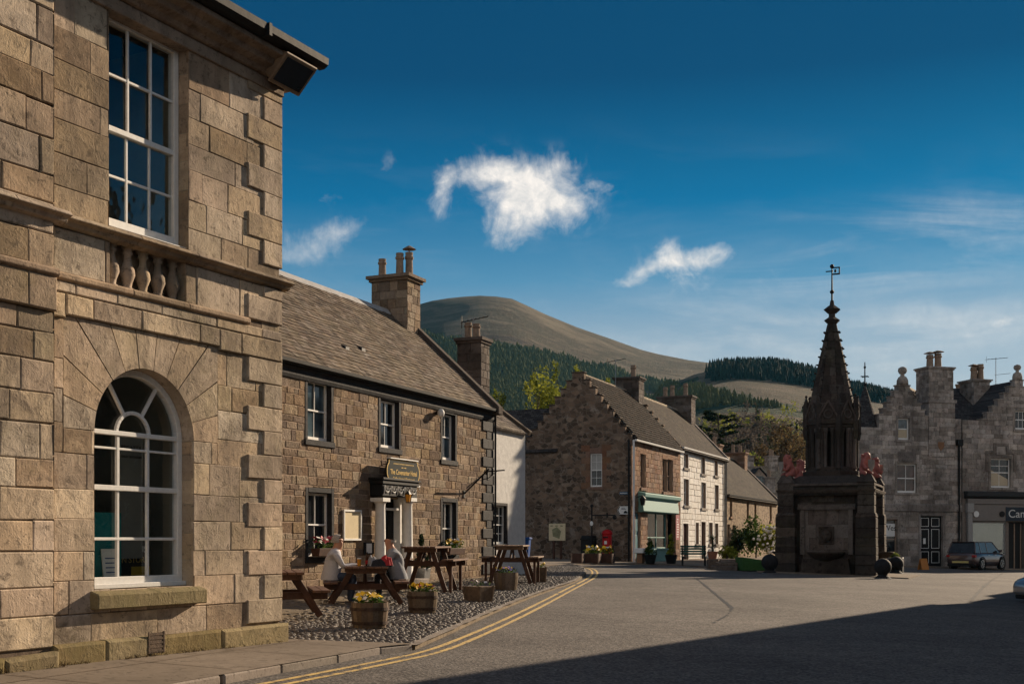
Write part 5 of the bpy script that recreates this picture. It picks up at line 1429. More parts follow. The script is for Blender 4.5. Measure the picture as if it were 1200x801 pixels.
def lions():
    c, h = FT['c'], FT['half'] * .76
    where = {(-1, -1): 'red painted stone lion on the left front corner of the fountain', (1, -1): 'red painted stone lion on the right front corner of the fountain',
             (1, 1): 'red painted stone lion at the back right corner of the fountain', (-1, 1): 'red painted stone lion at the back left corner of the fountain'}
    proto = None
    for (sx, sy), lab in where.items():
        d = Vector((sx * h, sy * h, 0)); d = Matrix.Rotation(FROT, 3, 'Z') @ d
        loc = Vector((c.x, c.y, FT['gz'] + FT['zc1'] + .3)) + d; rz = FROT + atan2(sy, sx)
        if proto is None:
            r = empty('stone_lion', loc, rz, lab, 'statue', 'red lions on the fountain'); r.scale = (.66, .66, .76)
            bm = bmesh.new()
            pts = [((-.30, 0, .18), .27), ((-.16, 0, .5), .26), ((.06, 0, .80), .25), ((.16, 0, 1.04), .24), ((.26, 0, 1.16), .22), ((.42, 0, 1.12), .12)]
            vs = [bm.verts.new(p) for p, _ in pts]; rad = [q for _, q in pts]
            for a, b in zip(vs, vs[1:]): bm.edges.new((a, b))
            def chain(root_i, pl):
                prev = vs[root_i]
                for p, q in pl:
                    v = bm.verts.new(p); rad.append(q); bm.edges.new((prev, v)); prev = v
            for s in (-1, 1):
                chain(2, [((.22, .22 * s, .62), .13), ((.42, .22 * s, .42), .10), ((.62, .2 * s, .52), .10)])   # fore legs holding the shield
                chain(0, [((.02, .28 * s, .22), .18), ((.34, .26 * s, .16), .12), ((.46, .26 * s, .06), .11)])
                chain(4, [((.2, .17 * s, 1.36), .06)])
            chain(0, [((-.5, .1, .1), .07), ((-.55, .3, .35), .06), ((-.45, .34, .6), .09)])
            me = bpy.data.meshes.new('body'); bm.to_mesh(me); bm.free()
            o = bpy.data.objects.new('body', me); COL.objects.link(o); o.parent = r; me.materials.append(M['lionred'])
            sk = o.modifiers.new('Skin', 'SKIN')
            for i, v in enumerate(me.skin_vertices[0].data): v.radius = (rad[i], rad[i]); v.use_root = i == 0
            o.modifiers.new('Sub', 'SUBSURF').levels = 1; o.modifiers['Sub'].render_levels = 2
            mn = MB(); rnd = random.Random(4)
            for k in range(26):
                t = rnd.uniform(0, 2 * pi); z = rnd.uniform(.7, 1.3)
                mn.ball((.08 + .24 * cos(t) * .9, .26 * sin(t), z), .085, 6, 5)
            mn.build('mane', M['lionred'], r)
            s = MB(); s.prism([(-.26, .95), (.26, .95), (.26, .6), (.0, .22), (-.26, .6)], -.04, .04)
            s.M = None; so = s.build('shield', M['greystone'], r, bevel=.02); so.location = (.66, 0, -.02); so.rotation_euler = (0, 0, pi / 2)
            proto = r
        else:
            r = copy_tree(proto); r.location = loc; r.rotation_euler = (0, 0, rz); r['label'] = lab
lions()

def bollards():
    pr = None
    for u, v, lab in ((902, 672, 'round black ball bollard left of the fountain by the green planter'), (1034.5, 677.5, 'round black ball bollard nearest the right front of the fountain'), (1050, 672, 'round black ball bollard just behind the clipped planter right of the fountain')):
        p = ground(u, v)
        if pr is None:
            r = empty('ball_bollard', p, 0, lab, 'bollard', 'ball bollards round the fountain'); pr = r
            b = MB(); b.smooth = True; b.ball((0, 0, .50), .36, 20, 14); b.build('ball', M['blackstone'], r)
            b = MB(); b.smooth = False; b.lathe((0, 0, -.1), [(.3, 0), (.3, .16), (.26, .2), (.2, .24), (.2, .3)], 16); b.build('pedestal', M['blackstone'], r)
            b = MB(); b.lathe((0, 0, -.08), [(.36, 0), (.36, .1), (.3, .12)], 16); b.build('collar', M['galv'], r)
        else:
            r = copy_tree(pr); r.location = p; r['label'] = lab
    p = ground(1040, 670); p = p + Vector((.25, .7, 0))
    r = empty('clipped_planter', p, FROT, 'dark square planter of clipped green leaves right of the fountain', 'planter')
    b = MB(); b.box(-.75, .75, -.4, .4, -.1, .74); b.build('trough', M['black'], r, bevel=.02)
    b = MB(); b.box(.5, .6, -.42, -.402, -.05, .72); b.box(-.75, .75, -.42, -.402, .67, .74); b.build('trim', M['galv'], r)
    b = MB(); rnd = random.Random(2); leaves(b, (0, 0, .84), (.8, .46, .16), 700, .1, rnd, 14, tone=(.6, 1)); b.build('foliage', M['leafbright'], r)
bollards()
# ================================================================== grey stone buildings on the right
AF = Frame(ground(1128, 665), radians(17))
def right_a():
    fr = AF; S, Z = fr.s, fr.z
    root = frame_root('gabled_house', fr, 'dark grey stone house with crow stepped gable, pointed turret and tall chimney', 'building')
    zb = -2.0; xL = S(1003); xg0, xg1 = S(1030), S(1088); ze = Z(1060, 487); zt = Z(1056, 452); n = 5
    zwall = Z(1010, 500); zr_ = Z(1105, 490)
    ops = [S(1052.5), S(1066), 0, 0]
    W1 = fr.rect(1052.5, 1066, 489.5, 515); W2 = fr.rect(1051.5, 1074.5, 543, 577); SWi = fr.rect(1025, 1052, 608, 650); DR = (S(1079), S(1105), zb, Z(1092, 604))
    segs = []; xm = (xg0 + xg1) / 2; hw = (xg1 - xg0) / 2; tw = S(1063) - S(1049)
    steps = []
    for k in range(n + 1):
        q = hw - (hw - tw / 2) * k / n; steps.append((q, ze + (zt - ze) * k / n))
    segs = [(xL, xm - steps[0][0], zwall, zwall)]
    for k in range(n): segs.append((xm - steps[k][0], xm - steps[k + 1][0], steps[k][1], steps[k][1]))
    segs.append((xm - steps[n][0], xm + steps[n][0], steps[n][1], steps[n][1]))
    for k in reversed(range(n)): segs.append((xm + steps[k + 1][0], xm + steps[k][0], steps[k][1], steps[k][1]))
    xr = S(1126.5); segs.append((xm + steps[0][0], xr, zr_, zr_))
    holes = [W1, W2, SWi, DR]
    w = MB(); w.mat = 1; wallgrid(w, segs, zb, holes, .012, .28); w.mat = 0
    hb = [(a - .16, b + .16, c - .12, d + .16) for a, b, c, d in holes]
    zs0, zs1 = Z(1060, 599), Z(1060, 590)
    blocks(w, xL, xr, zb, zs0, hb, (.32, .42), (.5, 1.1), .004, 0, .012, .005, 131)
    blocks(w, xL, xr, zs1, min(zwall, ze, zr_), hb, (.24, .34), (.35, .9), .004, 0, .014, .007, 132)
    blocks(w, xL, xm - steps[0][0], min(zwall, ze, zr_), zwall, hb, (.24, .34), (.35, .9), .004, 0, .014, .007, 133) if zwall > min(zwall, ze, zr_) + .05 else None
    zprev = min(zwall, ze, zr_)
    for k in range(n + 1):
        q, z = steps[k]
        if z > zprev + .02: blocks(w, xm - q, xm + q, zprev, z, hb, (.22, .3), (.3, .8), .004, 0, .014, .007, 140 + k)
        zprev = z
    blocks(w, xm + steps[0][0], xr, min(zwall, ze, zr_), zr_, hb, (.24, .34), (.35, .9), .004, 0, .014, .007, 150) if zr_ > min(zwall, ze, zr_) + .05 else None
    for a, b, za, zb_ in segs:
        w.tone = .3; w.box(a, b, .02, .4, za - 1.0, za - .001); 
    w.box(xL, xr, .3, 4.4, zb, min(zwall, zr_) - .6)
    w.build('wall', [M['greystone'], M['greymortar']], root)
    st = MB(); rnd = random.Random(2)
    for a, b, za, _ in segs[1:-1]: st.tone = rnd.uniform(.1, .6); st.box(a - .05, b + .05, -.05, .45, za, za + .09)
    st.build('crow_steps', M['greystone'], root, bevel=.015)
    fn = MB(); fn.smooth = True; zf = steps[n][1] + .09; fn.lathe((xm, .15, zf), [(.38, 0), (.36, .3), (.25, .5), (.15, .56), (.12, .68), (.22, .74), (.29, .9), (.26, 1.06), (.12, 1.16), (.02, 1.18)], 14); fn.build('ball_finial', M['greystone'], root)
    sc = MB(); sc.tone = .3; sc.prismx([(.02, zs0), (-.1, zs0 + .02), (-.12, zs1 - .06), (-.03, zs1), (.02, zs1)], xL, xr); sc.build('string_course', M['greystone'], root, bevel=.01)
    s1 = sash(root, W1[0], W1[1], W1[2], W1[3], .14, 1, 1, 1, .09, .03, M['white'], M['glassblue'], .5, 'window'); surround(s1, *W1, M['greystone'], .16, .02, .16, .05, .24, .3)
    cu = MB(); cu.box(W1[0] + .09, W1[1] - .09, .178, .183, W1[2] + .15, W1[2] + (W1[3] - W1[2]) * .5); cu.build('net_curtain', M['blind'], s1)
    s2 = sash(root, W2[0], W2[1], W2[2], W2[3], .14, 2, 1, 1, .09, .04, M['white'], M['glassred'], .5, 'window'); surround(s2, *W2, M['greystone'], .16, .02, .16, .05, .24, .4)
    s3 = sash(root, SWi[0], SWi[1], SWi[2], SWi[3], .16, 1, 1, 1, .09, .04, M['whitejoint'], M['glassd'], .44, 'shop_window'); surround(s3, *SWi, M['greystone'], .16, .02, .18, .05, .24, .35)
    x0, x1, z1, z0 = S(1035), S(1050), Z(1036, 613), Z(1036, 628)
    pb = MB(); pb.box(x0 + .1, x1, .12, .155, z0, z1); po = pb.build('window_sign', M['white_sign'], s3)
    text(po, 'Wes', (z1 - z0) * .62, ((x0 + x1) / 2 + .1, .115, z0 + (z1 - z0) * .64), mat=M['black'], ex=.003)
    # double door with white lined panels
    a, b, c, d = DR; gz = fr.gz(a); dd = MB(); dd.box(a, b, .2, .28, zb, d); do = dd.build('double_door', M['iron'], root)
    ln = MB(); xm2 = (a + b) / 2; H = d - gz
    for s, (xa, xb) in enumerate(((a + .14, xm2 - .1), (xm2 + .1, b - .14))):
        for z0, z1 in ((gz + .24, gz + H * .30), (gz + H * .36, gz + H * .74), (gz + H * .79, gz + H * .96)):
            t_ = .028
            for q in ((xa, xb, z0, z0 + t_), (xa, xb, z1 - t_, z1), (xa, xa + t_, z0 + t_, z1 - t_), (xb - t_, xb, z0 + t_, z1 - t_)): ln.box(q[0], q[1], .185, .2, q[2], q[3])
    ln.build('panel_lines', M['white'], do)
    nt = MB(); nt.box(a + .32, a + .5, .18, .199, gz + H * .45, gz + H * .56); nt.build('door_notice', M['white_sign'], do)
    surround(do, a, b, gz - .1, d, M['greystone'], .14, .02, .1, .02, .2, .3)
    pq = fr.rect(1095, 1109, 516, 530); pm = MB(); pm.tone = .1; pm.box(*pq[:2], -.05, 0, *pq[2:]); po = pm.build('stone_plaque', M['redstone'], root, bevel=.01)
    rl = MB(); cx, cz = (pq[0] + pq[1]) / 2, (pq[2] + pq[3]) / 2; rl.prism([(cx - .25, cz + .3), (cx + .25, cz + .3), (cx + .25, cz), (cx, cz - .32), (cx - .25, cz)], -.09, -.05); rl.build('carved_shield', M['redstone'], po, bevel=.02)
    hd = MB(); hd.tone = .15; q = fr.rect(1052, 1073, 529, 540); hd.box(q[0], q[1], -.03, 0, q[2], q[3]); hd.box(q[0] + .1, q[1] - .1, -.07, -.03, q[2] - .05, q[2] + .1); hd.build('carved_panel', M['greystone'], root, bevel=.01)
    # wallhead chimney
    xa, xb = S(1088.5), S(1117); zt = Z(1103, 433); zm = Z(1103, 470)
    cb = MB(); blocks(cb, xa - .05, xb + .1, zr_ - 2.5, zm - .1, [], (.25, .34), (.4, .9), .004, -.06, .014, .006, 160); cb.tone = .3
    cb.box(xa - .03, xb + .08, -.05, 1.4, zr_ - 2.4, zm - .1); cb.box(xa - .12, xb + .18, -.14, 1.5, zm - .1, zm + .1); cb.build('chimney_breast', M['greystone'], root)
    chimney(root, xa, xb, -.02, 1.35, zm + .1, zt, M['greystone'], M['greymortar'], [(S(1096.5), .6), (S(1106), .6)], 162, .12, .95, .24, cowl=(0, 1))
    # turret
    tx = S(1013.5, 1.0); tr = 15.5 * fr.w(tx, 1.2).y / F; tz0 = Z(1013, 502, 1.0); tz1 = Z(1012, 450, 1.0)
    tb = MB(); tb.tone = .4; tb.frustum((tx, 1.0), tr * .93, tr * .93, zb, tz0, 20); tb.tone = .8; tb.frustum((tx, 1.0), tr * 1.0, tr * 1.02, tz0 - .3, tz0 - .05, 20); to = tb.build('turret', M['greystone'], root, smooth=False)
    tc = MB(); tc.frustum((tx, 1.0), tr * 1.08, .03, tz0 - .05, tz1, 20); tc.build('turret_cone', M['slate_dark'], to)
    tv = MB(); tv.tube([(tx, 1, tz1 - .3), (tx, 1, Z(1011, 424, 1.0))], .05, 6, .03); zz = Z(1011, 438)
    tv.tube([(tx - .3, 1, zz), (tx + .3, 1, zz)], .035, 5); tv.tube([(tx, .7, zz), (tx, 1.3, zz)], .035, 5); tv.ball((tx, 1, zz - .5), .12, 8, 6); tv.ball((tx, 1, Z(1011, 427)), .09, 6, 5); tv.build('turret_vane', M['iron'], to)
    # roofs behind
    mr = MB()
    zr2 = Z(1056, 452) + .2
    for s in (-1, 1): mr.prism([(xm + s * hw * .8, ze - .5), (xm + s * hw * .8, ze - .38), (xm, zr2 - .95), (xm, zr2 - 1.1)], .4, 1.3)
    mr.build('gable_roof', M['slate_y'], root)
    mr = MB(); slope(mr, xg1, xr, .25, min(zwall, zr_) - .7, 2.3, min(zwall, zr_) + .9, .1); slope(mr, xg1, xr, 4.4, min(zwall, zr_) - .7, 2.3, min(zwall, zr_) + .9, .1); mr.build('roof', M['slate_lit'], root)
    dp = MB(); dp.tube([(S(1123), -.1, zb), (S(1123), -.1, Z(1123, 520))], .07, 7); dp.box(S(1123) - .2, S(1123) + .2, -.25, 0, Z(1123, 522), Z(1123, 515)); dp.build('downpipe', M['iron'], root)
    # lit roof of the house behind
    p0 = at(1062, 453, 83); ra = radians(60); D = 3.2; f2 = Frame((p0.x + sin(ra) * D, p0.y - cos(ra) * D), ra)
    r2 = frame_root('rear_house', f2, 'house behind the crow stepped gable whose ochre roof catches the sun', 'building')
    b = MB(); b.box(0, 4.6, .2, 2 * D - .2, -2, p0.z - 3.4); b.prismx([(.2, p0.z - 3.4), (2 * D - .2, p0.z - 3.4), (D, p0.z - .1)], .05, 4.5); b.build('wall', M['greystone'], r2)
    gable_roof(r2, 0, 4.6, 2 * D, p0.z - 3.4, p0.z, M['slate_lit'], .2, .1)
M['glassred'] = glass_dark('warm_window_glass', (.06, .03, .025), .06)
right_a()

def right_b():
    q = AF.w(AF.s(1127.5), -.02)
    fr = Frame(q[:2], AF.a); S, Z = fr.s, fr.z
    root = frame_root('corner_shop_building', fr, 'grey stone building at the far right with a dark shop fascia lettered Camp', 'building')
    zb = -2.0; L = S(1290); ze = Z(1140, 492)
    xm = S(1194); zt = Z(1194, 446); n = 6; hw = S(1194) - S(1150); tw = S(1199) - S(1189)
    steps = [(hw - (hw - tw / 2) * k / n, Z(1165, 492) + (zt - Z(1165, 492)) * k / n) for k in range(n + 1)]
    segs = [(0, xm - steps[0][0], ze, ze)] + [(xm - steps[k][0], xm - steps[k + 1][0], steps[k][1], steps[k][1]) for k in range(n)] + [(xm - steps[n][0], xm + steps[n][0], zt, zt)] + [(xm + steps[k + 1][0], xm + steps[k][0], steps[k][1], steps[k][1]) for k in reversed(range(n))] + [(xm + steps[0][0], L, ze, ze)]
    W1 = fr.rect(1189.5, 1206, 481, 503); W2 = fr.rect(1161, 1184.5, 537, 571); W3 = (S(1225), S(1250), W2[2], W2[3])
    sh0, sh1 = Z(1160, 650), Z(1160, 611)
    SW = (S(1139.5), S(1179), sh0, sh1); DR = (S(1182), S(1201), zb, sh1); SW2 = (S(1206), S(1250), sh0, sh1)
    holes = [W1, W2, W3, SW, DR, SW2]
    w = MB(); w.mat = 1; wallgrid(w, segs, zb, holes, .012, .3); w.mat = 0
    hb = [(a - .18, b + .18, c - .12, d + .18) for a, b, c, d in holes]
    zc1, zc0 = Z(1160, 576), Z(1160, 584)
    blocks(w, 0, L, zc1, ze, hb, (.26, .36), (.4, 1.0), .004, 0, .014, .006, 171)
    zp = ze
    for k in range(n + 1):
        qq, z = steps[k]
        if z > zp + .02: blocks(w, xm - qq, min(L, xm + qq), zp, z, hb, (.24, .34), (.4, .9), .004, 0, .014, .006, 180 + k)
        zp = z
    w.tone = .3; w.box(0, L, .32, 9, zb, ze - .7)
    for a, b, za, _ in segs: w.box(a, b, .02, .4, za - .8, za - .001)
    w.build('wall', [M['greystone'], M['greymortar']], root)
    st = MB(); rnd = random.Random(3)
    for a, b, za, _ in segs[1:-1]: st.tone = rnd.uniform(.1, .5); st.box(a - .05, b + .05, -.05, .45, za, za + .09)
    st.build('crow_steps', M['greystone'], root, bevel=.015)
    fn = MB(); fn.smooth = True; fn.lathe((xm, .15, zt + .09), [(.32, 0), (.32, .2), (.26, .42), (.12, .5), (.1, .62), (.2, .68), (.25, .82), (.2, .95), (.02, 1.02)], 12); fn.build('ball_finial', M['greystone'], root)
    for k, (a, b, c, d) in enumerate((W1, W2, W3)):
        s = sash(root, a, b, c, d, .14, 2 if k != 0 else 3, 2 if k != 0 else 1, 1, .08, .035, M['white'], M['glassd'], .52, 'window'); surround(s, a, b, c, d, M['greystone'], .17, .03, .16, .06, .24, .4)
        if k:
            bl = MB(); bl.prism([(a + .1, c + .15), (b - .1, c + .15), (b - .1, c + (d - c) * .3), (a + .1, c + (d - c) * .62)], .183, .186); bl.build('blind', M['blind'], s)
            hm = MB(); hm.tone = .2; e = .42; xm_ = (a + b) / 2
            hm.box(a - e, a - .19, -.06, 0, c + (d - c) * .55, d + .32); hm.box(b + .19, b + e, -.06, 0, c + (d - c) * .55, d + .32); hm.box(a - e, xm_ - .45, -.062, 0, d + .322, d + .5); hm.box(xm_ + .45, b + e, -.062, 0, d + .322, d + .5)
            hm.box(xm_ - .6, xm_ - .4, -.064, 0, d + .502, d + .85); hm.box(xm_ + .4, xm_ + .6, -.064, 0, d + .502, d + .85); hm.box(xm_ - .6, xm_ + .6, -.066, 0, d + .852, d + 1.02)
            hm.tone = .9; hm.box(xm_ - .35, xm_ + .35, -.04, 0, d + .25, d + .8); hm.build('hood_mould', M['greystone'], s, bevel=.012)
    # shopfront
    cn = MB(); cn.prismx([(.0, zc0), (-.18, zc0 + .03), (-.34, zc0 + .16), (-.36, zc1 - .04), (0, zc1 + .04)], .12, L); cn.build('shop_cornice', M['shopgrey'], root, bevel=.012)
    fz1, fz0 = zc0 - .02, Z(1160, 610); 
    fs = MB(); fs.box(S(1138), L, -.16, 0, fz0, fz1 - .36); fs.box(S(1132), L, -.22, 0, fz1 - .34, fz1); fs.build('fascia', M['fasciagrey'], root, bevel=.01)
    pl = MB(); pl.box(S(1132.5), S(1137.5), -.2, 0, zb, fz1 - .36); pl.box(S(1132) - .05, S(1138) + .04, -.26, 0, fz1 - .9, fz1 - .3); pl.build('pilaster', M['stonepaint'], root, bevel=.015)
    sb = MB(); sb.box(S(1176.5), S(1240), -.2, -.162, Z(1185, 610), Z(1185, 594)); so = sb.build('sign_board', M['signslate'], root, bevel=.006)
    hh = Z(1185, 594) - Z(1185, 610)
    text(so, 'Camp', hh * .82, (S(1179), -.205, (Z(1185, 594) + Z(1185, 610)) / 2), mat=M['tan_letters'], ex=.004, align='LEFT', sx=1.12)
    pq = MB()
    pq.M = Matrix.Translation((S(1141.5), -.2, Z(1141, 602))) @ Matrix.Rotation(pi / 2, 4, 'X'); pq.frustum((0, 0), .2, .2, -.02, .04, 20); po = pq.build('round_plaque', M['white_sign'], root)
    p2 = MB(); p2.M = Matrix.Translation((S(1172), -.2, Z(1172, 602))) @ Matrix.Rotation(pi / 2, 4, 'X'); p2.frustum((0, 0), .19, .19, -.02, .04, 20); p2.build('round_plaque', M['iron'], root)
    for nm, (a, b, c, d) in (('shop_window', SW), ('shop_window', SW2)):
        f = MB(); t_ = .08
        for q in ((a, a + t_, c, d), (b - t_, b, c, d), (a + t_, b - t_, d - t_, d), (a + t_, b - t_, c, c + t_)): f.box(q[0], q[1], .05, .14, q[2], q[3])
        fo = f.build(nm, M['stonepaint'], root, bevel=.008)
        p = MB(); p.box(a + .05, b - .05, .1, .106, c + .05, d - .05); p.build('pane', M['glass'], fo)
        bl = MB(); bl.poly([(a + .08, .14, d - .08), (b - .1, .14, d - .08), (b - .1, .3, c + (d - c) * .1), (a + .08, .3, c + (d - c) * .28)]); bl.build('blind', M['blind'], fo)
        bk = MB(); bk.box(a, b, .9, .95, c - .1, d + .1); bk.build('shop_interior', M['interior'], fo)
    a, b, c, d = DR; q = MB(); q.box(a, b, .26, .32, zb, d); q.build('shop_door', M['iron'], root); q = MB()
    for xx in (a + .1, (a + b) / 2 - .05, b - .18): q.box(xx, xx + .09, .22, .258, zb, d - .1)
    q.build('door_frame', M['whitejoint'], root, bevel=.008)
    # roof, chimney, pots
    rf = MB(); zrr = Z(1150, 465) + 1.1; slope(rf, 0.02, L, .42, ze - .5, 4.6, zrr, .1); slope(rf, 0.02, L, 9.2, ze - .5, 4.6, zrr, .1); rf.build('roof', M['slate_dark'], root)
    mr = MB()
    for s in (-1, 1): mr.prism([(xm + s * hw, steps[0][1] - .2), (xm + s * hw, steps[0][1] - .08), (xm, zt + .05), (xm, zt - .1)], .4, 6)
    mr.build('gable_roof', M['slate_dark'], root)
    y = 2.6; xa, xb = S(1141.5, y), S(1160, y); zt2 = CAMH - (447 - VH) / F * fr.w(xa, y).y; 
    chimney(root, xa, xb, y, y + 1.5, ze + .3, zt2, M['greystone'], M['greymortar'], [(xa + .35, y + .5), (xa + .75, y + .9), (xa + 1.0, y + .6)], 191, .14, 1.0, .22, cowl=(0,))
    for k, (u, yy) in enumerate(((1123.5, 6.5), (1130.5, 6.5), (1137, 6.5), (1169.5, 5.6))):
        x = S(u, yy); zt3 = CAMH - (452 - VH) / F * fr.w(x, yy).y; p = MB(); p.frustum((x, yy), .26, .2, ze, zt3, 10); p.frustum((x, yy), .25, .25, zt3, zt3 + .12, 10); p.build('chimney_pot', M['potclay'], root)
    q = fr.w(S(1167, 3.2), 3.2); z0 = CAMH - (447 - VH) / F * q.y
    a = aerial('television_aerial', (q.x, q.y, z0 - 1.0), CAMH - (419 - VH) / F * q.y - z0 + 1.0, AF.a + .1, 'large television aerial above the roof at the far right', 1.9, 6, True)
M['shopgrey'] = plain('dark_shop_paint', (.035, .037, .04), .5, .15, 8, .1)
M['fasciagrey'] = plain('grey_fascia_paint', (.20, .18, .165), .6, .1, 5, .1)
M['stonepaint'] = plain('pale_grey_trim', (.30, .29, .28), .55, .1, 8, .1)
M['signslate'] = plain('slate_blue_sign', (.022, .03, .042), .45, .1, 8, .05)
right_b()

def shading_row():
    """houses on the near right side of the square; they stand outside the picture and throw the long foreground shadow"""
    ca, sa = .537, .843                                    # the row runs along (ca, sa)
    for (q0, q1, pf, h, lab) in ((30, 53.5, -3.3, 7.95, 'plain grey two storey house nearest on the right side of the square'), (53.6, 61, -3.3, 7.0, 'middle plain grey house on the right side of the square with lower eaves'), (4, 29.8, 5.0, 8.6, 'plain grey house set back on the right side of the square beside the camera'), (61.1, 68.5, -3.3, 7.95, 'plain grey house farthest along the right side of the square')):
        o = Vector((pf * sa + q1 * ca, -pf * ca + q1 * sa, 0)); ang = atan2(-sa, -ca)
        gz = g(o.x - ca * 3, o.y - sa * 3); h = h + .0
        fr = Frame((o.x, o.y), ang); L = q1 - q0
        root = frame_root('square_house', fr, lab, 'building', 'plain houses along the right of the square')
        ops = []; nb = int(L / 2.7)
        for k in range(nb):
            xc = L * (k + .5) / nb; ops += [(xc - .5, xc + .5, 1.0, 2.6), (xc - .5, xc + .5, 4.1, 5.7)]
        w = MB(); wallgrid(w, [(0, L, h, h)], -2, ops, 0, .25); w.tone = .5; shell(w, 0, L, 8, -2, h, h + 3.0); w.build('wall', M['cottagestone'], root)
        for a, b, c, d in ops:
            s = sash(root, a, b, c, d, .15, 2, 2, 2, .06, .025, M['white'], M['glassd'])
        gable_roof(root, -.1, L + .1, 8, h, h + 2.6, M['slate'], .15, .1, ridge=M['lead'])
        chimney(root, .2, 1.0, 3.4, 4.8, h + 1.6, h + 4.0, M['greystone'], M['mortar'], [(.6, 3.8), (.6, 4.4)], 201)
shading_row()
# ================================================================== ground
def poly_px(pts, dz=0.0): return [ground(u, v, dz) for u, v in pts]

def asphalt():
    t = NT('worn_asphalt'); co = t.coord()
    n1 = t.noise(co, .25, 5, .6); n2 = t.noise(co, 2.2, 5, .65); n3 = t.noise(co, 30, 3, .7); n4 = t.noise(co, 110, 2, .6)
    vo = t.n('ShaderNodeTexVoronoi', i_Scale=34.0); t.l(co, vo.inputs['Vector'])
    sp = t.n('ShaderNodeSeparateColor'); t.l(vo.outputs['Color'], sp.inputs[0])
    k = t.math('ADD', t.math('ADD', t.math('MULTIPLY', n1, .5), t.math('MULTIPLY', n2, .25)), t.math('ADD', t.math('MULTIPLY', n3, .2), t.math('MULTIPLY', sp.outputs[0], .38)))
    c = t.ramp(k, [(.36, (.036, .032, .030)), (.62, (.088, .077, .069)), (.96, (.22, .195, .172))])
    h = t.math('ADD', t.math('MULTIPLY', vo.outputs['Distance'], 1.2), t.math('ADD', t.math('MULTIPLY', n4, .7), t.math('MULTIPLY', n2, .8)))
    return t.out(c, .88, h, .5, .012, spec=.15)
M['asphalt'] = asphalt()
M['paving'] = stone('worn_paving_slabs', [(.05, (.13, .105, .085)), (.5, (.225, .185, .15)), (.95, (.32, .27, .22))], 2.0, (.10, .08, .06), .6, .3, .008, 0, pits=False)
M['kerbstone'] = stone('granite_kerb', [(.05, (.15, .125, .105)), (.5, (.24, .205, .175)), (.95, (.34, .30, .26))], 5, (.12, .1, .08), .4, .4, .01)
M['cobble'] = stone('grey_cobbles', [(.0, (.055, .047, .042)), (.5, (.135, .118, .104)), (1, (.30, .265, .235))], 9, (.07, .06, .05), .3, .4, .01, 0, .6)
M['earth'] = plain('trodden_earth', (.185, .145, .10), .95, .35, 7, .9, dist=.02)
def worn_paint():
    t = NT('worn_yellow_paint'); co = t.coord(); n = t.noise(co, 9, 6, .75); f = t.noise(co, 60, 3, .7)
    c = t.ramp(f, [(.3, (.45, .29, .08)), (.7, (.62, .43, .14))]); k = t.ramp(t.math('ADD', t.math('MULTIPLY', n, .75), t.math('MULTIPLY', f, .25)), [(.40, (0, 0, 0)), (.5, (1, 1, 1))])
    return t.out(t.mix(k, (.085, .075, .065, 1), c), .75, f, .3, .01)
M['yellow'] = worn_paint()
M['tar'] = plain('tar_seam', (.03, .028, .027), .6, .2, 10, .2)

def sheet(name, pts, mat, dz, sides=0.0, kind='structure', parent=None):
    mb = MB(); top = [(p.x, p.y, g(p.x, p.y) + dz) for p in pts]; mb.poly(top)
    if sides:
        n = len(top)
        for k in range(n):
            a, b = top[k], top[(k + 1) % n]; mb.poly([a, b, (b[0], b[1], b[2] - sides), (a[0], a[1], a[2] - sides)])
    o = mb.build(name, mat, parent)
    if kind: o['kind'] = kind
    return o

def strip(name, path, w, mat, dz, kind='structure', off=0.0, jitter=0.0, breaks=0.0, seed=1):
    rnd = random.Random(seed); mb = MB(); L = []; Rr = []
    # resample
    P = []
    for a, b in zip(path, path[1:]):
        n = max(1, int((b - a).length / .35))
        for k in range(n): P.append(a.lerp(b, k / n))
    P.append(path[-1])
    for i, p in enumerate(P):
        d = (P[min(i + 1, len(P) - 1)] - P[max(0, i - 1)]); d.z = 0; d.normalize(); nrm = Vector((-d.y, d.x, 0))
        ww = w * (1 + rnd.uniform(-jitter, jitter)); c = p + nrm * off
        L.append(c + nrm * ww / 2); Rr.append(c - nrm * ww / 2)
    for k in range(len(P) - 1):
        if rnd.random() < breaks: continue
        q = [L[k], L[k + 1], Rr[k + 1], Rr[k]]
        mb.tone = rnd.random(); mb.poly([(v.x, v.y, g(v.x, v.y) + dz) for v in q])
    o = mb.build(name, mat, None); o['kind'] = kind; return o

def smooth_path(pts, it=2):
    for _ in range(it):
        q = [pts[0]]
        for a, b in zip(pts, pts[1:]): q += [a.lerp(b, .25), a.lerp(b, .75)]
        q.append(pts[-1]); pts = q
    return pts

ROADX0, ROADX1, ROADY0, ROADY1 = -45.0, 75.0, -25.0, 135.0
sheet('road', [Vector((ROADX0, ROADY0, 0)), Vector((ROADX1, ROADY0, 0)), Vector((ROADX1, ROADY1, 0)), Vector((ROADX0, ROADY1, 0))], M['asphalt'], 0.0)

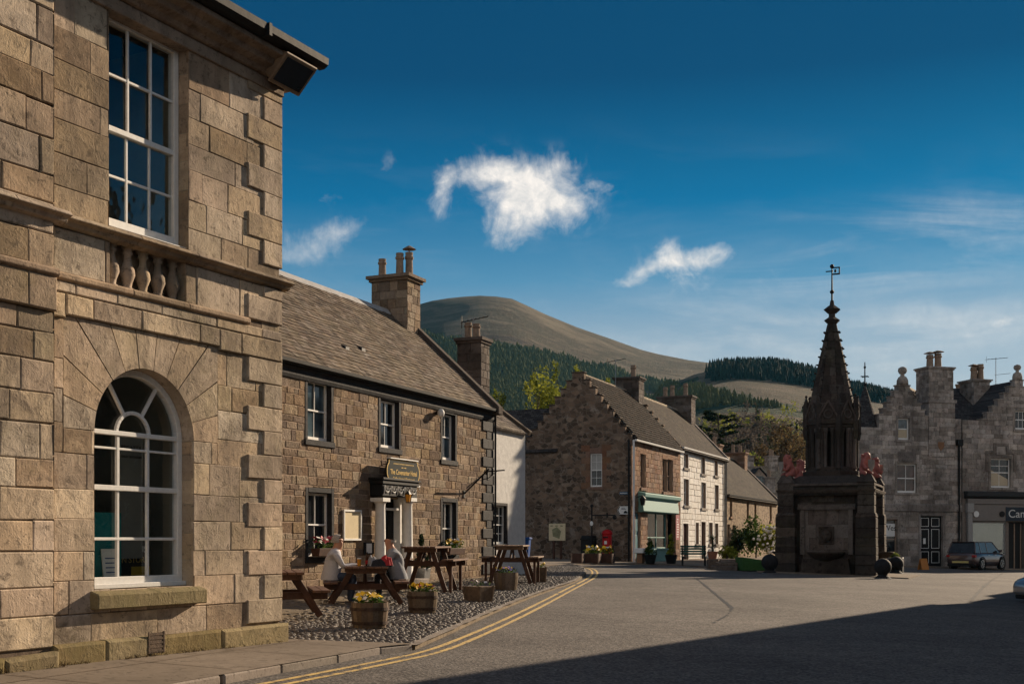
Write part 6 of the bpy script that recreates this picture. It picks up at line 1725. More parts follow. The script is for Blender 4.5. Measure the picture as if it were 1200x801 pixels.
KERB = [(263, 801), (330, 788), (396, 776), (446, 766), (484, 762)]
EDGE = [(484, 762), (520, 746), (560, 727), (600, 709), (650, 690), (672, 683.5), (686, 675), (688, 669), (682, 664.5), (668, 662)]
def setting():
    kp = poly_px(KERB); near = kp[0] - (kp[2] - kp[0]).normalized() * 14
    lb0 = LB.w(0, .3); lbn = LB.w(-20, .3)
    ep = smooth_path(poly_px(EDGE), 2)
    # pavement in front of the town hall
    a = ep[0]; back = LB.w(.12, .4)
    sheet('pavement', [near, *kp[1:], back, LB.w(-22, .4)], M['paving'], .095)
    # flag joints
    d = LB.d
    for k in range(9):
        s = -9.5 + k * 1.25 + .3 * (k % 2)
        p0, p1 = LB.w(s, -.1), LB.w(s + .1, -3.4)
    # kerb stones
    kb = MB(); path = [near] + kp; rnd = random.Random(3)
    for A, B in zip(path, path[1:]):
        n = max(1, int((B - A).length / .9)); dd = (B - A).normalized(); nn = Vector((-dd.y, dd.x, 0)) * .13
        for k in range(n):
            p, q = A.lerp(B, k / n + .004), A.lerp(B, (k + 1) / n - .004); kb.tone = rnd.random(); zt = .088 + rnd.uniform(-.006, .006)
            v = [p, q, q + nn, p + nn]; i0 = [kb.V((x.x, x.y, g(x.x, x.y) - .05)) for x in v]; i1 = [kb.V((x.x, x.y, g(x.x, x.y) + zt)) for x in v]
            kb.face(i1)
            for m in range(4): kb.face((i0[m], i0[(m + 1) % 4], i1[(m + 1) % 4], i1[m]))
    o = kb.build('kerb', M['kerbstone'], None, bevel=.018); o['kind'] = 'structure'
    # joints in the pavement as thin dark strips
    rnd = random.Random(4)
    mb = MB(); dk = (kp[2] - kp[0]).normalized(); nk = Vector((-dk.y, dk.x, 0)); tt = -12.0; L0 = kp[2]
    while tt < 1.6:
        A = L0 + dk * tt + nk * .16; B = A + nk * 2.6
        w_ = dk * .008; q = [A - w_, A + w_, B + w_, B - w_]
        mb.poly([(v.x, v.y, g(v.x, v.y) + .0985) for v in q]); tt += rnd.uniform(1.0, 1.7)
    A = L0 - dk * 12 + nk * 1.15; B = L0 + dk * 1.2 + nk * 1.15; q = [A - nk * .007, B - nk * .007, B + nk * .007, A + nk * .007]; mb.poly([(v.x, v.y, g(v.x, v.y) + .0985) for v in q])
    o = mb.build('paving_joint', M['mortar'], None); o['kind'] = 'structure'
    # forecourt earth
    hot = [HF.w(HF.s(577) + 2.2, .3), HF.w(-16, .3)]
    sheet('cobbled_forecourt', [back + LB.d * 0, *[p for p in ep[1:]], HF.w(3.4, 1.0), HF.w(-16, .3), LB.w(.12, 5)], M['earth'], .07, .1)
    strip('kerb', ep[: int(len(ep) * .62)], .13, M['kerbstone'], .078, off=.02, jitter=.25)
    # pale edging and double yellow lines
    yl = smooth_path(poly_px([(250, 815), (320, 801.5), (400, 786), (456, 774.5), (510, 763.5), (560, 743), (600, 725), (640, 705), (667, 690.5), (688, 680), (696, 675), (698, 669.5), (692, 665.5), (681, 663.6)]), 2)
    strip('road_marking', yl, .075, M['yellow'], .005, off=.10, jitter=.12, breaks=.01, seed=5)
    strip('road_marking', yl, .075, M['yellow'], .005, off=-.09, jitter=.12, breaks=.015, seed=6)
    # seams and patches
    strip('road_seam', poly_px([(815, 677), (822, 682), (840, 697), (858, 712)]), .09, M['tar'], .004, jitter=.5, seed=7)
    strip('road_seam', poly_px([(858, 712), (853, 720), (833, 731)]), .05, M['tar'], .004, jitter=.6, breaks=.2, seed=8)
    strip('road_seam', poly_px([(1175, 671), (1160, 681), (1150, 690), (1137, 704)]), .10, M['tar'], .004, jitter=.6, breaks=.1, seed=9)
    # far pavement before the gable and the terrace
    fp = poly_px([(560, 664.5), (640, 663), (684, 661.6), (740, 661), (793, 662), (835, 665.5), (905, 668)])
    sheet('pavement', [*fp, ST.w(48, -2.6), ST.w(48, .4), ST.w(0, .4), GF.w(-14, .4), at(560, 640, 75)], M['paving'], .06, .1)
    bw = AF.w(-9, -2.2)
    sheet('pavement', [AF.w(-12, -2.0), AF.w(16, -2.0), AF.w(16, .3), AF.w(-12, .3)], M['paving'], .06, .1)
    sheet('pavement', [FT['c'] + Matrix.Rotation(FROT, 3, 'Z') @ Vector(q) for q in ((-2.9, -2.75, 0), (3.6, -2.75, 0), (3.6, 3.4, 0), (-2.9, 3.4, 0))], M['paving'], .05, .06)
    # cobbles
    st = MB(); rnd = random.Random(17); st.smooth = True
    poly = [(p.x, p.y) for p in [back, *ep[1:], HF.w(3.2, .9), HF.w(-14, .2), LB.w(.12, 5)]]
    def inside(x, y):
        c = False; n = len(poly); j = n - 1
        for i in range(n):
            (xi, yi), (xj, yj) = poly[i], poly[j]
            if (yi > y) != (yj > y) and x < (xj - xi) * (y - yi) / (yj - yi) + xi: c = not c
            j = i
        return c
    E2 = [(p.x, p.y) for p in ep]
    def dist(x, y):
        m = 9e9
        for (ax, ay), (bx, by) in zip(E2, E2[1:]):
            t = max(0, min(1, ((x - ax) * (bx - ax) + (y - ay) * (by - ay)) / max(1e-9, (bx - ax) ** 2 + (by - ay) ** 2)))
            m = min(m, (x - ax - t * (bx - ax)) ** 2 + (y - ay - t * (by - ay)) ** 2)
        return sqrt(m)
    x0, x1 = min(p[0] for p in poly), max(p[0] for p in poly); y0, y1 = min(p[1] for p in poly), max(p[1] for p in poly)
    y = y0
    while y < y1:
        dx = .098; x = x0 + rnd.uniform(0, .1)
        while x < x1:
            px, py = x + rnd.uniform(-.03, .03), y + rnd.uniform(-.03, .03); x += dx
            if not inside(px, py): continue
            dd = dist(px, py)
            if dd < .07: continue
            pr = 1.0 if dd < 2.0 else max(.10, 1.0 - (dd - 1.9) * .75)
            if rnd.random() > pr: continue
            flat = .42 if dd < 2.2 else .25
            a = rnd.uniform(.036, .060); b = a * rnd.uniform(.62, .95); th = rnd.gauss(.5, .5); h = a * flat * rnd.uniform(.8, 1.5)
            z = g(px, py) + .07; n = 7; st.tone = rnd.random() ** 1.3
            R0 = [st.V((px + a * cos(t) * cos(th) - b * sin(t) * sin(th), py + a * cos(t) * sin(th) + b * sin(t) * cos(th), z - .01)) for t in [2 * pi * q / n for q in range(n)]]
            R1 = [st.V((px + .72 * (a * cos(t) * cos(th) - b * sin(t) * sin(th)), py + .72 * (a * cos(t) * sin(th) + b * sin(t) * cos(th)), z + h * .75)) for t in [2 * pi * q / n for q in range(n)]]
            tp = st.V((px + rnd.uniform(-.01, .01), py, z + h))
            for q in range(n):
                st.face((R0[q], R0[(q + 1) % n], R1[(q + 1) % n], R1[q])); st.face((R1[q], R1[(q + 1) % n], tp))
        y += .080
    o = st.build('cobbles', M['cobble'], None, recalc=False); o['kind'] = 'stuff'; o['label'] = 'rounded grey cobbles laid along the kerb before the hotel'
    # straw coloured grass and weeds along walls and in the cobbles
    gr = MB(); rnd = random.Random(21)
    def tuft(p, n, h):
        for _ in range(n):
            a = rnd.uniform(0, 2 * pi); l = h * rnd.uniform(.5, 1.2); w = .004; q = Vector((p.x + rnd.uniform(-.05, .05), p.y + rnd.uniform(-.05, .05), p.z))
            e = q + Vector((cos(a) * l * .6, sin(a) * l * .6, l * .7)); s = Vector((-sin(a), cos(a), 0)) * w; gr.tone = rnd.random(); gr.poly([q - s, q + s, e])
    for k in range(150):
        s = rnd.uniform(-6.5, -.1) if k > 60 else rnd.uniform(-6.5, -3.2)
        p = LB.w(s, -.1 - .02 * rnd.random() - (.08 if s < LB.s(57) else 0)); p.z = g(p.x, p.y) + .095; tuft(p, 9, .07 if s > -3.5 else .11)
    for k in range(900):
        t = rnd.random(); p = ep[0].lerp(HF.w(-4, 0), rnd.random()) ; q = ep[min(len(ep) - 1, int(rnd.random() * len(ep)))]
        p = q.lerp(HF.w(rnd.uniform(-9, 2), -.1), rnd.uniform(.25, .98)); 
        if not inside(p.x, p.y): continue
        p.z = g(p.x, p.y) + .07; tuft(p, 6, .05)
    o = gr.build('dry_grass', M['leafbrown'], None, recalc=False); o['kind'] = 'stuff'; o['label'] = 'thin dry grass and weeds between the stones'
setting()

# ================================================================== picnic tables
def picnic_table(label, p, ang, H=.74, L=1.75, seat=.44, tall=False, grey=False, bshift=0.0):
    r = empty('picnic_table', p, ang, label, 'picnic table', 'picnic tables outside the hotel')
    mt, ml = (M['benchgrey'] if grey else M['benchwood2']), M['benchwood']
    W = .80; sp = .67 if tall else .66
    b = MB(); n = 6
    for k in range(n):
        y = -W / 2 + W * (k + .5) / n; b.box(-L / 2, L / 2, y - W / n / 2 + .006, y + W / n / 2 - .006, H - .04, H)
    b.box(-L / 2 + .22, -L / 2 + .30, -W / 2 + .03, W / 2 - .03, H - .13, H - .042); b.box(L / 2 - .30, L / 2 - .22, -W / 2 + .03, W / 2 - .03, H - .13, H - .042)
    b.build('tabletop', mt, r, bevel=.006)
    for s in (-1, 1):
        b = MB()
        for k in range(2): b.box(-L / 2, L / 2, s * sp - .135 + k * .137, s * sp - .003 + k * .137, seat - .04, seat)
        b.build('bench', mt, r, bevel=.006)
    for sx in (-1, 1):
        x = sx * (L / 2 - .34)
        for s in (-1, 1):
            b = MB(); b.obox((x, s * .24, H - .045), (x, s * (.66 if not tall else .56), 0), .045, .105, (0, 1, 0)); b.build('leg', ml, r, bevel=.006)
        b = MB(); b.obox((x + .05, -sp - .12, seat - .10), (x + .05, sp + .12, seat - .10), .045, .115); b.build('crossbeam', ml, r, bevel=.006)
        if tall:
            for s in (-1, 1):
                b = MB(); b.box(x - .0, x + .07, s * sp - .035, s * sp + .035, 0, seat - .042); b.build('bench_post', ml, r, bevel=.006)
    b = MB(); 
    for sx in (-1, 1): b.obox((sx * (L / 2 - .40), 0, seat - .1), (sx * .12, 0, H - .08), .045, .09)
    b.build('brace', ml, r, bevel=.005)
    return r
M['benchwood2'] = plain('worn_red_brown_wood', (.135, .075, .05), .6, .35, 5, .35)
def place(u, v, dz=.075): return ground(u, v, dz)
A1 = radians(99); dv = lambda a: Vector((cos(a), sin(a), 0))
T1P = place(429, 708) + dv(A1) * .62; T1P.z = g(T1P.x, T1P.y) + .08
T1 = picnic_table('brown picnic table where the two men sit with their drinks', T1P, A1, .70, 1.9, .42)
P = place(326, 724) + dv(radians(103)) * .7; P.z = g(P.x, P.y) + .08
picnic_table('brown picnic table half hidden behind the town hall corner', P, radians(103), .70, 1.8, .42)
P = place(492, 694) + dv(radians(82)) * .75; P.z = g(P.x, P.y) + .08
picnic_table('tall brown picnic table before the hotel doorway between the men and the blue bin', P, radians(82), 1.03, 1.9, .74, True)
P = place(597, 684) + dv(radians(84)) * .75; P.z = g(P.x, P.y) + .08
picnic_table('tall picnic table with grey worn top nearest the white harled house', P, radians(84), 1.05, 1.9, .74, True, True)

# ================================================================== half barrels and tubs with flowers
def barrel(u, v, rtop, h, label, cols, hoops=True, seed=1, square=False, petals=40):
    p = place(u, v, .08) + Vector((0, rtop * .8, 0)); p.z = g(p.x, p.y) + .09
    r = empty('barrel_planter' if not square else 'tub_planter', p, .3 * seed, label, 'planter', 'half barrel planters on the cobbles')
    rnd = random.Random(seed)
    b = MB(); n = 20
    if not square:
        for k in range(n):
            t0, t1 = 2 * pi * (k + .02) / n, 2 * pi * (k + .98) / n; b.tone = rnd.random(); zt = h + rnd.uniform(-.008, .008)
            prof = [(.86, 0), (.95, h * .4), (1.0, h * .75), (.985, zt)]
            o = [[b.V((rtop * q * cos(t), rtop * q * sin(t), z)) for t in (t0, t1)] for q, z in prof]; i_ = [[b.V(((rtop * q - .03) * cos(t), (rtop * q - .03) * sin(t), z)) for t in (t0, t1)] for q, z in prof]
            for A, B in zip(o, o[1:]): b.face((A[0], A[1], B[1], B[0]))
            b.face((o[-1][0], o[-1][1], i_[-1][1], i_[-1][0])); b.face((i_[-1][0], i_[-1][1], i_[0][1], i_[0][0]))
            for q in (0, 1):
                for A, B, C, D in zip(o, o[1:], i_[1:], i_): b.face((A[q], B[q], C[q], D[q]))
        so = b.build('staves', M['barrelstave'], r, recalc=False)
        if hoops:
            hp = MB()
            for z0, z1, q0, q1 in ((h * .14, h * .26, .905, .925), (h * .68, h * .80, .998, 1.005)):
                hp.lathe((0, 0, 0), [(rtop * q0 + .003, z0), (rtop * q0 + .009, z0), (rtop * q1 + .009, z1), (rtop * q1 + .003, z1)], 40, cap=False)
            hp.build('hoop', M['hooprust'], r)
    else:
        b.frustum((0, 0), rtop * .84 * 1.2, rtop * 1.2, 0, h, 4, pi / 4)
        for k in range(4):
            t = pi / 4 + k * pi / 2; b.obox((rtop * 1.0 * cos(t), rtop * 1.0 * sin(t), 0), (rtop * 1.2 * cos(t), rtop * 1.2 * sin(t), h + .01), .05, .05)
        so = b.build('tub', M['barrelwood'], r, bevel=.006)
    s = MB(); s.frustum((0, 0), rtop * .9, rtop * .9, h - .1, h - .05, 16 if not square else 4, pi / 4); s.build('soil', M['soil'], r)
    f = MB(); flowers(f, (0, 0, h - .03), rtop * .72, rtop * .72, petals, rnd, cols, .15, 0, .055); f.build('flowers', PET, r)
M['barrelstave'] = stone('oak_barrel_staves', [(.0, (.075, .052, .036)), (.5, (.15, .11, .075)), (1, (.24, .18, .13))], 9, (.05, .04, .03), .5, .4, .01, 0, .8, 70, False)
M['hooprust'] = plain('rusty_hoop', (.075, .05, .038), .7, .4, 14, .3, .4)
barrel(431, 737, .275, .37, 'largest half barrel planter at the left with yellow and pale pansies', (1, 1, 4), True, 1)
barrel(494, 719, .265, .37, 'hooped half barrel planter with red and yellow flowers in front of the seated men', (1, 1, 3), True, 2)
barrel(560.5, 705, .26, .30, 'plain tapered tub without hoops holding low withered plants', (4, 2), False, 3, True, 8)
barrel(593, 691.5, .30, .42, 'tub of violet and yellow pansies under the tall picnic table', (2, 2, 1), False, 4)
barrel(634, 682, .17, .42, 'small square tub with few yellow flowers at the cobbled corner', (1,), False, 5, True, 10)

# ================================================================== people
def person(label, loc, ang, skel, top, legs, hair, shoe, bald=False, lean=0.0):
    r = empty('person', loc, ang, label, 'person')
    bm = bmesh.new(); vs = []; rad = []; reg = []
    def v(p, q, m):
        vs.append(bm.verts.new(p)); rad.append(q); reg.append(m); return len(vs) - 1
    def e(a, b): bm.edges.new((vs[a], vs[b]))
    S = skel
    def lx(z): return lean * max(0, z)                      # forward lean
    pel = v((0, 0, .10), (.165, .18), 2); bel = v((lx(.25) - .015, 0, .26), (.15, .175), 1); ch = v((lx(.42), 0, .42), (.145, .185), 1); sh = v((lx(.55) + .01, 0, .545), (.10, .15), 1)
    nk = v((lx(.60) + .03, 0, .615), (.068, .072), 0); e(pel, bel); e(bel, ch); e(ch, sh); e(sh, nk)
    hx = lx(.66) + .045
    jw = v((hx + .02, 0, .70), (.092, .082), 0); cr = v((hx + .005, 0, .785), (.128, .108), 0); tp = v((hx - .01, 0, .835), (.10, .086), 0); e(nk, jw); e(jw, cr); e(cr, tp)
    ns = v((hx + .12, 0, .752), (.014, .014), 0); e(cr, ns)
    chn = v((hx + .085, 0, .692), (.03, .035), 0); e(jw, chn)
    for s in (-1, 1):
        er = v((hx - .005, s * .092, .762), (.016, .012), 0); e(cr, er)
        hp = v((.06, s * .10, .08), (.105, .10), 2); kn = v((.43, s * .15, .09), (.072, .072), 2); an = v((.36, s * .15, -.36), (.045, .045), 2); fo = v((.47, s * .155, -.40), (.04, .05), 3); to = v((.56, s * .16, -.41), (.032, .045), 3)
        e(pel, hp); e(hp, kn); e(kn, an); e(an, fo); e(fo, to)
        so = v((lx(.53), s * .185, .515), (.078, .075), 1); e(sh, so)
        el, wr, hd = S[s]
        a = v(el, (.052, .052), 1); b = v(wr, (.034, .032), 1 if top != 'short' else 0); e(so, a); e(a, b)
        w = Vector(wr); d = (Vector(hd) - w).normalized(); side = Vector((0, 0, 1)).cross(d).normalized()
        pm = v(w + d * .055, (.036, .018), 0); e(b, pm)
        for k in range(4):
            o = side * (.030 - .02 * k); l = (.075, .085, .08, .062)[k]
            f1 = v(w + d * .095 + o, (.0095, .0095), 0); f2 = v(w + d * (.095 + l * .5) + o - Vector((0, 0, .012)), (.0085, .0085), 0); f3 = v(w + d * (.095 + l * .8) + o - Vector((0, 0, .035)), (.0075, .0075), 0)
            e(pm, f1); e(f1, f2); e(f2, f3)
        sg = -s
        t1 = v(w + d * .05 + side * (.045 * sg), (.011, .011), 0); t2 = v(w + d * .085 + side * (.055 * sg) - Vector((0, 0, .01)), (.009, .009), 0); e(pm, t1); e(t1, t2)
    pts = [(Vector(x.co), q, m) for x, q, m in zip(vs, rad, reg)]
    edges = [(ed.verts[0].index if False else list(bm.verts).index(ed.verts[0]), list(bm.verts).index(ed.verts[1])) for ed in bm.edges]
    me = bpy.data.meshes.new('tmp'); bm.to_mesh(me); bm.free()
    o = bpy.data.objects.new('tmp', me); COL.objects.link(o)
    o.modifiers.new('Skin', 'SKIN'); 
    for i, x in enumerate(me.skin_vertices[0].data): x.radius = rad[i]; x.use_root = i == 0
    sb = o.modifiers.new('Sub', 'SUBSURF'); sb.levels = 2
    dg = bpy.context.evaluated_depsgraph_get(); m2 = bpy.data.meshes.new_from_object(o.evaluated_get(dg)); bpy.data.objects.remove(o)
    body = bpy.data.objects.new('body', m2); COL.objects.link(body); body.parent = r
    m2.materials.clear()
    for m in (M['skin'], top_mats[label[:6]], legs, shoe): m2.materials.append(m)
    segs = [(pts[a][0], pts[b][0], (pts[a][2], pts[b][2])) for a, b in edges]
    for p in m2.polygons:
        c = p.center; best = (9, 0)
        for a, b, mm in segs:
            ab = b - a; t = max(0, min(1, (c - a).dot(ab) / max(1e-9, ab.dot(ab)))); dd = (c - a - ab * t).length
            if dd < best[0]: best = (dd, mm[0] if t < .5 else mm[1])
        p.material_index = best[1]; p.use_smooth = True
    # hair
    h = MB(); rnd = random.Random(2); c0 = Vector((hx - .005, 0, .775))
    N, K = 18, 9; h.smooth = True
    for j in range(K):
        for i in range(N):
            def q(ii, jj):
                t = 2 * pi * ii / N; ph = pi * .62 * jj / K
                return Vector((sin(ph) * cos(t), sin(ph) * sin(t), cos(ph)))
            d = [q(i, j), q(i + 1, j), q(i + 1, j + 1), q(i, j + 1)]
            m = sum(d, Vector()) / 4
            if m.x > .3 and m.z < .8: continue
            if bald and (m.z > -.02 or m.x > -.1): continue
            h.poly([c0 + Vector((x.x * .119, x.y * .102, x.z * .122)) * (1 + .05 * mnoise.noise(x * 6)) for x in d])
    h.build('hair', hair, r, recalc=True)
    ey = MB()
    for s in (-1, 1): ey.ball((hx + .098, s * .035, .772), .012, 6, 5)
    ey.build('eyes', M['iron'], r)
    mo = MB(); mo.box(hx + .104, hx + .112, -.024, .024, .715, .720); mo.build('mouth', M['redcloth'], r)
    return r
top_mats = {}
def men():
    top_mats['man in'] = M['shirt']; top_mats['bald m'] = M['jumper']
    a = A1 - pi / 2
    # local table axes: x along the table, y to its left; benches at y = +-.66
    ax, ay = dv(A1), dv(A1 + pi / 2)
    p = T1P + ax * .08 + ay * .64 + Vector((0, 0, .42 - .01))
    sk = {-1: ((.20, -.27, .27), (.43, -.16, .31), (.53, -.10, .31)), 1: ((.20, .27, .26), (.42, .12, .31), (.53, .08, .31))}
    r = person('man in pale shirt and jeans, grey haired, sitting on the left bench facing the table', p, a + .12, sk, 'long', M['jeans'], M['hairgrey'], M['shoe'], lean=.12)
    tl = MB(); rnd = random.Random(3); tl.smooth = True                         # loose shirt tail
    n = 20; prev = None
    for z, rx, ry, cx in ((.02, .19, .225, -.01), (.10, .185, .22, -.005), (.2, .172, .205, .01), (.3, .165, .20, .025), (.38, .16, .20, .04)):
        ring = [tl.V((cx + (rx + rnd.uniform(-.006, .006)) * cos(2 * pi * k / n), (ry + rnd.uniform(-.006, .006)) * sin(2 * pi * k / n), z)) for k in range(n)]
        if prev:
            for k in range(n): tl.face((prev[k], prev[(k + 1) % n], ring[(k + 1) % n], ring[k]))
        prev = ring
    tl.build('shirt', M['shirt'], r)
    p = T1P + ax * .12 - ay * .66 + Vector((0, 0, .42 - .01))
    sk = {-1: ((.22, -.27, .28), (.42, -.10, .33), (.52, -.04, .33)), 1: ((.26, .25, .27), (.44, .10, .32), (.54, .06, .32))}
    r = person('bald man in grey jumper leaning on the right side of the picnic table', p, a + pi - .1, sk, 'long', M['darkcloth'], M['hairgrey'], M['shoe'], True, .2)
    tl = MB(); tl.smooth = True; prev = None
    for z, rx, ry, cx in ((.03, .185, .22, 0), (.12, .18, .215, .02), (.22, .17, .205, .05), (.32, .165, .205, .085), (.4, .16, .2, .115)):
        ring = [tl.V((cx + (rx + rnd.uniform(-.008, .008)) * cos(2 * pi * k / n), (ry + rnd.uniform(-.008, .008)) * sin(2 * pi * k / n), z)) for k in range(n)]
        if prev:
            for k in range(n): tl.face((prev[k], prev[(k + 1) % n], ring[(k + 1) % n], ring[k]))
        prev = ring
    tl.build('jumper', M['jumper'], r)
    # drinks
    p = T1P + ax * -.35 + ay * .12 + Vector((0, 0, .70))
    r = empty('beer_glass', p, 0, 'tall glass of amber beer on the picnic table by the man in the shirt', 'glass')
    b = MB(); b.lathe((0, 0, 0), [(.032, 0), (.036, .08), (.043, .13), (.04, .135)], 14); b.build('beer', M['beer'], r)
    b = MB(); b.lathe((0, 0, .1355), [(.041, 0), (.042, .018), (.03, .022)], 14); b.build('foam', M['stuccowhite'], r)
    p = T1P + ax * -.30 - ay * .03 + Vector((0, 0, .70))
    r = empty('beer_bottle', p, 0, 'brown beer bottle standing beside the glass on the picnic table', 'bottle')
    b = MB(); b.smooth = True; b.lathe((0, 0, 0), [(.033, 0), (.034, .15), (.03, .175), (.014, .21), (.013, .25), (.016, .255), (.016, .265)], 14); b.build('bottle_glass', M['bottle'], r)
    b = MB(); b.lathe((0, 0, 0), [(.0345, .04), (.0345, .11)], 14, cap=False); b.build('label', M['redcloth'], r)
    # jacket lying over the near end of the table
    p = T1P + ax * -.55 - ay * .27 + Vector((0, 0, .70))
    r = empty('folded_jacket', p, A1, 'dark jacket with red lining heaped on the end of the picnic table', 'jacket')
    def heap(s, rx, ry, h, cx, cy, mat, nm, z0=0.0):
        b = MB(); b.smooth = True; N = 14; grid = []
        for j in range(N + 1):
            row = []
            for i in range(N + 1):
                x, y = -1 + 2 * i / N, -1 + 2 * j / N; q = max(0, 1 - (x * x + y * y) ** 1.1)
                n = mnoise.noise(Vector((x * 2.2 + s, y * 2.2, s))); n2 = mnoise.noise(Vector((x * 5 + s, y * 5, s)))
                ed = 1 + .25 * n; row.append(b.V((cx + x * rx * ed, cy + y * ry * ed, z0 + h * (q ** .6) * (1 + .6 * n + .35 * n2))))
            grid.append(row)
        for j in range(N):
            for i in range(N): b.face((grid[j][i], grid[j][i + 1], grid[j + 1][i + 1], grid[j + 1][i]))
        return b.build(nm, mat, r)
    heap(1.0, .20, .24, .15, 0, 0, M['darkcloth'], 'cloth'); heap(4.0, .10, .12, .15, -.09, -.10, M['redcloth'], 'lining', .02); heap(7.3, .12, .09, .16, .0, .14, M['jumper'], 'sleeve', .01)
men()
# ================================================================== vehicles
def car(name, label, loc, ang, L, Wd, Hh, paint, suv=True):
    r = empty(name, loc, ang, label, 'car')
    hw = Wd / 2; gc = .24 if suv else .16; belt = Hh * (.60 if suv else .62)
    # lower body: stations from tail to nose, cross-section rings
    st = [(-L / 2, .80, gc + .22, belt - .18), (-L / 2 + .05, .90, gc + .08, belt - .06), (-L / 2 + .25, .97, gc, belt + .0), (-L * .25, 1, gc - .02, belt + .01), (0, 1, gc - .02, belt), (L * .2, 1, gc - .02, belt - .02), (L * .36, .97, gc, belt - .09), (L * .45, .9, gc + .04, belt - .20), (L / 2 - .04, .76, gc + .12, belt - .30), (L / 2, .6, gc + .2, belt - .38)]
    b = MB(); rings = []; b.smooth = True
    for x, k, z0, z1 in st:
        w = hw * k; h = z1 - z0
        half = [(w * .80, z0), (w * .95, z0 + h * .08), (w, z0 + h * .35), (w * .995, z0 + h * .6), (w * .96, z0 + h * .86), (w * .90, z1), (w * .5, z1 + .025), ]
        ring = [(y, z) for y, z in half] + [(-y, z) for y, z in reversed(half)]
        rings.append([b.V((x, y, z)) for y, z in ring])
    for A, B in zip(rings, rings[1:]):
        n = len(A)
        for k in range(n): b.face((A[k], A[(k + 1) % n], B[(k + 1) % n], B[k]))
    b.face(rings[0]); b.face(rings[-1][::-1])
    b.build('body', paint, r)
    # glasshouse
    xr0, xr1, xf1, xf0 = (-L / 2 + .12, -L / 2 + .42, L * .10, L * .285) if suv else (-L / 2 + .2, -L / 2 + .75, L * .06, L * .27)
    g_ = MB(); g_.smooth = False
    zb, zt = belt - .02, Hh - .045
    wb, wt = hw * .91, hw * .74
    P = [(xr0, wb, zb), (xf0, wb, zb - .03), (xf1, wt, zt), (xr1, wt, zt)]
    A = [g_.V((x, y, z)) for x, y, z in P]; B = [g_.V((x, -y, z)) for x, y, z in P]
    g_.face(A); g_.face(B[::-1])
    for k in range(4): g_.face((A[k], B[k], B[(k + 1) % 4], A[(k + 1) % 4]))
    g_.build('windows', M['glassd'], r, bevel=.03)
    rf = MB(); rf.box(xr1 - .1, xf1 + .02, -wt - .005, wt + .005, zt - .005, Hh); 
    for s in (-1, 1):
        y0, y1 = s * wb, s * wt
        rf.obox((xf0, y0 * 1.0, zb), (xf1, y1 * 1.005, zt), .05, .06); rf.obox((xr0, y0, zb), (xr1, y1 * 1.005, zt), .06, .09)
        xm = (xr0 + xf0) / 2 - .05; rf.obox((xm, y0 * 1.003, zb), (xm, y1 * 1.01, zt), .03, .07); xm2 = xr0 + (xf0 - xr0) * .22; rf.obox((xm2, y0 * 1.003, zb), (xm2 + .05, y1 * 1.01, zt), .03, .10)
    rf.build('roof', paint, r, bevel=.02)
    for sx in (-1, 1):
        for sy in (-1, 1):
            x, R0 = (L * .30 if sx > 0 else -L * .295), (.37 if suv else .31)
            MT = Matrix.Translation((x, sy * (hw - .115), R0)) @ Matrix.Rotation(pi / 2, 4, 'X')
            t = MB(); t.M = MT; t.smooth = True; t.lathe((0, 0, -.11), [(R0 * .66, 0), (R0 * .94, .0), (R0, .04), (R0, .18), (R0 * .94, .22), (R0 * .66, .22)], 28); wo = t.build('wheel', M['rubber'], r)
            q = MB(); q.M = MT; z = .112 if sy < 0 else -.112
            for k in range(5):
                a = 2 * pi * k / 5; q.obox((.04 * cos(a), .04 * sin(a), z), (R0 * .62 * cos(a), R0 * .62 * sin(a), z), .02, .075, (0, 0, 1)); 
            q.lathe((0, 0, z - .01), [(R0 * .58, 0), (R0 * .67, 0), (R0 * .67, .02), (R0 * .58, .02)], 28, cap=False); q.frustum((0, 0), .07, .07, z - .012, z + .012, 12); q.build('rim', M['rim'], wo)
            ar = MB(); ar.M = Matrix.Translation((x, sy * (hw + .004), R0)) @ Matrix.Rotation(pi / 2, 4, 'X')
            ar.lathe((0, 0, -.02), [(R0 * 1.06, 0), (R0 * 1.2, 0), (R0 * 1.2, .04), (R0 * 1.06, .04)], 28, cap=False); ar.build('wheel_arch', M['rubber'], r)
    for s in (-1, 1):
        q = MB(); q.box(-L / 2 - .012, -L / 2 + .2, s * hw * .84 - .14, s * hw * .84 + .10, belt - .26, belt - .13); q.build('tail_lamp', M['lampred'], r, bevel=.02)
        q = MB(); q.box(L / 2 - .32, L / 2 - .1, s * hw * .68 - .12, s * hw * .68 + .12, belt - .36, belt - .24); q.build('headlight', M['glassblue'], r, bevel=.03)
        q = MB(); q.box(L * .2, L * .235, s * hw * .96, s * (hw + .18), belt + .02, belt + .18); q.build('wing_mirror', paint, r, bevel=.02)
        q = MB()
        for xh in (-L * .1, L * .1): q.box(xh - .1, xh + .1, s * hw * .985 - .01, s * hw * .985 + .02, belt - .16, belt - .13)
        q.build('door_handle', M['rim'], r)
    q = MB(); q.box(-L / 2 - .03, -L / 2 + .1, -.52, .52, gc + .20, gc + .32); q.build('number_plate', M['plate'], r)
    q = MB(); q.box(-L / 2 - .04, -L / 2 + .3, -hw * .86, hw * .86, gc - .02, gc + .16); q.build('bumper', M['rubber'], r, bevel=.03)
    q = MB(); q.box(L / 2 - .4, L / 2 - .03, -hw * .62, hw * .62, gc - .0, gc + .14); q.build('bumper', M['rubber'], r, bevel=.03)
    return r
